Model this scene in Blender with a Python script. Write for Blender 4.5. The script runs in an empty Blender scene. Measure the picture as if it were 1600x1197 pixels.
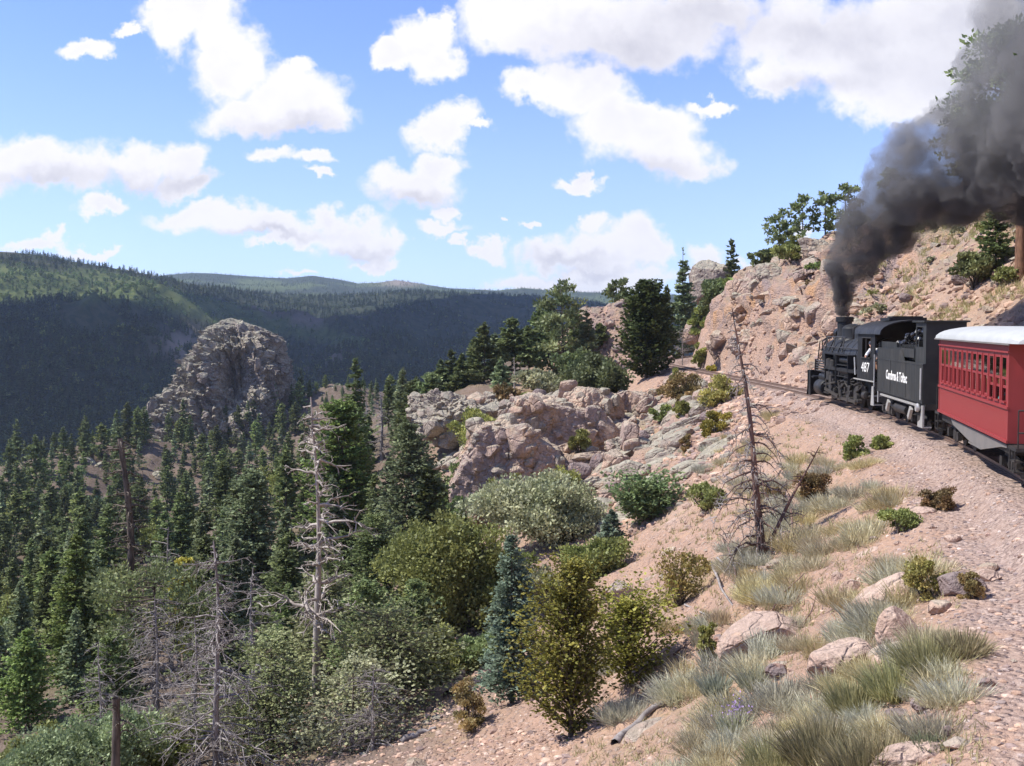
import bpy, bmesh, math, random
import numpy as np
from mathutils import Vector, Matrix, Euler

# ------------------------------------------------------------------ camera, world, sun, exposure
S = bpy.context.scene
COL = S.collection
CAMZ = 3.7
PITCH = math.radians(2.04)
FPX = 1640.0                      # focal length for a 1600 px wide frame
cam_d = bpy.data.cameras.new('camera')
cam_d.sensor_width = 36.0
cam_d.lens = 36.0 * FPX / 1600.0
cam_d.clip_start = 0.1
cam_d.clip_end = 40000.0
cam = bpy.data.objects.new('camera', cam_d)
cam.location = (0, 0, CAMZ)
cam.rotation_euler = (math.pi / 2 - PITCH, 0, 0)
COL.objects.link(cam)
S.camera = cam

SUN_DIR = Vector((-0.60, 0.0, 0.80)).normalized()      # towards the sun
SUN_EL = math.asin(SUN_DIR.z)
SUN_AZ = math.atan2(SUN_DIR.x, SUN_DIR.y)                # from +Y towards +X
sun_d = bpy.data.lights.new('sun', 'SUN')
sun_d.energy = 4.6
sun_d.angle = math.radians(0.5)
sun_d.color = (1.0, 0.95, 0.87)
sun = bpy.data.objects.new('sun', sun_d)
sun.rotation_euler = SUN_DIR.to_track_quat('Z', 'Y').to_euler()
sun.location = (-60, 20, 120)
COL.objects.link(sun)

S.render.engine = 'CYCLES'
S.view_settings.view_transform = 'Standard'
S.view_settings.look = 'None'
S.view_settings.gamma = 1.0
S.view_settings.use_curve_mapping = False
S.view_settings.exposure = 0.58
cy = S.cycles
cy.use_denoising = True
try:
    cy.denoiser = 'OPENIMAGEDENOISE'
except Exception:
    pass
cy.max_bounces = 6
cy.diffuse_bounces = 3
cy.glossy_bounces = 2
cy.transmission_bounces = 4
cy.volume_bounces = 1
cy.transparent_max_bounces = 12
cy.caustics_reflective = False
cy.caustics_refractive = False
cy.volume_max_steps = 128
cy.sample_clamp_indirect = 6.0


class NT:
    """small node-tree helper: every method adds a node and returns its output socket"""
    def __init__(self, tree):
        self.t = tree
        self.n = tree.nodes
        self.l = tree.links

    def _in(self, sock, v):
        if v is None:
            return
        if isinstance(v, bpy.types.NodeSocket):
            self.l.new(v, sock)
        else:
            if hasattr(sock, 'default_value'):
                try:
                    sock.default_value = v
                except Exception:
                    dv = sock.default_value
                    if hasattr(dv, '__len__'):
                        sock.default_value = (list(v) + [1.0] * 4)[:len(dv)] if hasattr(v, '__len__') else [v] * len(dv)

    def node(self, typ, props=None, **ins):
        nd = self.n.new(typ)
        for k, v in (props or {}).items():
            setattr(nd, k, v)
        for k, v in ins.items():
            key = int(k[1:]) if k[0] == 'i' and k[1:].isdigit() else k.replace('_', ' ')
            self._in(nd.inputs[key], v)
        return nd

    def math(self, op, a, b=None, c=None, clamp=False):
        nd = self.n.new('ShaderNodeMath')
        nd.operation = op
        nd.use_clamp = clamp
        for i, v in enumerate((a, b, c)):
            self._in(nd.inputs[i], v)
        return nd.outputs[0]

    def vec(self, op, a, b=None, c=None):
        nd = self.n.new('ShaderNodeVectorMath')
        nd.operation = op
        for i, v in enumerate((a, b, c)):
            self._in(nd.inputs[i], v)
        return nd.outputs['Value'] if op in ('LENGTH', 'DISTANCE', 'DOT_PRODUCT') else nd.outputs['Vector']

    def scale(self, a, s):
        nd = self.n.new('ShaderNodeVectorMath')
        nd.operation = 'SCALE'
        self._in(nd.inputs[0], a)
        self._in(nd.inputs['Scale'], s)
        return nd.outputs['Vector']

    def mix(self, f, a, b, mode='MIX'):
        nd = self.n.new('ShaderNodeMix')
        nd.data_type = 'RGBA'
        nd.blend_type = mode
        self._in(nd.inputs[0], f)
        self._in(nd.inputs[6], tuple(a) + (1,) if isinstance(a, tuple) and len(a) == 3 else a)
        self._in(nd.inputs[7], tuple(b) + (1,) if isinstance(b, tuple) and len(b) == 3 else b)
        return nd.outputs[2]

    def ss(self, x, a, b, c=0.0, d=1.0):
        nd = self.n.new('ShaderNodeMapRange')
        nd.interpolation_type = 'SMOOTHSTEP'
        for i, v in enumerate((x, a, b, c, d)):
            self._in(nd.inputs[i], v)
        return nd.outputs[0]

    def lin(self, x, a, b, c=0.0, d=1.0):
        nd = self.n.new('ShaderNodeMapRange')
        for i, v in enumerate((x, a, b, c, d)):
            self._in(nd.inputs[i], v)
        return nd.outputs[0]

    def noise(self, v, scale, detail=4.0, rough=0.5, dist=0.0, color=False):
        nd = self.n.new('ShaderNodeTexNoise')
        self._in(nd.inputs['Vector'], v)
        nd.inputs['Scale'].default_value = scale
        nd.inputs['Detail'].default_value = detail
        nd.inputs['Roughness'].default_value = rough
        nd.inputs['Distortion'].default_value = dist
        return nd.outputs['Color'] if color else nd.outputs[0]

    def voro(self, v, scale, feature='F1', out='Distance', rand=1.0):
        nd = self.n.new('ShaderNodeTexVoronoi')
        nd.feature = feature
        self._in(nd.inputs['Vector'], v)
        nd.inputs['Scale'].default_value = scale
        nd.inputs['Randomness'].default_value = rand
        return nd.outputs[out]

    def combine(self, x, y, z):
        nd = self.n.new('ShaderNodeCombineXYZ')
        for i, v in enumerate((x, y, z)):
            self._in(nd.inputs[i], v)
        return nd.outputs[0]

    def sep(self, v):
        nd = self.n.new('ShaderNodeSeparateXYZ')
        self._in(nd.inputs[0], v)
        return nd.outputs


def px_dir(px, py):
    """world direction (depth 1 along the optical axis) of a pixel of the 1600 x 1197 frame"""
    a = (px - 800.0) / FPX
    b = (598.5 - py) / FPX
    return (a, math.cos(PITCH) + b * math.sin(PITCH), -math.sin(PITCH) + b * math.cos(PITCH))


def at(px, py, D):
    d = px_dir(px, py)
    return np.array([d[0] * D, d[1] * D, CAMZ + d[2] * D])


# sky: Nishita daylight with cumulus clouds laid over it by direction
W = bpy.data.worlds.new('World')
S.world = W
W.use_nodes = True
W.node_tree.nodes.clear()
w = NT(W.node_tree)
sky = w.node('ShaderNodeTexSky', {'sky_type': 'NISHITA', 'sun_disc': False, 'sun_elevation': SUN_EL, 'sun_rotation': SUN_AZ,
                                  'altitude': 2800.0, 'air_density': 1.0, 'dust_density': 0.6, 'ozone_density': 1.0})
gen = w.node('ShaderNodeTexCoord').outputs['Generated']
sx, sy, sz = w.sep(gen)
sy_ = w.math('MAXIMUM', sy, 0.05)
uu = w.math('DIVIDE', sx, sy_)
vv = w.math('DIVIDE', sz, sy_)
p0 = w.combine(uu, vv, 0.0)
# ragged cloud edges: shift the lookup by noise
wn = w.noise(p0, 10.0, 6.0, 0.6, color=True)
wn2 = w.noise(p0, 42.0, 6.0, 0.62, color=True)
pw = w.vec('ADD', p0, w.scale(w.vec('SUBTRACT', wn, (0.5, 0.5, 0.5)), 0.075))
pw = w.vec('ADD', pw, w.scale(w.vec('SUBTRACT', wn2, (0.5, 0.5, 0.5)), 0.030))
pw = w.vec('MULTIPLY', pw, (1, 1, 0))
BLOBS = [
 (310,22,72,58),(268,55,40,45),(360,98,62,60),(250,28,16,24),(450,148,88,48),(412,172,90,36),(490,180,62,26),(465,106,28,24),
 (140,78,40,16),(208,58,22,13),(668,66,46,42),(692,98,40,36),(622,88,30,20),(682,30,24,26),(690,205,52,34),(742,212,24,10),
 (640,302,68,32),(678,268,38,28),(608,290,38,28),(880,38,150,55),(775,18,70,42),(1000,58,140,45),(1080,28,120,50),
 (910,138,70,45),(818,140,42,28),(960,190,70,52),(1030,236,88,40),(1012,190,80,40),(1112,162,32,12),(1085,256,64,22),
 (1250,58,120,66),(1350,98,140,70),(1450,58,120,88),(1400,158,120,45),(1210,128,62,28),(1490,188,60,16),(1530,58,90,84),
 (40,246,90,38),(110,272,70,30),(222,256,70,34),(292,250,42,34),(300,286,50,20),(-30,268,70,40),
 (155,320,42,14),(322,340,98,22),(400,356,90,20),(452,370,60,18),(548,374,62,30),(510,350,24,22),(602,388,34,20),(600,410,40,7),(420,383,44,7),
 (70,381,64,11),(152,386,45,8),(98,370,20,10),(440,240,38,16),(500,248,30,12),(512,276,18,8),
 (680,366,40,13),(700,340,22,12),(760,394,32,13),(716,386,13,7),(900,287,38,11),(905,272,15,12),(785,352,7,5),(830,355,16,6),
 (920,404,92,36),(975,384,54,40),(930,352,17,24),(858,402,50,24),(920,438,135,17),(1012,402,28,30),(840,442,80,9),
 (1100,405,34,28),(1110,432,46,18),(1145,438,40,12),(1166,414,12,11),(1256,376,15,10),(470,424,30,6),(230,436,60,5)]
L = None
for (cx_, cy_, rx, ry) in BLOBS:
    iu, iv = FPX / rx, FPX / ry
    cu, cv = (cx_ - 800) / FPX, (540 - cy_) / FPX
    m_ = w.vec('LENGTH', w.vec('MULTIPLY_ADD', pw, (iu, iv, 0), (-cu * iu, -cv * iv, 0)))
    if L is None:
        L = m_
    else:
        nd_ = w.n.new('ShaderNodeMath'); nd_.operation = 'SMOOTH_MIN'
        w._in(nd_.inputs[0], L); w._in(nd_.inputs[1], m_); nd_.inputs[2].default_value = 0.22
        L = nd_.outputs[0]
fb = w.noise(p0, 22.0, 9.0, 0.62)
bil = w.voro(w.vec('ADD', p0, w.scale(wn2, 0.02)), 34.0, 'F1')
dens_in = w.math('ADD', w.math('SUBTRACT', 1.29, L), w.math('ADD', w.math('MULTIPLY', w.math('SUBTRACT', fb, 0.5), 1.25), w.math('MULTIPLY', w.math('SUBTRACT', 0.42, bil), 0.32)))
# the rest of the sky: the same kind of broken cumulus
pl = w.vec('DIVIDE', gen, w.combine(w.math('MAXIMUM', sz, 0.06), w.math('MAXIMUM', sz, 0.06), 1.0))
pl = w.vec('MULTIPLY', pl, (1, 1, 0))
gn = w.noise(pl, 1.1, 7.0, 0.55)
dens_out = w.math('MULTIPLY', w.math('SUBTRACT', gn, 0.53), 4.0)
inside = w.math('MULTIPLY', w.math('MULTIPLY', w.ss(uu, -0.62, -0.50), w.ss(uu, 0.62, 0.50)), w.math('MULTIPLY', w.ss(vv, 0.42, 0.33), w.ss(sy, 0.1, 0.3)))
dens = w.math('ADD', w.math('MULTIPLY', dens_in, inside), w.math('MULTIPLY', dens_out, w.math('SUBTRACT', 1.0, inside)))
cover = w.ss(dens, 0.0, 0.58)
# greyer bases where a cloud is thick
GREY = [(460,200,80,14),(990,75,150,34),(1090,45,110,40),(1300,60,110,40),(1440,120,120,40),(1020,262,80,16),
        (1500,90,120,80),(1290,140,100,16),(640,322,60,10),(230,285,110,14),(60,285,90,14),(560,398,60,8),(900,408,60,8),(930,425,60,6),(400,370,80,6)]
G = None
for (cx_, cy_, rx, ry) in GREY:
    rx, ry = rx * 1.6, ry * 1.8
    iu, iv = FPX / rx, FPX / ry
    cu, cv = (cx_ - 800) / FPX, (540 - cy_) / FPX
    m_ = w.vec('LENGTH', w.vec('MULTIPLY_ADD', pw, (iu, iv, 0), (-cu * iu, -cv * iv, 0)))
    G = m_ if G is None else w.math('MINIMUM', G, m_)
gin = w.math('MULTIPLY', w.ss(G, 1.25, 0.0), inside)
gn2 = w.ss(w.noise(p0, 14.0, 5.0, 0.6), 0.35, 0.7)
grey = w.math('ADD', w.math('MULTIPLY', gin, w.math('ADD', 0.50, w.math('MULTIPLY', gn2, 0.22))), w.math('MULTIPLY', w.math('MULTIPLY', gn2, 0.22), w.ss(dens, 0.35, 1.0)), clamp=True)
CLOUD_W = 5.9
ccol = w.mix(grey, (1.02 * CLOUD_W, 1.0 * CLOUD_W, 1.03 * CLOUD_W), (0.60 * CLOUD_W, 0.59 * CLOUD_W, 0.67 * CLOUD_W))
skyc = w.mix(1.0, sky.outputs[0], (1.06, 1.11, 1.50), 'MULTIPLY')
# thin milky veil towards the horizon
veil = w.ss(sz, 0.30, -0.02, 0.0, 0.52)
skyc = w.mix(veil, skyc, (0.66 * CLOUD_W, 0.78 * CLOUD_W, 1.03 * CLOUD_W))
fin = w.mix(w.math('MULTIPLY', cover, 0.97), skyc, ccol)
bg = w.node('ShaderNodeBackground', Color=fin, Strength=0.125)
out = w.node('ShaderNodeOutputWorld', Surface=bg.outputs[0])
W.cycles.sampling_method = 'MANUAL'
W.cycles.sample_map_resolution = 512

# ------------------------------------------------------------------ helpers: tags, meshes, numpy noise
def tag(o, label=None, cat=None, group=None, kind=None):
    if label: o['label'] = label
    if cat: o['category'] = cat
    if group: o['group'] = group
    if kind: o['kind'] = kind
    return o


def empty(name, loc, rz=0.0):
    o = bpy.data.objects.new(name, None)
    o.location = loc
    o.rotation_euler = (0, 0, rz)
    o.empty_display_size = 0.3
    COL.objects.link(o)
    return o


def link(name, me, parent=None, mat=None):
    o = bpy.data.objects.new(name, me)
    COL.objects.link(o)
    if parent is not None:
        o.parent = parent
    if mat is not None and len(me.materials) == 0:
        me.materials.append(mat)
    return o


def mesh_np(name, V, F, mat=None, col=None, smooth=False):
    V = np.ascontiguousarray(V, np.float32)
    F = np.ascontiguousarray(F, np.int32)
    me = bpy.data.meshes.new(name)
    me.vertices.add(len(V))
    me.vertices.foreach_set('co', V.ravel())
    me.loops.add(F.size)
    me.loops.foreach_set('vertex_index', F.ravel())
    me.polygons.add(len(F))
    me.polygons.foreach_set('loop_start', np.arange(len(F), dtype=np.int32) * F.shape[1])
    if smooth:
        me.polygons.foreach_set('use_smooth', np.ones(len(F), bool))
    else:
        me.polygons.foreach_set('use_smooth', np.zeros(len(F), bool))
    me.update(calc_edges=True)
    if col is not None:
        a = me.color_attributes.new('col', 'FLOAT_COLOR', 'POINT')
        c = np.ones((len(V), 4), np.float32)
        c[:, :col.shape[1]] = col
        a.data.foreach_set('color', c.ravel())
    if mat is not None:
        me.materials.append(mat)
    return me


_tab = np.random.default_rng(7).random((64, 64, 64)).astype(np.float32)


def vnoise(p):
    """value noise in 0..1 at points p (n,3)"""
    p = np.asarray(p, np.float64)
    i = np.floor(p).astype(np.int64)
    f = p - i
    f = f * f * f * (f * (f * 6 - 15) + 10)
    i0 = i & 63
    i1 = (i + 1) & 63
    x0, y0, z0 = i0[:, 0], i0[:, 1], i0[:, 2]
    x1, y1, z1 = i1[:, 0], i1[:, 1], i1[:, 2]
    fx, fy, fz = f[:, 0], f[:, 1], f[:, 2]
    c00 = _tab[x0, y0, z0] * (1 - fx) + _tab[x1, y0, z0] * fx
    c10 = _tab[x0, y1, z0] * (1 - fx) + _tab[x1, y1, z0] * fx
    c01 = _tab[x0, y0, z1] * (1 - fx) + _tab[x1, y0, z1] * fx
    c11 = _tab[x0, y1, z1] * (1 - fx) + _tab[x1, y1, z1] * fx
    c0 = c00 * (1 - fy) + c10 * fy
    c1 = c01 * (1 - fy) + c11 * fy
    return c0 * (1 - fz) + c1 * fz


def fbm(p, octs=5, gain=0.5, lac=2.03):
    """-1..1"""
    p = np.asarray(p, np.float64)
    a, s, r = 1.0, 0.0, np.zeros(len(p))
    for k in range(octs):
        r += a * (vnoise(p + 17.3 * k) * 2 - 1)
        s += a
        a *= gain
        p = p * lac
    return r / s


def ridged(p, octs=5, gain=0.55, lac=2.1):
    """0..1 with sharp crests"""
    p = np.asarray(p, np.float64)
    a, s, r = 1.0, 0.0, np.zeros(len(p))
    for k in range(octs):
        r += a * (1 - np.abs(vnoise(p + 11.7 * k) * 2 - 1)) ** 2
        s += a
        a *= gain
        p = p * lac
    return r / s


def sst(x, a, b):
    t = np.clip((np.asarray(x, float) - a) / (b - a), 0, 1)
    return t * t * (3 - 2 * t)


def attr(nt, name='col'):
    nd = nt.n.new('ShaderNodeAttribute')
    nd.attribute_name = name
    return nd


def new_mat(name):
    m = bpy.data.materials.new(name)
    m.use_nodes = True
    m.node_tree.nodes.clear()
    nt = NT(m.node_tree)
    o = nt.node('ShaderNodeOutputMaterial')
    return m, nt, o


def principled(nt, o, color, rough=0.8, metal=0.0, normal=None, spec=0.3):
    b = nt.node('ShaderNodeBsdfPrincipled')
    nt._in(b.inputs['Base Color'], tuple(color) + (1,) if isinstance(color, tuple) and len(color) == 3 else color)
    nt._in(b.inputs['Roughness'], rough)
    nt._in(b.inputs['Metallic'], metal)
    nt._in(b.inputs['Specular IOR Level'], spec)
    if normal is not None:
        nt._in(b.inputs['Normal'], normal)
    nt.l.new(b.outputs[0], o.inputs['Surface'])
    return b


def bump(nt, h, strength=0.5, dist=0.1):
    nd = nt.node('ShaderNodeBump', Strength=strength, Distance=dist, Height=h)
    return nd.outputs[0]


def paint(name, c, rough=0.5, wear=0.15, metal=0.0, scale=3.0, spec=0.4, dust=None):
    """painted or bare metal / wood with uneven tone and a little dirt"""
    m, nt, o = new_mat(name)
    pos = nt.node('ShaderNodeTexCoord').outputs['Object']
    n1 = nt.noise(pos, scale, 6, 0.6)
    n2 = nt.noise(nt.vec('MULTIPLY', pos, (6, 6, 0.8)), scale * 0.7, 4, 0.6)
    f = nt.math('ADD', nt.math('MULTIPLY', n1, 0.6), nt.math('MULTIPLY', n2, 0.4))
    k = nt.lin(f, 0.3, 0.7, 1 - wear, 1 + wear)
    col = nt.mix(1.0, tuple(c), nt.combine(k, k, k), 'MULTIPLY')
    if dust is not None:
        col = nt.mix(nt.ss(n1, 0.48, 0.75, 0.0, 0.45), col, dust)
    r = nt.lin(n2, 0.3, 0.7, max(0.05, rough - 0.1), min(1, rough + 0.12))
    principled(nt, o, col, r, metal, bump(nt, n1, 0.15, 0.01), spec)
    return m


# ------------------------------------------------------------------ materials of the place
def rock_material(name, base, dark, warm, lichen, lich_amt=0.6, scale=1.0, bmp=0.5):
    m, nt, o = new_mat(name)
    g = nt.node('ShaderNodeNewGeometry')
    pos = g.outputs['Position']
    n1 = nt.noise(pos, 0.35 * scale, 6, 0.62)
    n2 = nt.noise(pos, 1.7 * scale, 6, 0.62, 0.6)
    n3 = nt.noise(pos, 9.0 * scale, 5, 0.65)
    st = nt.noise(nt.vec('MULTIPLY', pos, (1.2, 1.2, 0.25)), 1.2 * scale, 5, 0.6)
    c = nt.mix(nt.ss(n1, 0.40, 0.60), base, dark)
    c = nt.mix(nt.ss(st, 0.55, 0.72, 0, 0.8), c, warm)
    k = nt.lin(n3, 0.25, 0.75, 0.72, 1.28)
    c = nt.mix(1.0, c, nt.combine(k, k, k), 'MULTIPLY')
    nz = nt.sep(g.outputs['Normal'])[2]
    lf = nt.math('MULTIPLY', nt.ss(nt.math('ADD', nz, nt.math('MULTIPLY', nt.math('SUBTRACT', n2, 0.5), 1.6)), 0.35, 0.85), lich_amt)
    c = nt.mix(lf, c, lichen)
    sp = nt.voro(pos, 5.0 * scale, 'F1', 'Color')
    sv = nt.lin(nt.sep(sp)[0], 0, 1, 0.86, 1.14)
    c = nt.mix(1.0, c, nt.combine(sv, sv, sv), 'MULTIPLY')
    crack = nt.voro(nt.vec('ADD', pos, nt.scale(nt.noise(pos, 1.2 * scale, 3, 0.5, color=True), 0.7)), 0.8 * scale, 'DISTANCE_TO_EDGE')
    h = nt.math('ADD', nt.math('MULTIPLY', n2, 0.9), nt.math('ADD', nt.math('MULTIPLY', n3, 0.30), nt.math('MULTIPLY', nt.ss(crack, 0.0, 0.07), 0.28)))
    principled(nt, o, c, 0.92, 0, bump(nt, h, bmp * 1.5, 0.5 / scale), 0.15)
    return m


M = {}
M['rock'] = rock_material('rock_pink', (0.49, 0.345, 0.26), (0.37, 0.275, 0.235), (0.52, 0.335, 0.20), (0.40, 0.375, 0.285), 0.50)
M['rock_grey'] = rock_material('rock_grey', (0.38, 0.315, 0.25), (0.29, 0.235, 0.20), (0.43, 0.29, 0.195), (0.385, 0.37, 0.285), 0.65)
M['rock_pale'] = rock_material('rock_pale', (0.52, 0.37, 0.29), (0.42, 0.29, 0.23), (0.50, 0.29, 0.17), (0.56, 0.46, 0.38), 0.35, 1.6)
M['rock_purple'] = rock_material('rock_purple', (0.20, 0.15, 0.145), (0.27, 0.205, 0.19), (0.38, 0.19, 0.12), (0.33, 0.29, 0.26), 0.25, 2.0)
M['rock_spire'] = rock_material('rock_spire', (0.40, 0.345, 0.275), (0.29, 0.24, 0.21), (0.42, 0.32, 0.23), (0.41, 0.395, 0.30), 0.75, 0.35, 0.8)


def ground_material():
    m, nt, o = new_mat('ground_soil')
    g = nt.node('ShaderNodeNewGeometry')
    pos = g.outputs['Position']
    a = attr(nt, 'col')
    ms = nt.node('ShaderNodeSeparateColor', i0=a.outputs['Color']).outputs     # bed, forest floor, rock
    al = a.outputs['Alpha']                                                    # dry grass
    n0 = nt.noise(pos, 0.12, 5, 0.6)
    n1 = nt.noise(pos, 0.9, 6, 0.65)
    n2 = nt.noise(pos, 7.0, 5, 0.65)
    n3 = nt.noise(pos, 40.0, 3, 0.6)
    soil = nt.mix(nt.ss(n1, 0.38, 0.62), (0.455, 0.298, 0.215), (0.375, 0.25, 0.187))
    soil = nt.mix(nt.ss(n0, 0.52, 0.68, 0, 0.7), soil, (0.46, 0.33, 0.255))
    peb = nt.voro(pos, 8.0, 'F1', 'Color')
    pebd = nt.voro(pos, 8.0, 'F1', 'Distance')
    pv = nt.sep(peb)[0]
    pebc = nt.mix(pv, (0.27, 0.19, 0.165), (0.56, 0.43, 0.35))
    soil = nt.mix(nt.math('MULTIPLY', nt.ss(pebd, 0.55, 0.35), nt.ss(nt.sep(peb)[1], 0.35, 0.5, 0, 0.65)), soil, pebc)
    bedp = nt.voro(pos, 14.0, 'F1', 'Color')
    bv = nt.sep(bedp)[0]
    bed = nt.mix(bv, (0.26, 0.19, 0.165), (0.50, 0.385, 0.325))
    bed = nt.mix(nt.ss(n1, 0.4, 0.65, 0.1, 0.55), bed, (0.385, 0.265, 0.205))
    flo = nt.mix(nt.ss(n1, 0.4, 0.6), (0.115, 0.090, 0.068), (0.175, 0.135, 0.112))
    flo = nt.mix(nt.ss(n2, 0.5, 0.7, 0, 0.6), flo, (0.085, 0.085, 0.045))
    rk = nt.mix(nt.ss(n1, 0.4, 0.6), (0.50, 0.33, 0.245), (0.375, 0.275, 0.235))
    rk = nt.mix(nt.ss(nt.noise(nt.vec('MULTIPLY', pos, (1, 1, 0.4)), 0.6, 5, 0.6), 0.50, 0.66, 0, 0.85), rk, (0.53, 0.315, 0.175))
    rk = nt.mix(nt.ss(nt.noise(nt.vec('MULTIPLY', pos, (0.7, 0.7, 0.35)), 0.45, 5, 0.6, 0.5), 0.54, 0.64, 0, 0.8), rk, (0.30, 0.235, 0.235))
    nz = nt.sep(g.outputs['Normal'])[2]
    rk = nt.mix(nt.math('MULTIPLY', nt.ss(nt.math('ADD', nz, nt.math('MULTIPLY', n2, 0.5)), 0.85, 1.15), 0.5), rk, (0.31, 0.285, 0.215))
    gr = nt.mix(n2, (0.33, 0.28, 0.13), (0.20, 0.20, 0.085))
    st = nt.noise(nt.vec('MULTIPLY', pos, (0.35, 1.1, 0.6)), 1.3, 6, 0.65, 0.8)
    soil = nt.mix(nt.ss(st, 0.56, 0.72, 0, 0.75), soil, (0.33, 0.235, 0.20))
    soil = nt.mix(nt.ss(st, 0.44, 0.30, 0, 0.7), soil, (0.50, 0.335, 0.225))
    soil = nt.mix(nt.ss(nt.noise(pos, 2.6, 6, 0.7), 0.56, 0.70, 0, 0.55), soil, (0.27, 0.22, 0.15))
    c = nt.mix(ms[1], soil, flo)
    c = nt.mix(ms[2], c, rk)
    c = nt.mix(nt.math('MULTIPLY', al, nt.ss(n2, 0.35, 0.65)), c, gr)
    c = nt.mix(ms[0], c, bed)
    k = nt.lin(n3, 0.2, 0.8, 0.80, 1.2)
    c = nt.mix(1.0, c, nt.combine(k, k, k), 'MULTIPLY')
    h = nt.math('ADD', nt.math('MULTIPLY', n2, 0.6), nt.math('ADD', nt.math('MULTIPLY', n3, 0.12), nt.math('MULTIPLY', nt.ss(pebd, 0.6, 0.2), 0.28)))
    wp = nt.vec('ADD', nt.vec('MULTIPLY', pos, (0.8, 0.8, 1.3)), nt.scale(nt.noise(pos, 0.8, 4, 0.6, color=True), 1.1))
    ck = nt.voro(wp, 1.1, 'DISTANCE_TO_EDGE')
    ck2 = nt.voro(wp, 0.45, 'F1')
    hr = nt.math('ADD', nt.math('MULTIPLY', nt.ss(ck, 0.0, 0.10), 0.30), nt.math('ADD', nt.math('MULTIPLY', ck2, 1.3), nt.math('MULTIPLY', nt.noise(nt.vec('MULTIPLY', wp, (1, 1, 1.6)), 1.6, 6, 0.65), 2.6)))
    h = nt.math('ADD', h, nt.math('MULTIPLY', hr, ms[2]))
    principled(nt, o, c, 0.95, 0, bump(nt, h, 0.85, 0.22), 0.1)
    return m


def hills_material():
    m, nt, o = new_mat('hill_ground')
    g = nt.node('ShaderNodeNewGeometry')
    pos = g.outputs['Position']
    a = attr(nt, 'col')
    ms = nt.node('ShaderNodeSeparateColor', i0=a.outputs['Color']).outputs      # painted sunlit green of aspen belt and mesa, bare rock, distant wood
    n1 = nt.noise(pos, 0.012, 6, 0.65)
    n2 = nt.noise(pos, 0.09, 6, 0.7)
    vd = nt.voro(pos, 0.11, 'F1', 'Color')
    v = nt.sep(vd)[0]
    wood = nt.mix(nt.ss(n2, 0.4, 0.62), (0.026, 0.040, 0.022), (0.055, 0.062, 0.034))
    wood = nt.mix(nt.math('MULTIPLY', nt.ss(v, 0.55, 0.95), 0.4), wood, (0.085, 0.078, 0.05))
    sunlit_meadow = nt.mix(nt.ss(n2, 0.38, 0.62), (0.075, 0.100, 0.036), (0.125, 0.145, 0.055))
    sunlit_meadow = nt.mix(nt.math('MULTIPLY', nt.ss(v, 0.6, 0.9), 0.5), sunlit_meadow, (0.05, 0.075, 0.03))
    rock = nt.mix(n2, (0.20, 0.15, 0.125), (0.34, 0.27, 0.22))
    c = nt.mix(ms[0], wood, sunlit_meadow)
    c = nt.mix(ms[1], c, rock)
    principled(nt, o, c, 0.95, 0, bump(nt, n2, 0.6, 4.0), 0.05)
    return m


def leaf_material(name, trans=0.30):
    m, nt, o = new_mat(name)
    a = attr(nt, 'col')
    inf = nt.node('ShaderNodeObjectInfo')
    hs = nt.node('ShaderNodeHueSaturation', Hue=nt.lin(inf.outputs['Random'], 0, 1, 0.488, 0.512), Saturation=1.0,
                 Value=nt.lin(inf.outputs['Random'], 0, 1, 2.0, 3.1), Fac=1.0, Color=a.outputs['Color'])
    d = nt.node('ShaderNodeBsdfDiffuse', Color=hs.outputs[0])
    t = nt.node('ShaderNodeBsdfTranslucent', Color=hs.outputs[0])
    mx = nt.node('ShaderNodeMixShader', i0=trans, i1=d.outputs[0], i2=t.outputs[0])
    gl = nt.node('ShaderNodeBsdfGlossy', Roughness=0.55, Color=(0.9, 0.95, 0.9, 1))
    mx2 = nt.node('ShaderNodeMixShader', i0=0.025, i1=mx.outputs[0], i2=gl.outputs[0])
    nt.l.new(mx2.outputs[0], o.inputs['Surface'])
    return m


def bark_material(name, c1, c2, scale=6.0):
    m, nt, o = new_mat(name)
    pos = nt.node('ShaderNodeTexCoord').outputs['Object']
    n = nt.noise(nt.vec('MULTIPLY', pos, (1, 1, 0.22)), scale, 6, 0.65)
    n2 = nt.noise(pos, 1.3, 4, 0.6)
    c = nt.mix(nt.ss(n, 0.38, 0.62), c1, c2)
    k = nt.lin(n2, 0.3, 0.7, 0.75, 1.25)
    c = nt.mix(1.0, c, nt.combine(k, k, k), 'MULTIPLY')
    principled(nt, o, c, 0.9, 0, bump(nt, n, 0.6, 0.05), 0.15)
    return m


M['ground'] = ground_material()
M['hills'] = hills_material()
M['leaf'] = leaf_material('foliage')
M['blade'] = leaf_material('dry_blades', 0.35)
M['bark'] = bark_material('bark_brown', (0.082, 0.066, 0.054), (0.17, 0.14, 0.115))
M['bark_red'] = bark_material('bark_ponderosa', (0.14, 0.078, 0.052), (0.25, 0.14, 0.09))
M['bark_dead'] = bark_material('bark_weathered', (0.28, 0.24, 0.21), (0.44, 0.395, 0.35), 5)
M['bark_grey'] = bark_material('bark_dead_grey', (0.20, 0.175, 0.165), (0.33, 0.30, 0.285), 5)
M['bark_char'] = bark_material('bark_dark_dead', (0.12, 0.085, 0.078), (0.22, 0.135, 0.105), 5)
# ------------------------------------------------------------------ the line of the railway
def curvature(s):                  # + turns left
    if s < -74: return 0.0
    if s < 0: return 1 / 114.0
    if s < 12: return 1 / 250.0
    if s < 42: return 0.0
    if s < 92: return -1 / 56.0
    return 0.0


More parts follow.
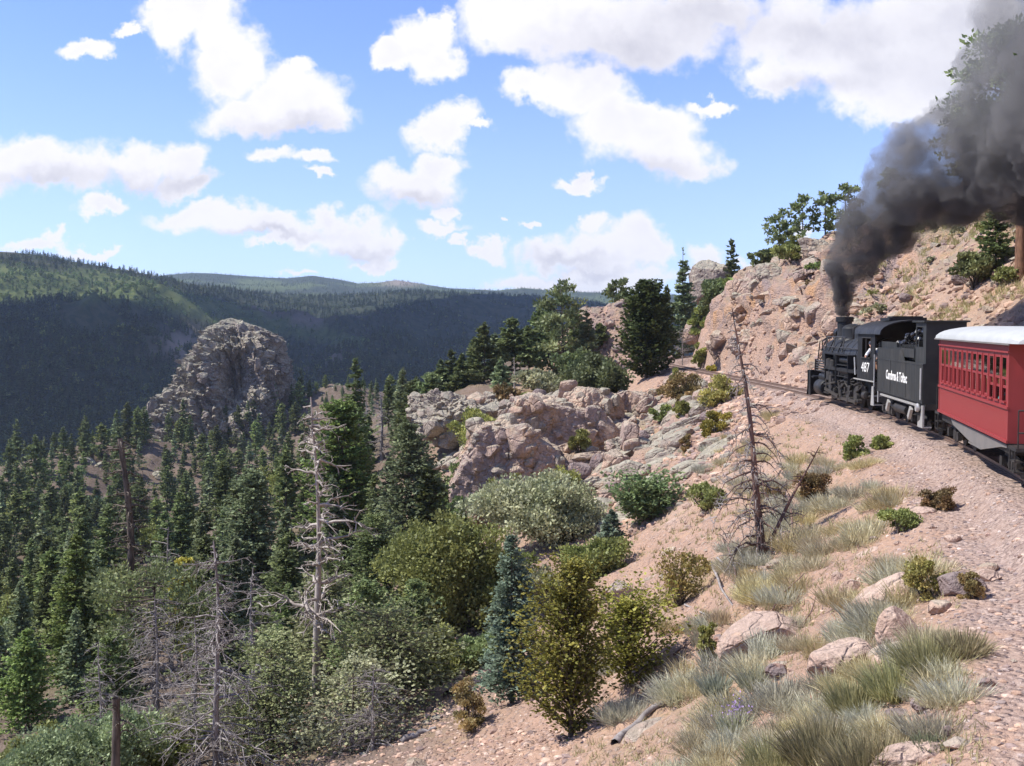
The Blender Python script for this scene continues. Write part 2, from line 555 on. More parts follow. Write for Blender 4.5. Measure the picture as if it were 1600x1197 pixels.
DS = 0.25
def _walk(s0, s1, x, y, th):
    pts = []
    n = int(abs(s1 - s0) / DS)
    sg = 1 if s1 > s0 else -1
    s = s0
    for i in range(n + 1):
        pts.append((s, x, y, th))
        th2 = th - sg * DS * curvature(s + sg * DS / 2)
        tm = (th + th2) / 2
        x += sg * DS * math.sin(tm); y += sg * DS * math.cos(tm)
        th = th2; s += sg * DS
    return pts


_f = _walk(0, 170, 16.45, 53.5, 0.0)
_b = _walk(0, -110, 16.45, 53.5, 0.0)
PATH = np.array(_b[::-1][:-1] + _f)       # s, x, y, heading (to the right of +Y)
def rail_z(s): return 1.07 + 0.02 * np.asarray(s, float)


def path_at(s):
    x = np.interp(s, PATH[:, 0], PATH[:, 1]); y = np.interp(s, PATH[:, 0], PATH[:, 2]); th = np.interp(s, PATH[:, 0], PATH[:, 3])
    return x, y, th


def track_sd(x, y):
    """arc length and left-hand distance from the track for arrays of points"""
    x = np.asarray(x, float); y = np.asarray(y, float)
    P = PATH[::4]
    so = np.empty(len(x)); do = np.empty(len(x))
    for i in range(0, len(x), 20000):
        xx, yy = x[i:i + 20000, None], y[i:i + 20000, None]
        k = np.argmin((xx - P[None, :, 1]) ** 2 + (yy - P[None, :, 2]) ** 2, axis=1)
        dx, dy = xx[:, 0] - P[k, 1], yy[:, 0] - P[k, 2]
        th = P[k, 3]
        along = dx * np.sin(th) + dy * np.cos(th)
        left = -dx * np.cos(th) + dy * np.sin(th)
        far = np.hypot(dx, dy)
        so[i:i + 20000] = P[k, 0] + along
        do[i:i + 20000] = np.where(np.abs(left) < 0.98 * far, np.sign(left) * far, left)
    return so, do


# ------------------------------------------------------------------ terrain: control points for the middle distance
CP = []
def cp(px, py, D): CP.append(tuple(at(px, py, D)))
def cpw(x, y, z): CP.append((x, y, z))
for a_ in [(850,1190,21),(620,1190,24),(515,1190,28),(300,1190,31),(170,1190,33),(60,1190,36),(-120,1190,40),(100,1130,42),(20,1080,52),(150,965,68),(-100,1060,60),
           (0,790,190),(-150,860,170),(100,722,225),(190,682,262),(300,690,275),(400,690,285),(500,602,312),(560,612,300),(240,740,240),(350,760,230),(120,820,185),(250,830,190),(450,720,250),(30,860,160),
           (-150,960,120),(0,935,118),(200,905,122),(350,860,140),(450,800,165),(540,740,190),(600,680,200),
           (560,960,55),(650,900,62),(400,1010,55),(300,1060,50),(740,815,66),(660,830,76),(640,705,97),(600,655,140),(630,625,160),(700,600,160),
           (700,680,93),(760,640,92),(870,612,78),(930,603,80),(1000,606,84),(750,612,108),(690,615,112),(850,570,116),(930,560,110),(800,590,120),
           (820,640,74),(960,640,70),(900,690,68),(860,720,66),(960,720,62),(1040,700,60),(900,800,56),(830,860,52),(1000,800,52)]:
    cp(*a_)
for a_ in [(-150,420,-95),(-60,430,-85),(0,420,-75),(80,420,-60),(160,400,-30),(-250,420,-95),(-130,300,-45),(-170,230,-50),(-10,300,-22),(0,220,-13),(40,240,-12),(25,180,-6),(60,200,-2),(100,200,20),(90,300,0),(150,250,25),
           (-60,60,-22),(-90,90,-33),(-60,10,-24),(-30,-5,-12),(-60,-40,-26),(-140,100,-48),(40,330,-20),(-120,20,-42),(-200,150,-62),(-200,0,-62)]:
    cpw(*a_)
CP = np.array(CP)
def _U(r2): return np.where(r2 > 1e-12, r2 * np.log(r2 + 1e-12) * 0.5, 0.0)
_xy = CP[:, :2] / 100.0
_n = len(CP)
_K = _U(((_xy[:, None] - _xy[None]) ** 2).sum(-1)) + np.eye(_n) * 2e-3
_P = np.hstack([np.ones((_n, 1)), _xy])
_A = np.zeros((_n + 3, _n + 3)); _A[:_n, :_n] = _K; _A[:_n, _n:] = _P; _A[_n:, :_n] = _P.T
_sol = np.linalg.solve(_A, np.concatenate([CP[:, 2], np.zeros(3)]))
def tps(x, y):
    out = np.empty(len(x))
    for i in range(0, len(x), 20000):
        q = np.stack([x[i:i + 20000], y[i:i + 20000]], 1) / 100.0
        out[i:i + 20000] = _U(((q[:, None] - _xy[None]) ** 2).sum(-1)) @ _sol[:_n] + _sol[_n] + q @ _sol[_n + 1:]
    return out


CREST1 = np.array([(-900,350),(-300,372),(0,393),(60,398),(100,405),(160,416),(228,427),(293,442),(358,450),(423,459),(490,463),(560,458),(620,456),(676,456),(740,459),(797,461),(861,466),(920,472),(1000,480),(1300,500),(2500,500)], float)
DEP1 = np.array([(-900,1500),(0,1500),(230,1600),(420,2000),(560,2100),(800,2200),(1000,2300),(2500,2400)], float)
CREST2 = np.array([(-900,470),(200,442),(258,430),(300,427),(330,427),(390,432),(450,435),(490,431),(525,436),(560,443),(590,442),(620,438),(650,442),(700,450),(740,452),(780,454),(820,450),(850,453),(900,456),(960,458),(1100,462),(1400,470),(2500,480)], float)


def far_height(x, y):
    az = np.arctan2(x, y)
    azc = np.clip(az, -0.9, 0.9)
    r = np.hypot(x, y)
    D = r * np.cos(azc)
    px = 800 + FPX * np.tan(azc)
    D1 = np.interp(px, DEP1[:, 0], DEP1[:, 1])
    z1 = CAMZ + (540 - np.interp(px, CREST1[:, 0], CREST1[:, 1])) / FPX * D1
    q = (D - 470) / (D1 - 470)
    fl = -92.0
    g = np.clip(q, 0, 1)
    # foot of the slope is gentler, then it steepens, then rounds off
    prof = 0.78 * g + 0.22 * np.sin(g * math.pi / 2) ** 2
    h1 = fl + (z1 - fl) * prof
    h1 = np.where(q > 1, z1 - (D - D1) * 0.16, h1)
    P3 = np.stack([x / 330.0, y / 330.0, np.zeros(len(x))], 1)
    rel = (ridged(P3 * 1.2 + 3.1, 4) - 0.5) * 70 + fbm(P3 * 5, 4) * 14
    mid = np.clip(np.sin(np.clip(q, 0, 1) * math.pi), 0, 1) ** 0.8
    h1 = h1 + rel * mid
    z2 = CAMZ + (540 - np.interp(px, CREST2[:, 0], CREST2[:, 1])) / FPX * 3700
    g2 = np.clip((D - 2100) / 1600, 0, 1)
    h2 = 40 + (z2 - 40) * (0.7 * g2 + 0.3 * sst(g2, 0, 1)) + fbm(P3 * 1.5, 4) * 22 * np.sin(g2 * math.pi)
    h2 = np.where(D > 3700, z2 - (D - 3700) * 0.012, h2)
    h2 = np.where(D < 2100, -200, h2)
    return np.maximum(h1, h2)


def height(x, y):
    """smooth height of the land (no fine relief)"""
    x = np.asarray(x, float); y = np.asarray(y, float)
    s, d = track_sd(x, y)
    zt = rail_z(np.clip(s, -110, 170))
    z = np.empty(len(x))
    # trackbed and the slope below it
    a = np.abs(d)
    bed = np.where(a < 1.45, -0.134, -0.134 - 0.466 * sst(a, 1.45, 2.2))
    left = -0.60 - 0.10 * np.clip(d - 2.2, 0, 0.9) - 0.60 * np.clip(d - 3.1, 0, 40)
    ln = np.where(d < 2.2, bed, left)
    # cutting and hillside above it
    e = np.clip(-d - 2.5, 0, 400)
    cut = sst(s, 14, 26) * (1 - sst(s, 44, 62))                    # steep rock cutting ahead of the engine
    talus = np.where(e < 22, 0.86 * e, 18.9 + 0.42 * (e - 22))
    talus = np.where(e > 55, 32.8 + 0.15 * (e - 55), talus)
    steep = 8.2 * (1 - np.exp(-e / 1.9)) + 0.40 * np.clip(e - 1.5, 0, 7) + 0.02 * e
    far_cut = 7.0 * (1 - np.exp(-e / 3.4)) + 0.30 * np.clip(e, 0, 14)
    f = sst(s, 55, 66)
    right = talus * (1 - cut) + steep * cut
    right = right * (1 - f) + far_cut * f
    right = np.maximum(right - 0.55, -0.55)
    rn = np.where(a < 2.2, bed, right)
    near = zt + np.where(d >= 0, ln, rn)
    m = tps(x, y)
    # rocky rise beside the line where it bends out of sight
    bx, by = x - 11.6, y - 123.0
    rise = 9.2 * np.exp(-((bx / 6.2) ** 2 + (by / 7.5) ** 2) ** 1.35)
    wl = sst(d, 6.5, 15)
    z = np.where(d > 0, near * (1 - wl) + m * wl, near)
    z = z + np.where(d > 2.4, rise * sst(d, 2.2, 4.5), 0)
    # behind and far to the right the land settles into rolling hills
    r = np.hypot(x, y)
    wf = sst(r, 345, 470)
    sel = wf > 0
    if sel.any():
        z[sel] = z[sel] * (1 - wf[sel]) + far_height(x[sel], y[sel]) * wf[sel]
    return z


def rocky(x, y, s, d):
    """how rocky the ground is, 0..1"""
    r = sst(-d, 3.0, 4.2) * (0.35 + 0.65 * sst(s, 8, 22))
    spur = np.exp(-(((x - 4) / 13) ** 2 + ((y - 74) / 17) ** 2) ** 2) * sst(d, 3.5, 7)
    mound = np.exp(-(((x - 11.6) / 7.5) ** 2 + ((y - 122) / 9) ** 2) ** 2) * sst(d, 2.5, 4.5)
    return np.clip(r + 0.9 * spur + mound, 0, 1)


def relief(P, N, s, d):
    """displaces surface points along their normals: rubble, ledges and gullies"""
    x, y = P[:, 0], P[:, 1]
    rk = rocky(x, y, s, d)
    flat = sst(np.abs(d), 2.3, 4.0)
    r = np.hypot(x, y)
    big = sst(r, 60, 160)
    amp = flat * (0.05 + 0.10 * sst(d, 3, 9))
    n = fbm(P * 0.8, 5) * amp * 1.4 + fbm(P * 3.1 + 5, 3) * amp * 0.5
    sh = P @ np.array([[0.8, 0.25, 0.15], [-0.3, 0.8, 0.2], [0.25, -0.35, 1.0]])
    n += rk * ((ridged(sh * 0.23, 5) - 0.55) * 2.2 + (ridged(sh * 0.8 + 9, 4) - 0.5) * 1.15 + (ridged(sh * 2.1 + 3, 3) - 0.5) * 0.40) * np.where(d < 0, sst(-d, 2.6, 4.6) * (0.50 + 0.62 * sst(s, 10, 24)), 0.75)
    n += big * sst(d, 12, 30) * (fbm(P * 0.05, 5) * 3.2 + (ridged(P * 0.16, 4) - 0.5) * 1.4)
    gl = np.sin(s * 1.15 + 2.2 * fbm(P * 0.25 + 3, 3)) * 0.5 + fbm(np.stack([s * 0.9, d * 0.12, s * 0], 1), 4)
    n += gl * 0.16 * sst(d, 3.2, 6) * (1 - sst(d, 24, 40))
    n += (1 - flat) * fbm(P * 6, 2) * 0.012
    return N * n[:, None]


def polar_grid(rads, angs, hf):
    R, A = np.meshgrid(rads, angs, indexing='ij')
    x = (R * np.sin(A)).ravel(); y = (R * np.cos(A)).ravel()
    z = hf(x, y)
    P = np.stack([x, y, z], 1)
    nr, na = R.shape
    G = P.reshape(nr, na, 3)
    du = np.gradient(G, axis=0); dv = np.gradient(G, axis=1)
    N = np.cross(dv, du).reshape(-1, 3)
    N /= np.linalg.norm(N, axis=1)[:, None] + 1e-12
    N[N[:, 2] < 0] *= -1
    idx = np.arange(nr * na).reshape(nr, na)
    F = np.stack([idx[:-1, :-1], idx[:-1, 1:], idx[1:, 1:], idx[1:, :-1]], -1).reshape(-1, 4)
    return P, N, F


dense = np.radians(np.arange(-34, 34.001, 0.17))
coarse = np.radians(np.concatenate([np.linspace(-180, -36, 44), dense * 0 + np.nan, np.linspace(36, 180, 44)]))
ANG = np.concatenate([np.radians(np.linspace(-180, -35.5, 46)), dense, np.radians(np.linspace(35.5, 180, 46))])
def geo(a, b, k):
    n = int(math.log(b / a) / math.log(1 + k))
    return np.geomspace(a, b, n + 1)
R_NEAR = np.concatenate([geo(1.2, 8, 0.02)[:-1], geo(8, 132, 0.0062)[:-1], geo(132, 470, 0.011)])
P_, N_, F_ = polar_grid(R_NEAR, ANG, height)
s_, d_ = track_sd(P_[:, 0], P_[:, 1])
GP = P_ + relief(P_, N_, s_, d_)
# ground cover weights: trackbed, forest floor, rock, dry grass
rr = np.hypot(P_[:, 0], P_[:, 1])
bedw = 1 - sst(np.abs(d_) + fbm(P_ * 1.1, 3) * 0.9, 2.2, 3.4)
floor_ = sst(d_ + fbm(P_ * 0.15, 4) * 5, 12, 20) * (1 - 0.85 * np.exp(-(((P_[:, 0] - 4) / 16) ** 2 + ((P_[:, 1] - 76) / 22) ** 2) ** 2))
scree = np.exp(-(((P_[:, 0] + 88) / 16) ** 2 + ((P_[:, 1] - 245) / 36) ** 2)) * 0.8
floor_ = np.clip(floor_ - scree * 0.5 * sst(fbm(P_ * 0.06, 3), -0.2, 0.3), 0, 1) * 0.92
rockw = np.clip(rocky(P_[:, 0], P_[:, 1], s_, d_) * 1.1 - 0.05, 0, 1)
gr = sst(fbm(P_ * 0.22 + 4, 4), 0.05, 0.4) * sst(np.abs(d_), 3, 5) * np.where(d_ < 0, 0.75 * sst(-d_, 9, 16) + 0.12, 0.45) * (1 - sst(rr, 140, 240))
gcol = np.stack([bedw, floor_, rockw, gr], 1)
me = mesh_np('ground', GP, F_, M['ground'], gcol, smooth=True)
ground = link('ground', me)
tag(ground, 'pink stony mountainside falling away below the railway into the wooded valley', kind='structure')
_gz = GP.reshape(len(R_NEAR), len(ANG), 3)

# lookup of the finished ground for standing things on it
_lr = np.log(R_NEAR)
def ground_z(x, y):
    x = np.atleast_1d(np.asarray(x, float)); y = np.atleast_1d(np.asarray(y, float))
    r = np.clip(np.hypot(x, y), R_NEAR[0], R_NEAR[-1] * 0.999)
    a = np.arctan2(x, y)
    fi = np.interp(np.log(r), _lr, np.arange(len(_lr)))
    fa = np.interp(a, ANG, np.arange(len(ANG)))
    i = np.clip(fi.astype(int), 0, len(_lr) - 2); j = np.clip(fa.astype(int), 0, len(ANG) - 2)
    u = fi - i; v = fa - j
    Z = _gz[:, :, 2]
    return (Z[i, j] * (1 - u) + Z[i + 1, j] * u) * (1 - v) + (Z[i, j + 1] * (1 - u) + Z[i + 1, j + 1] * u) * v


def gz(x, y): return float(ground_z(x, y)[0])


def ground_hit(px, py, dmin=4.0, dmax=420.0):
    d = px_dir(px, py)
    D = np.geomspace(dmin, dmax, 2600)
    z = CAMZ + d[2] * D
    g = ground_z(d[0] * D, d[1] * D)
    k = np.argmax(z < g)
    if not (z < g).any():
        k = len(D) - 1
    return np.array([d[0] * D[k], d[1] * D[k], g[k]]), D[k]


# far hills
R_FAR = np.concatenate([geo(462, 1700, 0.0085)[:-1], geo(1700, 4200, 0.012)[:-1], geo(4200, 9000, 0.06)])
def far_h(x, y):
    z = height(x, y)
    r = np.hypot(x, y)
    return z - 3.0 * (1 - sst(r, 462, 480))
HP, HN, HF = polar_grid(R_FAR, ANG, far_h)
hx, hy = HP[:, 0], HP[:, 1]
haz = np.clip(np.arctan2(hx, hy), -0.9, 0.9)
hpx = 800 + FPX * np.tan(haz); hD = np.hypot(hx, hy) * np.cos(haz)
hpy = 540 - (HP[:, 2] - CAMZ) / np.maximum(hD, 1) * FPX
HPn = np.stack([hx / 260, hy / 260, hx * 0], 1)
nz1 = fbm(HPn * 1.6, 5)
# aspen belt high on the hill, its lighter green painting in the sunlit patch
def belt(px, py, nz):
    c = np.interp(px, [-400, 0, 60, 140, 240, 400, 480, 700], [440, 440, 442, 452, 462, 500, 520, 560])
    wd = np.interp(px, [-400, 0, 120, 240, 400, 600], [42, 42, 40, 32, 20, 8])
    return np.clip(1 - ((py - c) / wd) ** 2 + nz * 0.9, 0, 1) * (1 - sst(px, 480, 640))
sunlit_meadow = sst(belt(hpx, hpy, nz1), 0.15, 0.6) * (hD < 2300)
mesa = (hD > 2400) * sst(nz1 + 0.15, -0.1, 0.3) * 0.9  # mesa ground painted in the same lighter, sunlit green
sunlit_meadow = np.maximum(sunlit_meadow, mesa)
bare = sst(fbm(HPn * 2.4 + 8, 5), 0.28, 0.5) * 0.55 * (hD < 1500) * (1 - sunlit_meadow)
bare = np.maximum(bare, np.exp(-(((hpx - 285) / 40) ** 2 + ((hpy - 540) / 30) ** 2)) * 0.9 * (hD < 1800))
bare = np.maximum(bare, (hD > 2900) * np.exp(-(((hpx - 630) / 35) ** 2)) * sst(hpy, 452, 442) * 0.9)
hme = mesh_np('hills', HP, HF, M['hills'], np.stack([sunlit_meadow, bare, bare * 0], 1), smooth=True)
hills = link('hills', hme)
tag(hills, 'dark wooded hills across the valley with a lighter green belt high on the slope', kind='structure')
# ------------------------------------------------------------------ rocks
_ico = {}
def ico(sub):
    if sub not in _ico:
        bm = bmesh.new(); bmesh.ops.create_icosphere(bm, subdivisions=sub, radius=1.0)
        _ico[sub] = (np.array([v.co[:] for v in bm.verts]), np.array([[v.index for v in f.verts] for f in bm.faces]))
        bm.free()
    return _ico[sub]


def rock_shape(seed, dims, sub=3, cuts=9, depth=(0.58, 0.92), rough=0.06, ridge=0.0, freq=1.6, planes=(), box=0.0, cols=0.0):
    """an angular boulder: a ball cut by planes, then roughened"""
    rng = np.random.default_rng(seed)
    V, F = ico(sub)
    P = V.copy()
    if box > 0:
        P = P / (np.abs(P) ** box).sum(1)[:, None] ** (1 / box)
        P = P * 0.80
    nr = rng.normal(size=(cuts, 3)); nr /= np.linalg.norm(nr, axis=1)[:, None]
    ds = rng.uniform(*depth, cuts)
    pl = list(zip(nr, ds)) + [(np.array(n) / np.linalg.norm(n), d) for n, d in planes]
    for n, d in pl:
        q = P @ n - d
        P = P - np.where(q > 0, q, 0)[:, None] * n * 0.94
    dims = np.array(dims, float)
    off = rng.uniform(0, 40, 3)
    N = P / (np.linalg.norm(P, axis=1)[:, None] + 1e-9)
    k = fbm(P * freq + off, 5) * rough + (ridged(P * freq * 1.3 + off, 5) - 0.5) * ridge + (ridged(P * freq * 4.5 + off, 4) - 0.5) * (0.25 * ridge + 0.2 * rough)
    P = P + N * k[:, None]
    if cols > 0:
        # upright joints and stepped ledges on the steep sides
        H = P * np.array([1, 1, 0]); H = H / (np.linalg.norm(H, axis=1)[:, None] + 1e-6)
        cc = vnoise(P * np.array([3.1, 3.1, 0.35]) + off + 3); cc2 = vnoise(P * np.array([7.0, 7.0, 1.0]) + off)
        stp = np.floor(cc * 5 + 0.6 * cc2) / 5 - 0.5
        led_ = np.floor((P[:, 2] + 0.25 * vnoise(P * 1.6 + off)) * 5) / 5 - P[:, 2]
        side = np.clip(1.2 - np.abs(N[:, 2]) * 1.3, 0, 1)
        P = P + H * (cols * (stp * 1.1 + led_ * 0.5) * side)[:, None]
        P[:, 2] += cols * 0.35 * (np.floor(vnoise(P * np.array([2.6, 2.6, 0.1]) + off) * 4) / 4 - 0.4) * np.clip(N[:, 2], 0, 1)
    return P * dims, F


def rock_obj(name, seed, dims, loc, rot, mat, label, group=None, cat='rock', **kw):
    V, F = rock_shape(seed, dims, **kw)
    o = link(name, mesh_np(name, V, F, mat, smooth=False))
    o.location = loc; o.rotation_euler = rot
    return tag(o, label, cat, group)


# ------------------------------------------------------------------ plants
class Leaves:
    """collects small leaf faces with a colour each"""
    def __init__(self): self.V = []; self.F = []; self.C = []; self.n = 0

    def diamonds(self, base, d, wv, col):
        """four-cornered leaves: base, side, tip, side"""
        n = len(base)
        v = np.stack([base, base + d * 0.45 + wv, base + d, base + d * 0.45 - wv], 1).reshape(-1, 3)
        f = np.arange(n * 4).reshape(n, 4) + self.n
        self.V.append(v); self.F.append(f); self.C.append(np.repeat(col, 4, axis=0)); self.n += n * 4

    def mesh(self, name, mat):
        return mesh_np(name, np.concatenate(self.V), np.concatenate(self.F), mat, np.concatenate(self.C))


def unit(a): return a / (np.linalg.norm(a, axis=-1, keepdims=True) + 1e-9)


class Wood:
    """tapered limbs"""
    def __init__(self): self.V = []; self.F = []; self.n = 0

    def limb(self, pts, rad, k=5):
        pts = np.asarray(pts, float); rad = np.asarray(rad, float)
        t = unit(np.gradient(pts, axis=0))
        ref = np.array([0.31, 0.17, 0.93]) if abs(t[0, 2]) < 0.85 else np.array([0.9, 0.3, 0.1])
        a = unit(np.cross(t, ref)); b = np.cross(t, a)
        an = np.arange(k) * 2 * math.pi / k
        R = pts[:, None] + (a[:, None] * np.cos(an)[None, :, None] + b[:, None] * np.sin(an)[None, :, None]) * rad[:, None, None]
        m = len(pts)
        i = np.arange(m - 1)[:, None] * k; j = np.arange(k)[None]; j2 = (j + 1) % k
        f = np.stack([i + j, i + j2, i + k + j2, i + k + j], -1).reshape(-1, 4) + self.n
        self.V.append(R.reshape(-1, 3)); self.F.append(f); self.n += m * k

    def mesh(self, name, mat):
        return mesh_np(name, np.concatenate(self.V), np.concatenate(self.F), mat, smooth=True)


def lerp_cols(rng, n, a, b, spread=0.25):
    t = rng.random(n)[:, None]
    c = np.array(a)[None] * (1 - t) + np.array(b)[None] * t
    return c * (1 + rng.uniform(-spread, spread, n)[:, None])


def conifer(seed, h, r, nb=90, tufts=14, leaf=0.22, ca=(0.05, 0.08, 0.03), cb=(0.09, 0.12, 0.05), z0=0.06, power=0.9, droop=0.25, lift=0.15, irregular=0.25,
            fan=0.42, thin=0.0, limbs=True, two=True, trunk_r=None, bare_top=0.0, full=0.0):
    rng = np.random.default_rng(seed)
    lv = Leaves(); wd = Wood()
    tr = trunk_r or max(0.06, h * 0.017)
    bend = rng.normal(0, 0.012, 2) * h
    def axis(t): return np.stack([bend[0] * t * t, bend[1] * t * t, h * t], -1)
    tt = np.linspace(-0.03, 1, 9)
    wd.limb(axis(tt), tr * (1 - 0.93 * np.clip(tt, 0, 1)) , 7)
    t = np.sort(z0 + (0.985 - z0) * rng.random(nb) ** 0.85)
    nwh = max(8, int(nb / 4.5))
    t = np.where(rng.random(nb) < 0.7, np.round(t * nwh) / nwh + rng.normal(0, 0.010, nb), t)
    t = np.clip(t, z0, 0.99)
    lop = rng.uniform(0, 6.28)
    az = rng.uniform(0, 2 * math.pi, nb)
    prof = (1 - t) ** power
    if full > 0:
        prof = np.minimum(prof, 1) * (1 - full) + full * np.sqrt(np.clip(1 - ((t - 0.38) / 0.62) ** 2, 0, 1))
    low = np.clip((t - z0) / 0.12 + 0.55, 0, 1)
    Ln = r * prof * low * rng.uniform(1 - irregular * 1.6, 1 + irregular * 0.6, nb) * (1 + 0.16 * np.cos(az - lop)) + 0.03 * r
    # gaps: whole sectors at some heights are missing
    ga = fbm(np.stack([np.cos(az) * 1.4, np.sin(az) * 1.4, t * 7 + seed], 1), 3)
    keep = ga > -0.55 + thin
    bshade = rng.uniform(0.78, 1.22, nb)
    bcol = rng.random(nb)
    for i in np.nonzero(keep)[0]:
        L = Ln[i]
        if t[i] > 1 - bare_top: continue
        d = np.array([math.cos(az[i]), math.sin(az[i]), 0])
        sd = np.array([-d[1], d[0], 0])
        o = axis(np.array([t[i]]))[0]
        lf = lift + 0.7 * max(0, t[i] - 0.75)
        dr = droop * (1 - t[i] * 0.7)
        def pos(u): return o + d * (L * u)[:, None] + np.array([0, 0, 1.0]) * (L * (lf * u - dr * u * u + 0.10 * u ** 4))[:, None]
        k = max(3, int(tufts * (0.25 + 0.9 * L / r)))
        u = np.clip(np.linspace(0.16, 1.0, k) + rng.normal(0, 0.05, k), 0.08, 1.03)
        p = pos(u)
        w = (rng.random(k) * 2 - 1) * fan * L * (1.05 - 0.75 * u) + rng.normal(0, 0.02, k)
        p = p + sd * w[:, None] - np.array([0, 0, 1.0]) * (np.abs(w) * 0.22)[:, None] + rng.normal(0, 0.035, (k, 3)) * (0.5 + L)
        dirv = unit(d[None] * 0.9 + sd[None] * (np.sign(w) * 0.7)[:, None] + rng.normal(0, 0.28, (k, 3)) + np.array([0, 0, 0.10]))
        sz = leaf * rng.uniform(0.7, 1.3, k) * (0.65 + 0.35 * min(1, L / (0.5 * r)))
        side = unit(np.cross(dirv, np.array([0, 0, 1.0]) + rng.normal(0, 0.35, (k, 3))))
        tcol = (np.array(ca) * (1 - bcol[i]) + np.array(cb) * bcol[i]) * bshade[i]
        cc = tcol[None] * rng.uniform(0.78, 1.25, k)[:, None]
        lv.diamonds(p - dirv * sz[:, None] * 0.4, dirv * sz[:, None] * 1.25, side * sz[:, None] * 0.42, cc)
        if two:
            dv2 = unit(dirv + rng.normal(0, 0.55, (k, 3)) + np.array([0, 0, 0.25]))
            sd2 = unit(np.cross(dv2, side) + rng.normal(0, 0.4, (k, 3)))
            lv.diamonds(p - dv2 * sz[:, None] * 0.3, dv2 * sz[:, None] * 1.0, sd2 * sz[:, None] * 0.30, cc * rng.uniform(0.85, 1.15, k)[:, None])
        if limbs and L > 0.35 * r:
            uu_ = np.linspace(0, 0.85, 4)
            wd.limb(pos(uu_), tr * 0.28 * (1 - uu_ * 0.85) * (0.4 + 0.6 * prof[i]), 3)
    # leader
    k = 8
    z = rng.uniform(0.93, 1.0, k)
    p = axis(z)
    dv = unit(rng.normal(0, 0.5, (k, 3)) + np.array([0, 0, 1.2]))
    lv.diamonds(p, dv * leaf * 0.9, unit(np.cross(dv, rng.normal(size=(k, 3)))) * leaf * 0.25, lerp_cols(rng, k, ca, cb))
    return wd, lv


def bushy(seed, h, r, clumps=40, leaves=90, leaf=0.16, ca=(0.05, 0.075, 0.025), cb=(0.10, 0.12, 0.045), z0=0.05, rc=0.27, lean=0.0, conic=0.0, stems=5, up=0.3, flat=1.0, lobes=10):
    """round-headed juniper, pinyon, oak or shrub: leaf clumps spread through an uneven crown"""
    rng = np.random.default_rng(seed)
    lv = Leaves(); wd = Wood()
    # several lobes make the outline uneven; clumps sit on the lobes
    nl = lobes
    lc = unit(rng.normal(size=(nl, 3)) * np.array([1, 1, 0.8])) * rng.uniform(0.40, 0.82, nl)[:, None]
    lc[0] = (0, 0, -0.15)
    lr = rng.uniform(0.24, 0.50, nl); lr[0] = 0.66
    wh_ = rng.choice(nl, clumps, p=lr ** 2 / (lr ** 2).sum())
    dd = unit(rng.normal(size=(clumps, 3)) + np.array([0, 0, 0.15]))
    c = lc[wh_] + dd * (lr[wh_] * rng.uniform(0.55, 1.0, clumps))[:, None]
    c = c * 1.06
    hz = np.clip(c[:, 2] * 0.5 + 0.5, 0, 1.04)
    sc = (1 - conic) + conic * np.clip(1.25 - 1.1 * hz, 0.12, 1.15)
    lump = 1 + 0.30 * fbm(c * 1.5 + seed, 3)
    P = np.stack([c[:, 0] * r * sc * lump, c[:, 1] * r * sc * lump, h * (z0 + (1 - z0) * (0.06 + 0.90 * hz)) * (1 + 0.08 * (lump - 1))], 1)
    P[:, 0] += lean * P[:, 2]
    gap = fbm(c * 2.3 + seed * 1.7, 3) > -0.34
    P = P[gap]; c = c[gap]; sc = sc[gap]; lump = lump[gap]; clumps = len(P)
    R = rc * r * rng.uniform(0.65, 1.3, clumps) * (0.55 + 0.45 * sc)
    cs = rng.uniform(0.75, 1.25, clumps); cf = rng.random(clumps)
    for i in range(clumps):
        k = int(leaves * rng.uniform(0.6, 1.3))
        n = unit(rng.normal(size=(k, 3)) + np.array([0, 0, up]))
        q = P[i] + n * (R[i] * rng.uniform(0.45, 1.08, k))[:, None] * np.array([1, 1, 0.8 * flat])
        dv = unit(n * 0.8 + rng.normal(0, 0.55, (k, 3)) + np.array([0, 0, 0.35]))
        sd = unit(np.cross(dv, rng.normal(size=(k, 3))))
        sz = leaf * rng.uniform(0.6, 1.35, k)
        cc = (np.array(ca) * (1 - cf[i]) + np.array(cb) * cf[i])[None] * cs[i] * rng.uniform(0.75, 1.28, k)[:, None]
        lv.diamonds(q - dv * sz[:, None] * 0.4, dv * sz[:, None], sd * sz[:, None] * 0.36, cc)
    for k in range(stems * 4):
        j = rng.integers(clumps)
        a = np.array([rng.normal(0, 0.05 * r), rng.normal(0, 0.05 * r), -0.05 * h]); e = P[j]
        mid = (a + e) / 2 + rng.normal(0, 0.1 * r, 3)
        mid[2] = max(mid[2], 0.1 * h)
        wd.limb(np.array([a, a * 0.4 + mid * 0.6, mid * 0.5 + e * 0.5, e]), np.array([1, 0.75, 0.5, 0.2]) * (0.022 * h + 0.02) * (1.0 if k < stems else 0.45), 4)
    return wd, lv


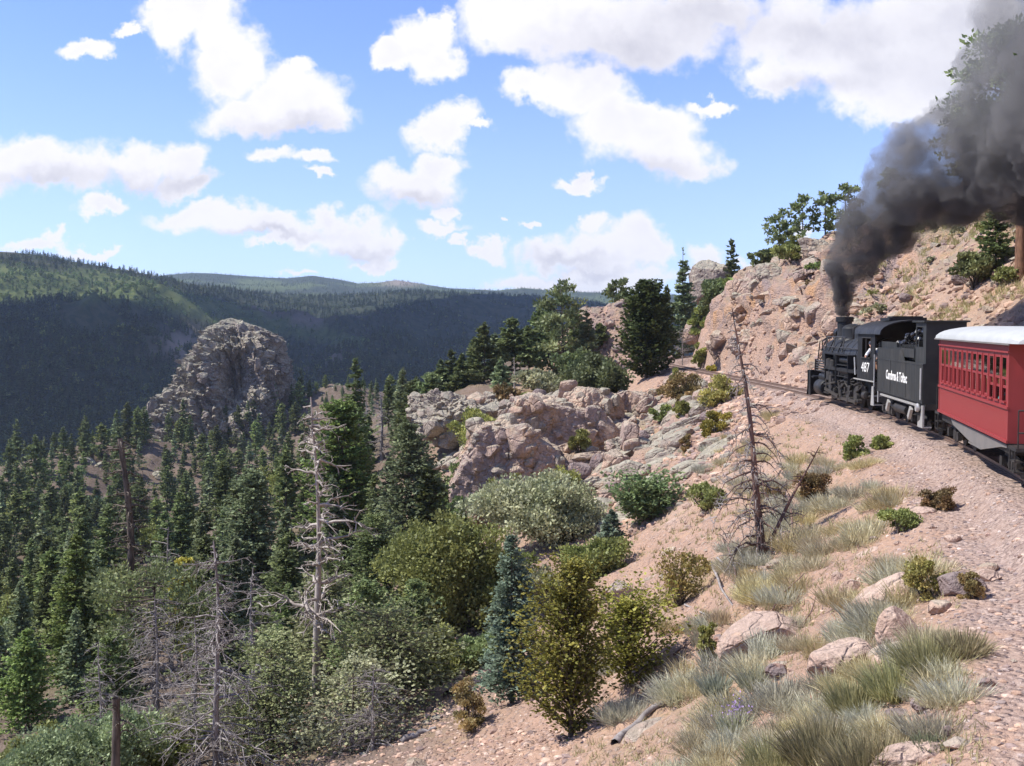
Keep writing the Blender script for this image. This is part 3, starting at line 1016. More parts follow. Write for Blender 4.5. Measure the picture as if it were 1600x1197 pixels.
def ponderosa(seed, h, r, clumps=26, leaves=60, leaf=0.25, ca=(0.05, 0.075, 0.03), cb=(0.09, 0.115, 0.045), z0=0.35, trunk_r=None, crown_h=None):
    """pine: visible trunk, uneven clumps of needles on the ends of limbs, sky in between"""
    rng = np.random.default_rng(seed)
    lv = Leaves(); wd = Wood()
    tr = trunk_r or h * 0.018
    bend = rng.normal(0, 0.015, 2) * h
    ax = lambda t: np.stack([bend[0] * t ** 2, bend[1] * t ** 2, h * t], -1)
    tt = np.linspace(-0.03, 0.97, 9)
    wd.limb(ax(tt), tr * (1 - 0.85 * np.clip(tt, 0, 1)), 8)
    for i in range(clumps):
        t = z0 + (0.99 - z0) * (i + rng.random()) / clumps
        az = rng.uniform(0, 6.283)
        L = r * (0.25 + 0.9 * math.sin(math.pi * min(1, 0.12 + (t - z0) / (1 - z0) * 0.86)) ** 0.8) * rng.uniform(0.45, 1.05)
        d = np.array([math.cos(az), math.sin(az), 0])
        o = ax(np.array([t]))[0]
        e = o + d * L + np.array([0, 0, L * rng.uniform(0.0, 0.45)])
        m = (o + e) / 2 + np.array([0, 0, -0.06 * L])
        wd.limb(np.array([o, m, e]), np.array([1, 0.65, 0.25]) * tr * 0.30, 4)
        cs = rng.uniform(0.75, 1.25); cf = rng.random()
        for u, rr_ in ((1.0, 0.30), (0.62, 0.22)):
            k = int(leaves * (1 if u == 1 else 0.55) * rng.uniform(0.7, 1.2))
            c0 = o + (e - o) * u + rng.normal(0, 0.05 * r, 3)
            n = unit(rng.normal(size=(k, 3)) + np.array([0, 0, 0.25]))
            q = c0 + n * (rr_ * r * rng.uniform(0.3, 1.1, k))[:, None] * np.array([1, 1, 0.62])
            dv = unit(n + rng.normal(0, 0.4, (k, 3)) + np.array([0, 0, 0.3]))
            sd = unit(np.cross(dv, rng.normal(size=(k, 3))))
            sz = leaf * rng.uniform(0.6, 1.3, k)
            cc = (np.array(ca) * (1 - cf) + np.array(cb) * cf)[None] * cs * rng.uniform(0.75, 1.25, k)[:, None]
            lv.diamonds(q - dv * sz[:, None] * 0.3, dv * sz[:, None], sd * sz[:, None] * 0.30, cc)
    return wd, lv


def snag(seed, h, r, nb=40, twigs=5, lean=(0.0, 0.0), trunk_r=0.16, z0=0.12, power=0.8, droop=0.2, crook=0.12, top_r=0.15, sub=2, curl=0.0, wob=0.014, limb_r=0.30):
    """dead tree: bare tapered trunk, crooked limbs and dry twigs"""
    rng = np.random.default_rng(seed)
    wd = Wood(); tw = Wood()
    ph = rng.uniform(0, 6, 2)
    def ax(t):
        t = np.asarray(t, float)
        return np.stack([lean[0] * h * t + wob * h * np.sin(6 * t + ph[0]) * t, lean[1] * h * t + wob * h * np.sin(5 * t + ph[1]) * t, h * t], -1)
    tt = np.linspace(-0.04, 1, 14)
    wd.limb(ax(tt), trunk_r * (1 - (1 - top_r) * np.clip(tt, 0, 1) ** 0.9) * (1 + 0.06 * rng.normal(size=14)), 8)
    for i in range(nb):
        t = z0 + (0.99 - z0) * rng.random()
        L = r * ((1 - t) ** power * 0.9 + 0.12) * rng.uniform(0.35, 1.1)
        az = rng.uniform(0, 6.283)
        d = np.array([math.cos(az), math.sin(az), rng.uniform(-0.1, 0.35)])
        o = ax(t)
        n = 6
        u = np.linspace(0, 1, n)
        p = o + d * (L * u)[:, None] + np.array([0, 0, -droop * L]) * (u ** 2)[:, None]
        if curl: p = p + np.array([0, 0, -curl * L]) * (np.clip(u - 0.5, 0, 1) ** 2 * 4)[:, None]
        p[1:] += np.cumsum(rng.normal(0, crook * L / n, (n - 1, 3)), 0)
        r0 = trunk_r * limb_r * (0.45 + 0.55 * L / r)
        (wd if L > 0.45 * r else tw).limb(p, r0 * (1 - 0.86 * u), 4)
        for j in range(int(twigs * (0.4 + L / r))):
            k = rng.integers(1, n)
            f = rng.random()
            b = p[k - 1] * (1 - f) + p[k] * f
            td = unit(d + rng.normal(0, 0.8, 3))
            tl = L * rng.uniform(0.12, 0.42)
            q = np.stack([b, b + td * tl * 0.5 + rng.normal(0, 0.06 * tl, 3), b + td * tl + np.array([0, 0, -0.15 * tl]) + rng.normal(0, 0.1 * tl, 3)])
            tw.limb(q, np.array([r0 * 0.42, r0 * 0.28, r0 * 0.08]) + 0.0015, 3)
            for g in range(sub):
                b2 = q[1] * (1 - (f2 := rng.random())) + q[2] * f2
                t3 = unit(td + rng.normal(0, 0.8, 3)); l3 = tl * rng.uniform(0.25, 0.6)
                tw.limb(np.stack([b2, b2 + t3 * l3]), np.array([r0 * 0.24 + 0.002, 0.0015]), 3)
    return wd, tw


def tuft(seed, h, r, n=160, ca=(0.30, 0.30, 0.20), cb=(0.42, 0.40, 0.27), width=0.012, spread=0.55, flop=0.25, leafy=0.0, core=0.35, wild=0.2):
    """sagebrush, rabbitbrush or bunch grass: fine upright stems from one root"""
    rng = np.random.default_rng(seed)
    a = rng.uniform(0, 6.283, n); q = rng.random(n) ** 0.6
    base = np.stack([np.cos(a) * r * core * q, np.sin(a) * r * core * q, np.zeros(n) - 0.03], 1)
    L = h * rng.uniform(0.35, 1.08, n) * (1 - 0.25 * q)
    out = np.stack([np.cos(a), np.sin(a), np.zeros(n)], 1)
    dv = unit(out * (spread * q)[:, None] + np.array([0, 0, 1.0]) + rng.normal(0, wild, (n, 3)))
    tip = base + dv * L[:, None] + out * (flop * L * q)[:, None] - np.array([0, 0, 1]) * (flop * 0.35 * L * q)[:, None]
    mid = base + dv * (L * 0.55)[:, None]
    side = unit(np.cross(dv, rng.normal(size=(n, 3))))
    w = width * rng.uniform(0.7, 1.5, n)[:, None]
    v = np.stack([base - side * w * 0.6, base + side * w * 0.6, mid - side * w, mid + side * w, tip], 1)
    V = v.reshape(-1, 3)
    k = np.arange(n)[:, None] * 5
    F3 = np.concatenate([k + np.array([[0, 1, 3]]), k + np.array([[0, 3, 2]]), k + np.array([[2, 3, 4]])])
    col = lerp_cols(rng, n, ca, cb, 0.22)
    return V, F3, np.repeat(col, 5, axis=0)


def plant(name, gen, loc, label, cat, group=None, bark='bark', rz=0.0, crown='crown', leafmat='leaf', scale=1.0, twig=None):
    """tree or shrub thing with trunk and crown as its parts"""
    e = empty(name, tuple(loc), rz)
    e.scale = (scale,) * 3
    wd, lv = gen
    link('trunk', wd.mesh('trunk', M[bark]), e)
    if isinstance(lv, Wood):
        if lv.n:
            b_ = link('branches', lv.mesh('branches', M[twig or bark]), e); b_['kind'] = 'stuff'
    else:
        link(crown, lv.mesh(crown, M[leafmat]), e)
    return tag(e, label, cat, group)


def copy_thing(e, loc, rz, sc, label=None, group=None):
    r = e.copy(); COL.objects.link(r)
    r.location = loc; r.rotation_euler = (0, 0, rz); r.scale = (sc[0], sc[0], sc[1]) if hasattr(sc, '__len__') else (sc,) * 3
    for ch in e.children:
        c = ch.copy(); COL.objects.link(c); c.parent = r
    if label: r['label'] = label
    if group: r['group'] = group
    return r


# leaf colours (base colours of the foliage itself)
FIR = dict(ca=(0.053, 0.070, 0.028), cb=(0.096, 0.112, 0.046))
DARK = dict(ca=(0.042, 0.053, 0.021), cb=(0.076, 0.087, 0.034))
BLUE = dict(ca=(0.075, 0.100, 0.068), cb=(0.130, 0.160, 0.112))
BGRN = dict(ca=(0.064, 0.080, 0.043), cb=(0.114, 0.132, 0.070))
OLIV = dict(ca=(0.070, 0.082, 0.026), cb=(0.125, 0.132, 0.042))
GOLD = dict(ca=(0.080, 0.086, 0.018), cb=(0.150, 0.142, 0.030))
PINE = dict(ca=(0.058, 0.080, 0.034), cb=(0.110, 0.128, 0.054))
YELG = dict(ca=(0.085, 0.092, 0.028), cb=(0.145, 0.142, 0.042))
YELL = dict(ca=(0.115, 0.105, 0.022), cb=(0.19, 0.155, 0.030))
RUST = dict(ca=(0.080, 0.066, 0.028), cb=(0.135, 0.090, 0.040))
GREY = dict(ca=(0.125, 0.135, 0.078), cb=(0.185, 0.185, 0.11))


def spot(px, D):
    """point of the ground in the direction of a pixel column at depth D"""
    d = px_dir(px, 598.5)
    x = d[0] * D; y = d[1] * D
    return x, y, gz(x, y)


def size_to(px, D, top_py, extra=0.0):
    x, y, z = spot(px, D)
    zt = CAMZ + (540 - top_py) / FPX * D
    return x, y, z, max(0.5, zt - z)


_seed = [100]
def nseed():
    _seed[0] += 1
    return _seed[0]


def tree(kind, px, D, top, wpx, label, name=None, cat='tree', group=None, q=1.0, **kw):
    """tree standing at depth D under pixel column px; crown reaches row 'top' and is wpx wide"""
    x, y, z, h = size_to(px, D, top)
    r = wpx / 2 / FPX * D
    s = kw.pop('seed', nseed())
    z -= 0.08
    bark = kw.pop('bark', 'bark')
    lp = max(0.042, 2.3 * D / 1050 * kw.pop('lk', 1.0))         # leaf about 2.6 pixels
    if kind == 'fir':
        nb = int(np.clip(h / lp * 4.2, 120, 360) * q); tf = int(np.clip(r / lp * 2.6, 9, 30))
        g = conifer(s, h, r * 1.08, nb=nb, tufts=tf, leaf=lp * 1.6, **kw)
    elif kind == 'bush':
        R = (r * r * h) ** (1 / 3)
        cl = int(np.clip(60 * (R / (lp * 16)) ** 1.2, 26, 120) * q)
        g = bushy(s, h, r, clumps=cl, leaves=int(np.clip(150 * R / (lp * 18), 50, 150)), leaf=lp * 1.5, **kw)
    elif kind == 'pine':
        g = ponderosa(s, h, r, clumps=int(30 * q), leaves=int(np.clip(42 * r / (lp * 9), 26, 90)), leaf=lp * 1.7, **kw)
    elif kind == 'snag':
        g = snag(s, h, r, **kw)
    nm = name or {'fir': 'fir_tree', 'bush': 'juniper_tree', 'pine': 'pine_tree', 'snag': 'dead_tree'}[kind]
    return plant(nm, g, (x, y, z), label, cat, group, bark, rz=(s * 2.399) % 6.28 if kind != 'snag' else 0.0)


# ---- named trees, near ones first
tree('fir', 800, 27.5, 832, 132, 'blue grey spruce standing left of the golden green juniper at the foot of the slope', 'spruce_tree', power=0.72, droop=0.18, lift=0.10, irregular=0.2, q=1.25, **dict(ca=(0.052, 0.070, 0.048), cb=(0.095, 0.118, 0.084)))
tree('fir', 893, 22.4, 872, 150, 'golden green juniper beside the blue spruce at the foot of the near slope', name='juniper_tree', full=0.45, power=0.8, lift=0.75, droop=-0.10, fan=0.55, irregular=0.55, z0=0.02, q=1.5, thin=0.12, seed=914, **GOLD)
tree('fir', 985, 24.0, 940, 150, 'lower golden green juniper with bare grey twigs right of the tall golden one', name='juniper_tree', full=0.75, lift=0.7, droop=-0.10, fan=0.6, irregular=0.5, z0=0.02, q=1.3, thin=0.15, seed=917, **GOLD)
tree('bush', 692, 41.0, 800, 235, 'big round olive green juniper between the weathered snag and the blue spruce', conic=0.25, rc=0.22, q=2.4, z0=-0.05, lobes=13, **OLIV)
tree('bush', 868, 52.0, 742, 225, 'broad grey olive bush under the rock outcrop behind the blue spruce', 'oak_bush', rc=0.22, q=2.0, z0=-0.05, lobes=12, **GREY)
tree('fir', 640, 57.0, 655, 185, 'broad blue green fir left of the rock outcrop', power=0.70, irregular=0.32, fan=0.5, droop=0.22, q=1.3, **BGRN)
tree('fir', 537, 72.0, 622, 128, 'dense dark green tree behind the top of the weathered snag', full=0.65, irregular=0.25, droop=0.1, q=1.3, **dict(ca=(0.042, 0.062, 0.018), cb=(0.088, 0.105, 0.030)))
tree('fir', 392, 63.0, 733, 125, 'bluish green fir with a rounded crown below the rock spire', full=0.5, irregular=0.25, q=1.2, **BGRN)
tree('fir', 585, 44.0, 800, 190, 'wide layered green fir between the snag and the big round juniper', power=0.6, irregular=0.4, fan=0.55, droop=0.28, q=1.3, thin=0.15, **FIR)
tree('fir', 505, 36.0, 900, 210, 'loose green fir with drooping limbs wrapped round the foot of the snag', power=0.45, irregular=0.45, fan=0.5, droop=0.35, thin=0.25, q=1.2, **dict(ca=(0.075, 0.088, 0.042), cb=(0.135, 0.142, 0.07)))
tree('pine', 235, 40.0, 895, 200, 'flat topped green pine among dead grey twigs at bottom left', z0=0.45, q=1.5, **PINE)
tree('fir', 112, 48.0, 835, 135, 'dark green cone shaped fir in front of the hillside at the picture edge', power=0.75, q=1.2, **dict(ca=(0.048, 0.068, 0.02), cb=(0.10, 0.115, 0.036)))
tree('fir', 35, 42.0, 985, 120, 'bright green fir at the bottom corner beside the round grey green bush', power=0.7, q=1.2, **dict(ca=(0.062, 0.088, 0.026), cb=(0.115, 0.14, 0.045)))
tree('bush', 112, 27.0, 1092, 240, 'low rounded grey green bush around the short mossy stump trunk', 'oak_bush', rc=0.22, up=0.6, q=1.6, **dict(ca=(0.072, 0.088, 0.044), cb=(0.12, 0.138, 0.072)))
tree('fir', 70, 62.0, 895, 75, 'small dark spruce standing on a pale gap in the left hillside', 'spruce_tree', power=0.8, **DARK)
tree('bush', 287, 47.0, 806, 56, 'yellow leaved young tree among dead grey twigs', 'aspen_tree', conic=0.7, rc=0.30, q=1.2, **YELL)
tree('fir', 420, 30.0, 985, 220, 'pale green scrubby fir low between the grey dead tree and the snag', full=0.5, power=0.5, fan=0.6, irregular=0.55, droop=0.3, thin=0.22, z0=0.02, q=1.1, **dict(ca=(0.085, 0.10, 0.045), cb=(0.15, 0.16, 0.08)))
tree('fir', 605, 31.0, 950, 290, 'low sprawling green fir over dead branches below the round juniper', full=0.55, power=0.5, fan=0.6, irregular=0.55, droop=0.35, lift=0.2, thin=0.2, z0=0.02, q=1.2, **dict(ca=(0.075, 0.085, 0.038), cb=(0.13, 0.135, 0.065)))
tree('fir', 330, 44.0, 905, 150, 'mixed green fir behind the grey twiggy dead tree', power=0.6, irregular=0.4, thin=0.2, **FIR)
tree('fir', 165, 36.0, 985, 120, 'green fir half hidden behind the short mossy trunk', power=0.65, irregular=0.3, **dict(ca=(0.055, 0.075, 0.026), cb=(0.10, 0.12, 0.045)))
tree('fir', 450, 50.0, 830, 120, 'mid green fir left of the weathered snag', power=0.7, irregular=0.35, **FIR)
tree('fir', 290, 58.0, 860, 110, 'shaded green fir beyond the yellow leaved tree', power=0.7, **DARK)
tree('bush', 708, 66.0, 700, 80, 'green juniper in the gap between the broad blue green fir and the outcrop', conic=0.3, **dict(ca=(0.06, 0.085, 0.03), cb=(0.11, 0.135, 0.05)))
tree('bush', 700, 62.0, 765, 70, 'leafy green juniper at the foot of the cliff corner', conic=0.3, **dict(ca=(0.055, 0.08, 0.03), cb=(0.10, 0.13, 0.05)))
tree('fir', 958, 47.0, 795, 52, 'small blue spruce leaning on the green juniper below the boulder slope', 'spruce_tree', power=0.8, **BLUE)
tree('fir', 1010, 47.5, 752, 120, 'rounded green juniper beside the small blue spruce on the rubble slope', name='juniper_tree', full=0.65, lift=0.5, droop=-0.05, fan=0.55, irregular=0.5, z0=0.02, q=1.3, **dict(ca=(0.065, 0.098, 0.04), cb=(0.12, 0.155, 0.07)))
tree('fir', 562, 34.0, 905, 150, 'ragged green fir in front of the wide layered fir', power=0.55, irregular=0.45, thin=0.15, fan=0.55, **FIR)
tree('fir', 648, 37.0, 905, 120, 'green fir pressed against the big round juniper', power=0.6, irregular=0.4, **dict(ca=(0.055, 0.072, 0.028), cb=(0.10, 0.115, 0.048)))
tree('fir', 548, 28.0, 1030, 210, 'pale ragged young fir with thin limbs right of the snag foot', full=0.4, power=0.55, fan=0.6, irregular=0.55, droop=0.3, thin=0.3, z0=0.02, **GREY)
tree('snag', 580, 27.0, 1040, 150, 'tangle of dry grey twigs in front of the low sprawling fir', bark='bark_grey', nb=60, twigs=8, trunk_r=0.06, z0=0.05, power=0.3, droop=0.35, sub=2)
tree('bush', 668, 33.5, 985, 150, 'mixed olive shrub between the round juniper and the blue spruce', 'oak_bush', rc=0.22, q=1.6, z0=-0.05, **OLIV)
tree('bush', 748, 34.0, 985, 110, 'dark green shrub touching the blue spruce on its shaded side', 'oak_bush', rc=0.24, q=1.3, z0=-0.05, **FIR)
tree('bush', 780, 43.0, 842, 110, 'olive juniper filling the gap behind the tip of the blue spruce', rc=0.24, q=1.4, z0=-0.05, **OLIV)
tree('bush', 835, 40.0, 868, 110, 'grey green shrub between the blue spruce and the golden juniper', 'oak_bush', rc=0.24, q=1.4, z0=-0.05, **GREY)
tree('bush', 930, 42.0, 850, 130, 'dull olive shrub behind the golden juniper', 'oak_bush', rc=0.24, q=1.4, z0=-0.05, **OLIV)
tree('bush', 20, 30.0, 1130, 120, 'leafy shrub in the bottom corner under the bright green fir', 'oak_bush', rc=0.24, q=1.2, **OLIV)
tree('bush', 340, 33.0, 1075, 150, 'dusty green shrub under the grey dead tree', 'oak_bush', rc=0.22, q=1.3, z0=-0.05, **GREY)
tree('bush', 235, 29.0, 1120, 120, 'small olive shrub behind the pale lichen rock', 'oak_bush', rc=0.24, q=1.2, **OLIV)
# dead trees
tree('snag', 492, 31.0, 616, 210, 'tall weathered bare snag with pale twisted limbs', bark='bark_dead', nb=62, twigs=9, trunk_r=0.155, z0=0.30, power=0.42, droop=0.05, crook=0.40, top_r=0.10, seed=4242, wob=0.014, limb_r=0.48)
tree('snag', 333, 27.5, 842, 250, 'grey dead tree with a dense fan of dry twigs', bark='bark_grey', nb=110, twigs=9, trunk_r=0.12, z0=0.06, power=0.55, droop=0.25, crook=0.2, sub=3)
tree('snag', 196, 50.0, 682, 90, 'dark broken topped dead trunk standing against the hillside', bark='bark', nb=90, twigs=7, trunk_r=0.22, z0=0.1, power=0.12, top_r=0.55, wob=0.02, crook=0.3)
tree('snag', 262, 52.0, 822, 110, 'slender grey dead tree beside the yellow leaved tree', bark='bark_grey', nb=60, twigs=6, trunk_r=0.13, z0=0.1, power=0.4)
tree('snag', 173, 24.5, 1090, 120, 'short broken mossy trunk with two side limbs at the bottom edge', bark='bark', nb=9, twigs=4, trunk_r=0.13, z0=0.7, power=0.1, top_r=0.7, crook=0.25)
tree('snag', 596, 98.0, 612, 62, 'thin grey leafless fir beyond the broad blue green fir', bark='bark_grey', nb=90, twigs=5, trunk_r=0.20, z0=0.1, power=0.8, droop=0.3)
tree('snag', 572, 104.0, 626, 46, 'second grey leafless fir, shorter, beyond the dense dark tree', bark='bark_grey', nb=70, twigs=5, trunk_r=0.18, z0=0.1, power=0.8, droop=0.3)
tree('snag', 240, 34.0, 930, 190, 'low tangle of dead grey branches under the flat topped pine', bark='bark_grey', nb=90, twigs=8, trunk_r=0.09, z0=0.05, power=0.35, droop=0.45, sub=3)
tree('snag', 1066, 104.0, 512, 46, 'small bare grey tree beside the far bend of the track', bark='bark_grey', nb=46, twigs=8, trunk_r=0.07, z0=0.25, power=0.2, droop=-0.2)
# the dead pine on the near slope leans left; a second stem leans right
hp, hD = ground_hit(1192, 868)
def dead_pine():
    h = (868 - 488) / FPX * hD * 1.02
    return snag(77, h, h * 0.20, nb=105, twigs=9, lean=(-0.115, 0.0), trunk_r=0.135, z0=0.03, power=0.75, droop=0.5, crook=0.18, top_r=0.12, sub=2, curl=0.35)
g1 = dead_pine()
tree('snag', 300, 30.0, 965, 170, 'low grey dead tree with drooping twigs in front of the flat topped pine', bark='bark_grey', nb=80, twigs=8, trunk_r=0.09, z0=0.05, power=0.5, droop=0.4, sub=3)
tree('snag', 392, 33.0, 885, 150, 'grey dead tree top between the twiggy dead tree and the tall snag', bark='bark_grey', nb=70, twigs=7, trunk_r=0.10, z0=0.1, power=0.5, droop=0.2, sub=2)
tree('snag', 150, 33.0, 1000, 130, 'grey leafless branches left of the short mossy trunk', bark='bark_grey', nb=60, twigs=7, trunk_r=0.07, z0=0.05, power=0.4, droop=0.4, sub=2)
g2 = snag(78, (868 - 695) / FPX * hD, 0.8, nb=14, twigs=5, lean=(0.50, 0.05), trunk_r=0.07, z0=0.3, power=0.3, droop=0.0, crook=0.2)
dp = plant('dead_tree', g1, hp - np.array([0, 0, 0.05]), 'bare dead pine with a dark red trunk leaning left in front of the rocky slope', 'tree', bark='bark_char', twig='bark_grey')
for w_ in (g2[0], g2[1]):
    if w_.n: link('side_stem', w_.mesh('side_stem', M['bark_char']), dp)['kind'] = 'stuff'
# trees beyond the outcrop and round the bend
tree('bush', 938, 79.0, 552, 122, 'round dark juniper overhanging the cliff edge', rc=0.25, q=1.5, **dict(ca=(0.032, 0.040, 0.018), cb=(0.060, 0.066, 0.028)))
tree('fir', 1010, 90.0, 438, 100, 'tall dark green juniper beside the bend of the track', full=0.55, irregular=0.3, droop=-0.1, lift=0.35, z0=0.02, q=1.9, **dict(ca=(0.026, 0.040, 0.014), cb=(0.052, 0.068, 0.022)))
tree('pine', 880, 112.0, 446, 82, 'tallest irregular pine of the row behind the outcrop', z0=0.10, q=1.3, **PINE)
tree('fir', 757, 112.0, 503, 66, 'pointed fir with a full crown, second tallest in the row behind the outcrop', power=0.75, **FIR)
tree('fir', 800, 114.0, 497, 60, 'fir with a rounded crown right of the pointed fir behind the outcrop', full=0.4, **FIR)
tree('fir', 842, 120.0, 482, 48, 'narrow fir left of the tallest irregular pine', full=0.3, **FIR)
tree('fir', 722, 114.0, 553, 46, 'short dark fir left of the pointed fir behind the outcrop', **DARK)
tree('fir', 690, 116.0, 562, 52, 'layered dark fir standing over the lichen covered knob', **DARK)
tree('bush', 660, 112.0, 570, 60, 'round light green tree at the lower end of the row behind the outcrop', conic=0.3, **PINE)
tree('bush', 640, 106.0, 618, 60, 'light green round tree left of the lichen covered knob', conic=0.3, **PINE)
tree('fir', 918, 112.0, 483, 54, 'pointed fir between the tallest pine and the rubble mound', power=0.8, **BGRN)
tree('bush', 860, 100.0, 572, 84, 'greyish juniper below the row of firs', **GREY)
tree('bush', 905, 99.0, 535, 84, 'spreading green juniper below the rubble mound', **FIR)
tree('fir', 782, 104.0, 560, 44, 'small blue green fir in front of the pointed fir', **BGRN)
for i_, (px, D, top, wp, kk, lab) in enumerate([(676, 110, 584, 42, PINE, 'small light fir above the lichen covered knob'), (706, 119, 546, 38, DARK, 'narrow dark fir behind the layered dark fir'), (741, 119, 528, 40, FIR, 'slim fir just left of the pointed fir behind the outcrop'), (774, 117, 522, 44, BGRN, 'bluish fir between the pointed and the rounded fir'),
        (826, 113, 508, 44, FIR, 'green fir between the rounded fir and the narrow fir'), (860, 119, 468, 46, PINE, 'feathery fir shoulder to shoulder with the tallest pine'), (900, 117, 472, 46, FIR, 'dark fir right behind the tallest pine'), (937, 117, 506, 36, DARK, 'short dark fir at the foot of the rubble mound'), (650, 121, 590, 36, DARK, 'lowest dark fir at the lower end of the row')]):
    tree('fir', px, D, top, wp, lab, power=0.75, irregular=0.35, full=0.15, **kk)
tree('snag', 804, 100.0, 556, 26, 'thin grey dead stem in front of the row of firs', bark='bark_dead', nb=16, twigs=3, trunk_r=0.12, z0=0.2, power=0.5)
tree('bush', 800, 90.0, 596, 50, 'rusty leaved shrub on top of the outcrop ridge', 'oak_bush', cat='shrub', **RUST)
tree('bush', 830, 84.0, 612, 52, 'dark leaved shrub in the cleft of the outcrop', 'oak_bush', cat='shrub', **OLIV)
tree('pine', 966, 124.0, 440, 36, 'small pine on top of the rubble mound', z0=0.25, q=0.7, **PINE)
tree('fir', 1066, 128.0, 388, 58, 'tall greyish spruce with a thin top at the far bend', power=0.95, bare_top=0.12, q=1.2, **BGRN)
tree('fir', 1041, 126.0, 447, 40, 'shorter spruce left of the thin topped spruce', **FIR)
tree('bush', 1122, 108.0, 424, 84, 'dark juniper on the slope above the far bend', conic=0.4, **DARK)
tree('bush', 1150, 102.0, 440, 62, 'juniper tucked against the end of the rock cutting', conic=0.4, **dict(ca=(0.04, 0.065, 0.018), cb=(0.08, 0.11, 0.03)))
tree('bush', 1096, 110.0, 470, 48, 'small olive juniper low on the slope above the far bend', conic=0.4, **OLIV)
tree('bush', 1144, 99.0, 492, 52, 'rounded juniper at the foot of the rock cutting', conic=0.3, **dict(ca=(0.045, 0.068, 0.018), cb=(0.09, 0.115, 0.03)))
tree('fir', 1142, 136.0, 374, 40, 'dark pointed pine alone on the crest above the bend', full=0.3, **DARK)
tree('fir', 1102, 140.0, 412, 22, 'tiny pointed fir on the crest left of the lone dark pine', **FIR)
for i, (px, D, top, wp, lab) in enumerate([(1216, 92, 333, 46, 'leftmost ridge pine above the rock cutting with a clear trunk'), (1252, 90, 309, 40, 'ridge pine with a slim crown, second along the crest'),
        (1287, 90, 303, 42, 'bushy ridge pine in the middle of the crest group'), (1318, 88, 289, 46, 'tallest ridge pine, next to the smoke')]):
    tree('pine', px, D, top, wp, lab, z0=0.28, q=0.75, group='pines on the ridge above the rock cutting', **PINE)
tree('bush', 1192, 94, 385, 44, 'dark green juniper at the lower end of the ridge pines', conic=0.4, **DARK)
tree('bush', 1240, 86, 372, 60, 'low juniper under the ridge pines', **OLIV)
tree('bush', 1332, 82, 330, 44, 'olive juniper on the ridge beside the smoke', conic=0.3, **OLIV)
tree('bush', 1275, 78, 424, 30, 'small green shrub growing from the rock face', 'mountain_shrub', cat='shrub', **dict(ca=(0.07, 0.10, 0.03), cb=(0.12, 0.15, 0.05)))
tree('pine', 1592, 55.5, 60, 190, 'great ponderosa pine with a thick reddish trunk at the right edge', bark='bark_red', z0=0.38, trunk_r=0.33, q=3.2, lk=1.35, **dict(ca=(0.07, 0.095, 0.035), cb=(0.13, 0.155, 0.06)))
tree('fir', 1552, 60.0, 322, 66, 'young fir beside the thick reddish trunk on the hillside', power=0.6, irregular=0.35, thin=0.1, **FIR)
tree('pine', 1502, 74.0, 174, 70, 'pine crown rising out of the dark smoke', z0=0.4, q=1.6, lk=1.2, **dict(ca=(0.08, 0.105, 0.035), cb=(0.14, 0.16, 0.055)))
tree('pine', 1386, 84.0, 266, 34, 'small thin pine on the skyline at the edge of the smoke', z0=0.4, q=0.7, **PINE)
tree('bush', 1518, 60.0, 386, 66, 'dark shrub on the hillside left of the young fir', 'mountain_shrub', cat='shrub', **dict(ca=(0.06, 0.07, 0.03), cb=(0.11, 0.115, 0.05)))
tree('bush', 1575, 56.0, 412, 60, 'low green shrub at the foot of the thick reddish trunk', 'mountain_shrub', cat='shrub', **OLIV)
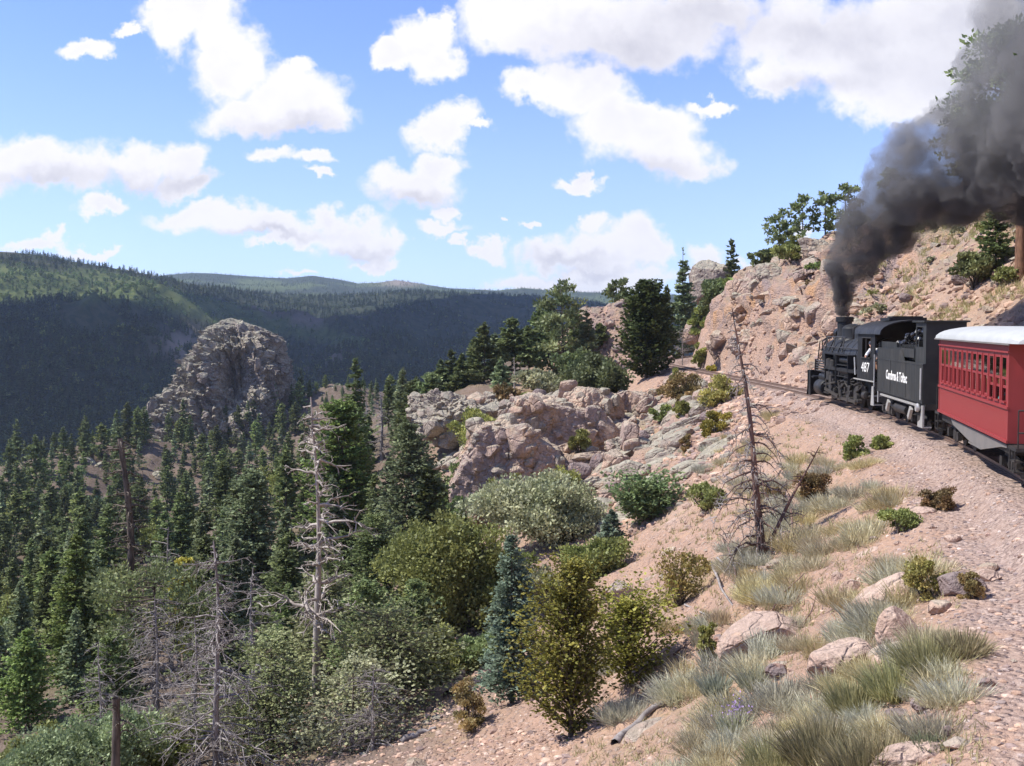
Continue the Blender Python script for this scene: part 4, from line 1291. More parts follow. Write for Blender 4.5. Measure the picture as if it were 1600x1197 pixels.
# shrubs of the middle distance
for (px, py, w_, h_, c_, lab) in [
        (752, 690, 92, 38, YELG, 'yellow green bush at the left end of the cliff'), (782, 815, 62, 66, YELG, 'feathery yellow green bush against the cliff base'),
        (905, 712, 50, 34, YELG, 'yellow green bush below the shaded cliff corner'), (1068, 628, 62, 36, RUST, 'wide rusty olive shrub beside the far track'),
        (1122, 632, 66, 38, dict(ca=(0.10, 0.095, 0.03), cb=(0.17, 0.14, 0.045)), 'olive brown shrub right of the rusty one beside the track'), (1036, 660, 30, 26, OLIV, 'small green shrub left of the two pale boulders'),
        (1066, 652, 30, 22, YELG, 'tiny bright green shrub above the pale boulders'), (1116, 678, 46, 32, YELL, 'yellow shrub behind the leaning dead pine'),
        (1106, 794, 58, 40, OLIV, 'olive shrub at the foot of the boulder field'), (1062, 945, 100, 84, dict(ca=(0.080, 0.072, 0.024), cb=(0.140, 0.105, 0.035)), 'orange olive shrub on the scree left of the dead pine'),
        (1268, 784, 56, 50, RUST, 'rust brown shrub behind the second leaning stem'), (735, 1140, 66, 60, RUST, 'orange tinged shrub at the foot of the blue spruce'),
        (1102, 1045, 36, 80, YELG, 'upright green broom beside the big pale slab'), (1070, 708, 22, 28, RUST, 'thin orange shrub among the boulders'),
        (1096, 575, 30, 30, YELG, 'light green shrub beside the rails at the far bend'), (1112, 580, 16, 12, YELL, 'tiny yellow flowering bush beside the far rails'), (1090, 545, 12, 9, YELG, 'little green tuft at the foot of the far cutting'),
        (1058, 605, 24, 28, OLIV, 'green shrub at the tip of the track bend'), (1335, 715, 44, 30, OLIV, 'green spreading shrub at the upper end of the sagebrush'),
        (1375, 702, 34, 24, dict(ca=(0.085, 0.10, 0.03), cb=(0.15, 0.155, 0.05)), 'low bright green shrub near the gravel shoulder'), (1408, 832, 60, 46, OLIV, 'dark olive shrub amid the grey sagebrush'),
        (1460, 795, 60, 34, RUST, 'rusty red shrub beside the gravel shoulder'), (1452, 935, 80, 62, dict(ca=(0.09, 0.09, 0.025), cb=(0.17, 0.135, 0.045)), 'tangled green and brown shrub between two pale ledges'),
        (1518, 935, 44, 40, RUST, 'reddish brown shrub on the edge of the gravel'), (880, 800, 70, 60, YELG, 'light green bush below the grey boulders'), (1208, 790, 40, 30, RUST, 'brown leafy shoots at the foot of the dead pine')]:
    p, D = ground_hit(px, py)
    h = h_ / FPX * D * 1.25; r = w_ / 2 / FPX * D
    lp = max(0.02, 1.7 * D / 1050)
    g = bushy(nseed(), h, r, clumps=int(np.clip(12 + w_ * 0.6, 16, 56)), leaves=105, leaf=lp * 1.5, rc=0.30, up=0.5, stems=5, z0=-0.14, **c_)
    plant('shrub', g, p - np.array([0, 0, 0.06]), lab, 'shrub')

# ---- the wooded slope below the spire: about 250 trees one can count, in shared shapes
rngf = np.random.default_rng(21)
protos = []
for k, (kind, par) in enumerate([('f', dict(h=8, r=1.75, nb=110, tufts=8, leaf=0.55, power=0.8, **FIR)), ('f', dict(h=9, r=1.95, nb=116, tufts=8, leaf=0.55, power=0.7, full=0.25, **DARK)),
        ('f', dict(h=7, r=1.8, nb=100, tufts=8, leaf=0.55, full=0.5, **dict(ca=(0.06, 0.08, 0.028), cb=(0.11, 0.125, 0.045)))), ('f', dict(h=8, r=1.55, nb=100, tufts=8, leaf=0.52, power=0.9, **BGRN)),
        ('b', dict(h=5.5, r=2.1, clumps=30, leaves=34, leaf=0.5, conic=0.3, **PINE))]):
    par = dict(par)
    g = conifer(500 + k, limbs=False, two=True, **par) if kind == 'f' else bushy(500 + k, **par)
    protos.append(g)
pool = []
GRPF = 'conifers on the slope below the rock spire'
cnt = 0
used = [False] * 5
proto_obj = [None] * 5
lab_f = 'conifer scattered on the slope below the rock spire'
tries = 0
xy_used = []; im_used = []
while cnt < 295 and tries < 5000:
    tries += 1
    px = rngf.uniform(-30, 640); py = rngf.uniform(596, 985)
    hp_, D = ground_hit(px, py, 60.0, 345.0)
    if D > 335 or D < 66: continue
    x, y, z = hp_
    # bare scree strips left open
    if abs(px - (250 - (py - 690) * 0.22)) < 21 and 690 < py < 815: continue
    if abs(px - (330 - (py - 700) * 0.9)) < 10 and 700 < py < 760: continue
    if px < 480 and fbm(np.array([[px / 60, py / 45, 4.4]]), 3)[0] < -0.36: continue
    if 288 < D and 255 < px < 455: continue
    kk_ = 0.55 if (px > 480 and py < 690) else 1.0
    if any(abs(px - a) < 11 * kk_ and abs(py - b_) < 15 * kk_ for a, b_ in im_used): continue
    im_used.append((px, py))
    if D < 95 and px > 560: continue
    mind = 2.6 if D > 120 else 3.6
    if any((x - a) ** 2 + (y - b_) ** 2 < mind ** 2 for a, b_ in xy_used): continue
    xy_used.append((x, y))
    k = int(rngf.choice(5, p=[0.26, 0.24, 0.2, 0.18, 0.12]))
    if D > 262: zn = ('conifer close under the foot of the rock spire', 'conifers under the foot of the spire') if 230 < px < 470 else (('conifer on the ridge right of the rock spire', 'conifers on the ridge right of the spire') if px >= 470 else ('conifer on the ridge line left of the rock spire', 'conifers on the ridge line left of the spire'))
    elif px < 200: zn = ('conifer on the open slope left of the grey scree', 'conifers left of the scree')
    elif D > 170: zn = ('conifer on the slope between the grey scree and the dense dark tree', 'conifers right of the scree')
    elif D > 110: zn = ('conifer low in the gully in front of the spire slope', 'conifers low in the gully')
    else: zn = ('conifer on the near bank of the gully behind the dead trees', 'conifers on the near bank of the gully')
    if k != 4:
        ad_ = ['mid green', 'dark', 'full crowned', 'bluish'][k]
        zn = (ad_ + ' ' + zn[0], ad_ + ' ' + zn[1])
    if k == 4: zn = (zn[0].replace('conifer', 'round topped tree'), zn[1].replace('conifers', 'round topped trees'))
    sc = rngf.uniform(0.5, 1.2) * (0.52 if (px > 480 and py < 690) else 1.0)
    if sc < 0.80: zn = ('small ' + zn[0], 'small ' + zn[1])
    sz = sc * rngf.uniform(0.9, 1.15)
    if D < 110: sc *= 0.72; sz *= 0.72
    if proto_obj[k] is None:
        proto_obj[k] = plant('conifer', protos[k], (x, y, z - 0.2), zn[0], 'tree', zn[1])
        proto_obj[k].scale = (sc, sc, sz)
    else:
        copy_thing(proto_obj[k], (x, y, z - 0.2), rngf.uniform(0, 6.28), (sc, sz), zn[0], zn[1])
    cnt += 1
# firs and junipers crowding the gully between the near slope and the outcrop
fillp = []
for k_, (kind, par) in enumerate([('f', dict(h=8, r=1.9, nb=230, tufts=15, leaf=0.30, power=0.7, irregular=0.35, **FIR)), ('f', dict(h=8, r=1.7, nb=230, tufts=14, leaf=0.30, power=0.8, **BGRN)), ('f', dict(h=7.5, r=2.0, nb=220, tufts=15, leaf=0.30, full=0.45, **DARK)),
        ('b', dict(h=5.0, r=2.4, clumps=70, leaves=70, leaf=0.24, conic=0.3, rc=0.25, **OLIV)), ('b', dict(h=4.0, r=2.2, clumps=60, leaves=70, leaf=0.24, rc=0.25, **PINE))]):
    fillp.append(conifer(640 + k_, limbs=True, **par) if kind == 'f' else bushy(640 + k_, **par))
fobj = [None] * 5
FL = ['green fir crowding the gully below the outcrop', 'bluish fir crowding the gully below the outcrop', 'dark full fir crowding the gully below the outcrop', 'olive juniper crowding the gully below the outcrop', 'light green round bush crowding the gully below the outcrop']
cnt = 0; tries = 0; fxy = []
while cnt < 62 and tries < 4000:
    tries += 1
    px = rngf.uniform(-30, 740); D = rngf.uniform(36, 104)
    x, y, z = spot(px, D)
    py = 540 + (CAMZ - z) / D * FPX
    if py > 1110 or (px > 560 and D < 50 and py > 960): continue
    if px > 690 and not 50 < D < 64: continue
    if any((x - a) ** 2 + (y - b_) ** 2 < 3.0 ** 2 for a, b_ in fxy): continue
    fxy.append((x, y))
    k_ = int(rngf.choice(5, p=[0.27, 0.2, 0.2, 0.18, 0.15]))
    sc = rngf.uniform(0.55, 0.95) * (0.8 if D < 50 else 1.0)
    if fobj[k_] is None:
        fobj[k_] = plant(['fir_tree', 'fir_tree', 'fir_tree', 'juniper_tree', 'juniper_tree'][k_], fillp[k_], (x, y, z - 0.15), FL[k_], 'tree', FL[k_].replace('fir ', 'firs ').replace('juniper ', 'junipers ').replace('bush ', 'bushes '))
        fobj[k_].scale = (sc,) * 3
    else:
        copy_thing(fobj[k_], (x, y, z - 0.15), rngf.uniform(0, 6.28), sc)
    cnt += 1
# low scrub and dead stems between them
scrub = Leaves()
for k in range(900):
    px = rngf.uniform(-60, 640); D = rngf.uniform(115, 330)
    x, y, z = spot(px, D)
    n_ = 16; rr_ = rngf.uniform(0.4, 1.0)
    nrm = unit(rngf.normal(size=(n_, 3)) + np.array([0, 0, 0.4]))
    q = np.array([x, y, z + 0.2]) + nrm * rr_ * np.array([1, 1, 0.7])
    dv = unit(nrm + rngf.normal(0, 0.5, (n_, 3))); sd = unit(np.cross(dv, rngf.normal(size=(n_, 3))))
    c0 = [FIR, OLIV, GREY, DARK][int(rngf.integers(4))]
    scrub.diamonds(q, dv * 0.4, sd * 0.15, lerp_cols(rngf, n_, c0['ca'], c0['cb']))
o = link('undergrowth', scrub.mesh('undergrowth', M['leaf']))
tag(o, 'low scrub between the conifers of the valley slope', kind='stuff')

# ---- the far wood: one mass, instanced over the hills
wood_col = bpy.data.collections.new('far_tree_shapes')
for k, (kind, par) in enumerate([('f', dict(h=9, r=2.0, nb=34, tufts=4, leaf=1.2, power=0.8, ca=(0.020, 0.028, 0.012), cb=(0.038, 0.048, 0.018))), ('f', dict(h=10, r=1.9, nb=36, tufts=4, leaf=1.2, power=0.8, ca=(0.022, 0.030, 0.015), cb=(0.042, 0.052, 0.025))),
        ('f', dict(h=8, r=2.3, nb=34, tufts=4, leaf=1.2, full=0.5, ca=(0.030, 0.042, 0.016), cb=(0.052, 0.064, 0.025))), ('b', dict(h=7, r=2.6, clumps=14, leaves=14, leaf=1.3, ca=(0.055, 0.078, 0.026), cb=(0.095, 0.115, 0.042))), ('b', dict(h=6, r=2.2, clumps=12, leaves=12, leaf=1.2, **OLIV))]):
    par = dict(par)
    g = conifer(700 + k, limbs=False, two=True, **par) if kind == 'f' else bushy(700 + k, stems=2, **par)
    ob = bpy.data.objects.new('far_tree_%s' % 'abcde'[k], g[1].mesh('far_tree', M['leaf']))
    wood_col.objects.link(ob)
NT_FAR = 46000
rngw = np.random.default_rng(9)
pxs = rngw.uniform(-150, 1120, NT_FAR * 2)
Ds = 462 + (2250 - 462) * rngw.random(NT_FAR * 2) ** 1.25
crest = rngw.random(NT_FAR * 2) < 0.11
Ds = np.where(crest, rngw.uniform(2900, 4000, NT_FAR * 2), Ds)
X = (pxs - 800) / FPX * Ds; Y = Ds
Zf = far_h(X, Y)
PYf = 540 - (Zf - CAMZ) / Ds * FPX
nzf = fbm(np.stack([X / 260, Y / 260, X * 0], 1) * 1.6, 5)
md_ = sst(belt(pxs, PYf, nzf), 0.15, 0.6) * (Ds < 2300)
dn = fbm(np.stack([X / 60, Y / 60, X * 0 + 7], 1), 4)
keep = (rngw.random(NT_FAR * 2) > md_ * 0.35) & (dn > -0.33)
keep &= rngw.random(NT_FAR * 2) > np.exp(-(((pxs - 285) / 40) ** 2 + ((PYf - 540) / 28) ** 2)) * 0.75 * (Ds < 1800)
X, Y, Zf, md_, pxs = [a_[keep][:NT_FAR] for a_ in (X, Y, Zf, md_, pxs)]
n_ = len(X)
kind_i = np.where(rngw.random(n_) < md_ * 0.85, 3, rngw.choice([0, 1, 2, 4], n_, p=[0.40, 0.34, 0.16, 0.10])).astype(np.int32)  # lighter round trees fill the painted sunlit belt
scl = (rngw.uniform(0.65, 1.35, n_) * np.interp(Y, [460, 900, 1500, 2300, 4000], [1.0, 0.9, 0.68, 0.6, 0.55])).astype(np.float32)
wm = bpy.data.meshes.new('far_wood')
wm.vertices.add(n_); wm.vertices.foreach_set('co', np.stack([X, Y, Zf - 0.4], 1).astype(np.float32).ravel())
for nm, ty, dat in (('kind', 'INT', kind_i), ('scl', 'FLOAT', scl), ('rot', 'FLOAT', rngw.uniform(0, 6.28, n_).astype(np.float32))):
    wm.attributes.new(nm, ty, 'POINT').data.foreach_set('value', dat)
wood = link('far_wood', wm)
tag(wood, 'dark conifer forest covering the hills across the valley', kind='stuff')
ng = bpy.data.node_groups.new('far_wood', 'GeometryNodeTree')
ng.interface.new_socket('Geometry', in_out='INPUT', socket_type='NodeSocketGeometry')
ng.interface.new_socket('Geometry', in_out='OUTPUT', socket_type='NodeSocketGeometry')
gi = ng.nodes.new('NodeGroupInput'); go = ng.nodes.new('NodeGroupOutput')
ci = ng.nodes.new('GeometryNodeCollectionInfo'); ci.inputs['Collection'].default_value = wood_col
ci.inputs['Separate Children'].default_value = True; ci.inputs['Reset Children'].default_value = True
iop = ng.nodes.new('GeometryNodeInstanceOnPoints'); iop.inputs['Pick Instance'].default_value = True
def named(nm, ty):
    a_ = ng.nodes.new('GeometryNodeInputNamedAttribute'); a_.data_type = ty; a_.inputs['Name'].default_value = nm
    return a_.outputs['Attribute']
cx = ng.nodes.new('ShaderNodeCombineXYZ')
ng.links.new(named('rot', 'FLOAT'), cx.inputs[2])
ng.links.new(gi.outputs[0], iop.inputs['Points']); ng.links.new(ci.outputs[0], iop.inputs['Instance'])
ng.links.new(named('kind', 'INT'), iop.inputs['Instance Index'])
ng.links.new(cx.outputs[0], iop.inputs['Rotation']); ng.links.new(named('scl', 'FLOAT'), iop.inputs['Scale'])
ng.links.new(iop.outputs[0], go.inputs[0])
wood.modifiers.new('wood', 'NODES').node_group = ng

# ------------------------------------------------------------------ the rock spire
def spire():
    prof = np.array([  # row, left px, right px
        (499, 352, 366), (503, 342, 380), (510, 328, 396), (518, 316, 412), (526, 308, 426), (535, 302, 436), (550, 294, 443), (575, 284, 446), (600, 272, 448), (620, 256, 452), (640, 238, 458), (665, 218, 466), (700, 220, 475), (760, 212, 490)], float)
    D0 = 300.0
    zs = CAMZ + (540 - prof[:, 0]) / FPX * D0
    xl = (prof[:, 1] - 800) / FPX * D0; xr = (prof[:, 2] - 800) / FPX * D0
    nz_, na_ = 150, 260
    zz = np.linspace(zs[0], zs[-1], nz_)
    l = np.interp(-zz, -zs, xl); r = np.interp(-zz, -zs, xr)
    cx_ = (l + r) / 2 + 0.5; hw = (r - l) / 2 * np.clip(0.80 + 0.14 * (zs[0] - zz) / 20.0, 0.74, 0.95)
    a = np.linspace(0, 2 * math.pi, na_, endpoint=False)
    # rounded box section, deeper than it is wide
    ca_, sa_ = np.cos(a), np.sin(a)
    k = (np.abs(ca_) ** 2.6 + np.abs(sa_) ** 2.6) ** (-1 / 2.6)
    X_ = cx_[:, None] + hw[:, None] * (k * ca_)[None]
    Y_ = D0 + (hw * 0.85 + 1.0)[:, None] * (k * sa_)[None]
    Z_ = np.repeat(zz[:, None], na_, 1)
    P = np.stack([X_, Y_, Z_], -1).reshape(-1, 3)
    N = np.stack([np.repeat(ca_[None], nz_, 0), np.repeat(sa_[None], nz_, 0), np.full((nz_, na_), 0.25)], -1).reshape(-1, 3)
    N = unit(N)
    fade = np.clip((zs[0] - P[:, 2]) / 5.0, 0.25, 1)
    # slanting buttresses and gullies
    q = P.copy(); q[:, 0] += P[:, 2] * 0.45
    n = (ridged(q * np.array([0.15, 0.15, 0.045]), 4) - 0.55) * 7.5
    n += (ridged(q * np.array([0.42, 0.42, 0.16]) + 5, 5) - 0.5) * 4.2
    n += (ridged(q * np.array([1.1, 1.1, 0.5]) + 2, 4) - 0.5) * 1.6 + fbm(P * 0.9, 4) * 0.7
    # deep shaded hollow in the middle of the face
    hx_, hz_ = (390 - 800) / FPX * D0, CAMZ + (540 - 585) / FPX * D0
    n -= 5.5 * np.exp(-(((P[:, 0] - hx_) / 4.2) ** 2 + ((P[:, 2] - hz_) / 8.5) ** 2) ** 1.3) * (P[:, 1] < D0)
    P = P + N * (n * fade)[:, None]
    idx = np.arange(nz_ * na_).reshape(nz_, na_)
    j2 = np.roll(np.arange(na_), -1)
    F = np.stack([idx[:-1], idx[1:], idx[1:][:, j2], idx[:-1][:, j2]], -1).reshape(-1, 4)
    # cap the top
    top = np.array([[P[:na_, 0].mean(), P[:na_, 1].mean(), P[:na_, 2].mean() + 0.4]])
    V = np.concatenate([P, top]); t = len(P)
    Fc = np.stack([np.full(na_, t), idx[0], idx[0][j2], idx[0][j2]], -1)
    me = bpy.data.meshes.new('rock_spire')
    me.from_pydata(V.tolist(), [], F.tolist() + [(t, int(idx[0][q_]), int(idx[0][(q_ + 1) % na_])) for q_ in range(na_)])
    bm = bmesh.new(); bm.from_mesh(me); bmesh.ops.recalc_face_normals(bm, faces=bm.faces)
    bm.to_mesh(me); bm.free()
    me.materials.append(M['rock_spire'])
    return link('rock_spire', me)


tag(spire(), 'great rounded rock spire rising from the wooded ridge', 'rock')
rs = random.Random(31)
for i, (px, top, D, k_) in enumerate([(268, 628, 284, 3), (285, 620, 280, 0), (262, 650, 278, 1), (318, 640, 284, 0), (330, 668, 274, 2), (352, 640, 286, 1), (388, 588, 284, 3), (396, 600, 288, 0), (372, 640, 282, 1), (412, 615, 290, 0), (430, 596, 292, 3), (440, 622, 284, 2),
                                     (455, 600, 296, 0), (468, 612, 300, 1), (482, 596, 304, 3), (300, 690, 262, 0), (240, 690, 262, 2), (215, 628, 268, 2), (228, 640, 266, 0), (350, 690, 262, 2), (400, 672, 270, 0), (420, 664, 274, 1)]):
    x, y, z, h_ = size_to(px, D, top)
    h_ = min(h_, 12.0); f_ = h_ / 8.0
    copy_thing(proto_obj[k_], (x, y, z - 0.2), i * 1.7, (max(0.75, f_ * 0.8), f_), 'tall conifer standing against the rock face of the spire', 'tall conifers against the spire')
for (px, py, wpx, hpx, D, lab) in [(250, 640, 34, 40, 292, 'sharp rock buttress leaning on the lower left side of the spire'), (470, 592, 46, 16, 316, 'low grey outcrop on the ridge right of the spire')]:
    c = at(px, py, D)
    if px > 400: c[2] = gz(c[0], c[1]) + 0.4
    rock_obj('rock_outcrop', nseed(), (wpx / 2 / FPX * D, 6, hpx / 2 / FPX * D * 1.3), c, (0, rs.uniform(-0.2, 0.2), rs.uniform(-0.4, 0.4)), M['rock_spire'], lab, sub=5, cuts=10, rough=0.10, ridge=0.16, freq=2.2)
for k in range(26):
    px = rs.uniform(90, 560); D = rs.uniform(190, 300)
    x, y, z = spot(px, D)
    s_k = rs.uniform(0.8, 2.2)
    rock_obj('boulder', 900 + k, (s_k * 1.2, s_k, s_k * 0.8), (x, y, z + 0.1), (rs.uniform(-0.4, 0.4), rs.uniform(-0.4, 0.4), rs.uniform(0, 6)), M['rock_spire'], 'pale boulder among the conifers below the rock spire', 'boulders among the conifers below the spire', sub=2, cuts=8, rough=0.08)

# ------------------------------------------------------------------ the cliff outcrop beside the gully and the knob behind it
def big_rock(name, px, py, wpx, hpx, D, dep, rot, label, mat='rock', lean=0.0, sub=6, **kw):
    c = at(px, py, D)
    a = dict(cuts=12, depth=(0.62, 0.95), rough=0.07, ridge=0.12, freq=1.8)
    a.update(kw)
    return rock_obj(name, nseed(), (wpx / 2 / FPX * D, dep, hpx / 2 / FPX * D), c, (0, lean, rot), M[mat], label, sub=sub, **a)


big_rock('rock_cliff', 788, 742, 185, 195, 66.0, 3.2, 0.1, 'pale upright cliff face at the lower left end of the outcrop', 'rock', 0.42, box=4.5, cols=0.26, cuts=5, depth=(0.78, 1.05), planes=[((-0.2, -1, 0.08), 0.62), ((-0.5, -0.1, 1), 0.80)])
big_rock('rock_cliff', 872, 688, 225, 160, 70.0, 4.0, 0.15, 'broad lichen grey cliff block in the middle of the outcrop', 'rock', 0.42, box=4.5, cols=0.26, cuts=5, depth=(0.78, 1.05), planes=[((-0.1, -1, 0.10), 0.60), ((-0.35, -0.2, 1), 0.70)])
big_rock('rock_cliff', 850, 738, 140, 105, 67.0, 2.4, -0.2, 'smooth pinkish slab leaning against the middle of the outcrop', 'rock', 0.5, box=4.0, cols=0.12, cuts=6, depth=(0.75, 1.05), planes=[((0.1, -1, 0.30), 0.42)])
big_rock('rock_cliff', 925, 662, 130, 130, 73.0, 2.6, 0.5, 'tall cliff corner under the round dark juniper', 'rock', 0.2, box=4.5, cols=0.30, cuts=4, depth=(0.8, 1.05), planes=[((0.6, -1, 0.0), 0.6)])
big_rock('rock_cliff', 990, 655, 85, 105, 76.0, 2.2, 0.1, 'cliff block right of the shaded corner', 'rock', 0.1, box=4.5, cols=0.30, cuts=4, depth=(0.8, 1.05), planes=[((-0.7, -1, 0.0), 0.6)])
big_rock('rock_cliff', 905, 640, 110, 70, 77.0, 3.0, 0.2, 'stepped ledge along the top of the outcrop under the round dark juniper', 'rock_grey', 0.3, box=4.0, cols=0.28, cuts=6, depth=(0.75, 1.0))
big_rock('rock_cliff', 765, 792, 80, 70, 65.0, 2.0, -0.1, 'cracked foot of the upright cliff face', 'rock', 0.15, box=4.0, cols=0.3, cuts=5, depth=(0.75, 1.0))
big_rock('rock_cliff', 1000, 705, 110, 50, 64.0, 2.2, 0.3, 'broken ledge running right from the shaded corner', 'rock_grey', 0.3, box=4.0, cols=0.25, cuts=7, depth=(0.7, 1.0))
big_rock('rock_outcrop', 712, 655, 165, 95, 88.0, 3.6, 0.1, 'lichen covered rounded knob beyond the end of the cliff', 'rock_grey', 0.35, ridge=0.24, freq=2.6)
big_rock('rock_outcrop', 765, 645, 60, 62, 91.0, 2.4, -0.3, 'rough upper shoulder of the lichen covered knob', 'rock_grey', 0.2, ridge=0.24, freq=2.6)
for (px, py, w_, h_, D, mat, lab) in [(905, 738, 46, 36, 61, 'rock_purple', 'dark angular boulder below the shaded cliff corner'), (935, 722, 30, 26, 63, 'rock_purple', 'second dark boulder right of the angular one'),
        (993, 735, 62, 34, 57, 'rock_grey', 'wide lichen grey boulder in the middle of the boulder field'), (1085, 722, 50, 36, 58, 'rock_grey', 'lichen covered boulder with a dark side left of the dead pine'),
        (1088, 634, 24, 18, 77, 'rock_pale', 'pale pink boulder below the rusty shrub'), (1106, 638, 26, 20, 76, 'rock_pale', 'pale boulder right of its pink neighbour below the shrubs'), (1003, 683, 30, 24, 66, 'rock_purple', 'purple grey boulder in the hollow right of the cliff'),
        (970, 690, 36, 22, 67, 'rock', 'brown boulder at the foot of the cliff block'), (950, 800, 90, 40, 55, 'rock_grey', 'long lichen grey ledge above the green juniper'), (1075, 770, 40, 40, 55, 'rock_grey', 'broken grey ledge with a rusty face'),
        (825, 682, 44, 26, 78, 'rock', 'tumbled block on the crest between knob and cliff'), (790, 690, 26, 18, 80, 'rock', 'small block on the saddle behind the cliff'), (843, 618, 26, 22, 82, 'rock_purple', 'dark pointed block on the crest of the outcrop'), (700, 800, 40, 36, 66, 'rock_pale', 'pinkish rock at the foot of the cliff beside the firs')]:
    big_rock('boulder', px, py, w_, h_, D, w_ / 2 / FPX * D * 0.9, rs.uniform(-0.5, 0.5), lab, mat, rs.uniform(-0.2, 0.35), sub=4, cuts=12, rough=0.07, ridge=0.08)
# cutting: broken blocks standing out of the rock face, and the outcrop above the bend
for (px, py, w_, h_, D, mat, lab) in [(1176, 470, 60, 80, 93, 'rock', 'rounded nose of the rock cutting at its left end'), (1215, 440, 80, 50, 88, 'rock_grey', 'lichen grey ledge along the top of the rock cutting'), (1285, 405, 90, 44, 82, 'rock_grey', 'upper ledge of the cutting below the ridge pines'),
        (1230, 500, 60, 70, 84, 'rock', 'leaning slab in the middle of the rock cutting'), (1180, 545, 80, 50, 86, 'rock', 'lower bulge of the rock cutting beside the track'), (1130, 545, 60, 44, 93, 'rock', 'low rock toe of the cutting beside the far rails'), (1250, 560, 50, 50, 76, 'rock', 'smooth pink face of the cutting beside the engine front'),
        (1116, 436, 70, 62, 138, 'rock_grey', 'outcrop on the crest above the bend'), (1095, 456, 34, 44, 134, 'rock_grey', 'left shoulder of the crest outcrop'), (1085, 520, 40, 40, 122, 'rock', 'pinkish rock bank above the far rails'), (1115, 505, 50, 44, 118, 'rock', 'second rock bank above the far rails, under the junipers'),
        (1500, 440, 30, 16, 62, 'rock_purple', 'dark slab lying on the stony hillside above the tender'), (1415, 465, 20, 14, 62, 'rock_purple', 'small dark rock on the hillside left of the dark slab'), (1560, 445, 24, 30, 57, 'rock_grey', 'grey rock below the thick reddish trunk')]:
    big_rock('rock_outcrop' if w_ > 40 else 'boulder', px, py, w_ * 1.1, h_ * 1.1, D - (1.5 if D < 100 and w_ > 40 else 0), w_ / 2 / FPX * D * 0.8, rs.uniform(-0.4, 0.4), lab, mat, rs.uniform(0.1, 0.6), sub=5, cuts=12, rough=0.08, ridge=0.14, freq=2.2)

# ------------------------------------------------------------------ rocks one can pick out on the near slope
def fg_rock(px, py, w_, h_, mat, label, depk=0.8, rot=None, lean=0.0, sink=0.25, sub=4, **kw):
    p, D = ground_hit(px, py)
    hw = w_ / 2 / FPX * D * 1.22; hh = h_ / 2 / FPX * D * 1.22
    rot = rs.uniform(-0.4, 0.4) if rot is None else rot
    a = dict(cuts=13, depth=(0.6, 0.93), rough=0.05, ridge=0.05)
    a.update(kw)
    return rock_obj('boulder', nseed(), (hw, hw * depk, hh), (p[0], p[1], p[2] + hh * (1 - 2 * sink) * 0.5), (0, lean, rot), M[mat], label, sub=sub, **a)


fg_rock(1192, 1015, 130, 84, 'rock_pale', 'big pale slab with a bright top edge on the near slope', 0.9, 0.2, -0.45, 0.2, sub=5, planes=[((-0.4, -1, -0.1), 0.45), ((0.1, -0.1, 1), 0.6)])
fg_rock(1315, 1045, 88, 62, 'rock_pale', 'smooth pink boulder with an orange top beside the grass clump', 0.9, -0.2, -0.35, 0.25, sub=5)
fg_rock(1385, 945, 110, 56, 'rock_pale', 'long pale ledge below the tangled shrub', 0.7, 0.25, -0.6, 0.2, sub=5)
fg_rock(1405, 1000, 62, 76, 'rock_pale', 'rounded pink boulder half hidden behind the grass clump', 0.8, 0.1, 0.0, 0.3)
fg_rock(250, 1180, 90, 46, 'rock_grey', 'pale lichen rock at the bottom edge beside the mossy trunk')
fg_rock(636, 868, 60, 22, 'rock_grey', 'grey ledge showing through the firs left of the juniper')
fg_rock(1216, 1055, 34, 24, 'rock_purple', 'reddish purple stone at the foot of the big pale slab')
fg_rock(1330, 925, 30, 26, 'rock_pale', 'white stone at the upper end of the long ledge')
fg_rock(1500, 925, 66, 40, 'rock_purple', 'brown weathered boulder on the gravel edge')
fg_rock(1540, 905, 44, 22, 'rock_pale', 'low pale stone above the brown weathered boulder')
fg_rock(1468, 955, 34, 26, 'rock', 'small pink boulder left of the brown weathered one')
fg_rock(1235, 850, 44, 30, 'rock_pale', 'pale slab right of the dead pine foot')
fg_rock(1308, 905, 20, 18, 'rock_pale', 'round white stone in the sagebrush')
fg_rock(1190, 895, 18, 16, 'rock_pale', 'pinkish stone under the dead pine')
fg_rock(1450, 1105, 44, 22, 'rock_purple', 'grey and orange stone lying on the gravel by the grass clump')
fg_rock(1544, 1072, 24, 16, 'rock_purple', 'dark purple stone alone on the gravel')
fg_rock(1405, 1118, 40, 12, 'rock_purple', 'flat dark stone at the edge of the grass clump')
fg_rock(1395, 1192, 80, 22, 'rock_purple', 'shaded flat rock at the bottom edge')
fg_rock(1480, 1150, 22, 26, 'rock_purple', 'upright dark stone near the bottom edge')
fg_rock(1500, 1165, 44, 14, 'rock', 'flat pink grey stone near the bottom edge')
fg_rock(970, 935, 50, 40, 'rock', 'low pink crag at the lip of the gully')
fg_rock(1110, 780, 40, 26, 'rock', 'pinkish block below the olive shrub')
fg_rock(1175, 905, 16, 20, 'rock', 'small standing stone below the dead pine')
fg_rock(1440, 800, 40, 14, 'rock_pale', 'long pale stone beside the rusty red shrub')
fg_rock(1490, 845, 26, 14, 'rock_pale', 'pale stone at the edge of the gravel')

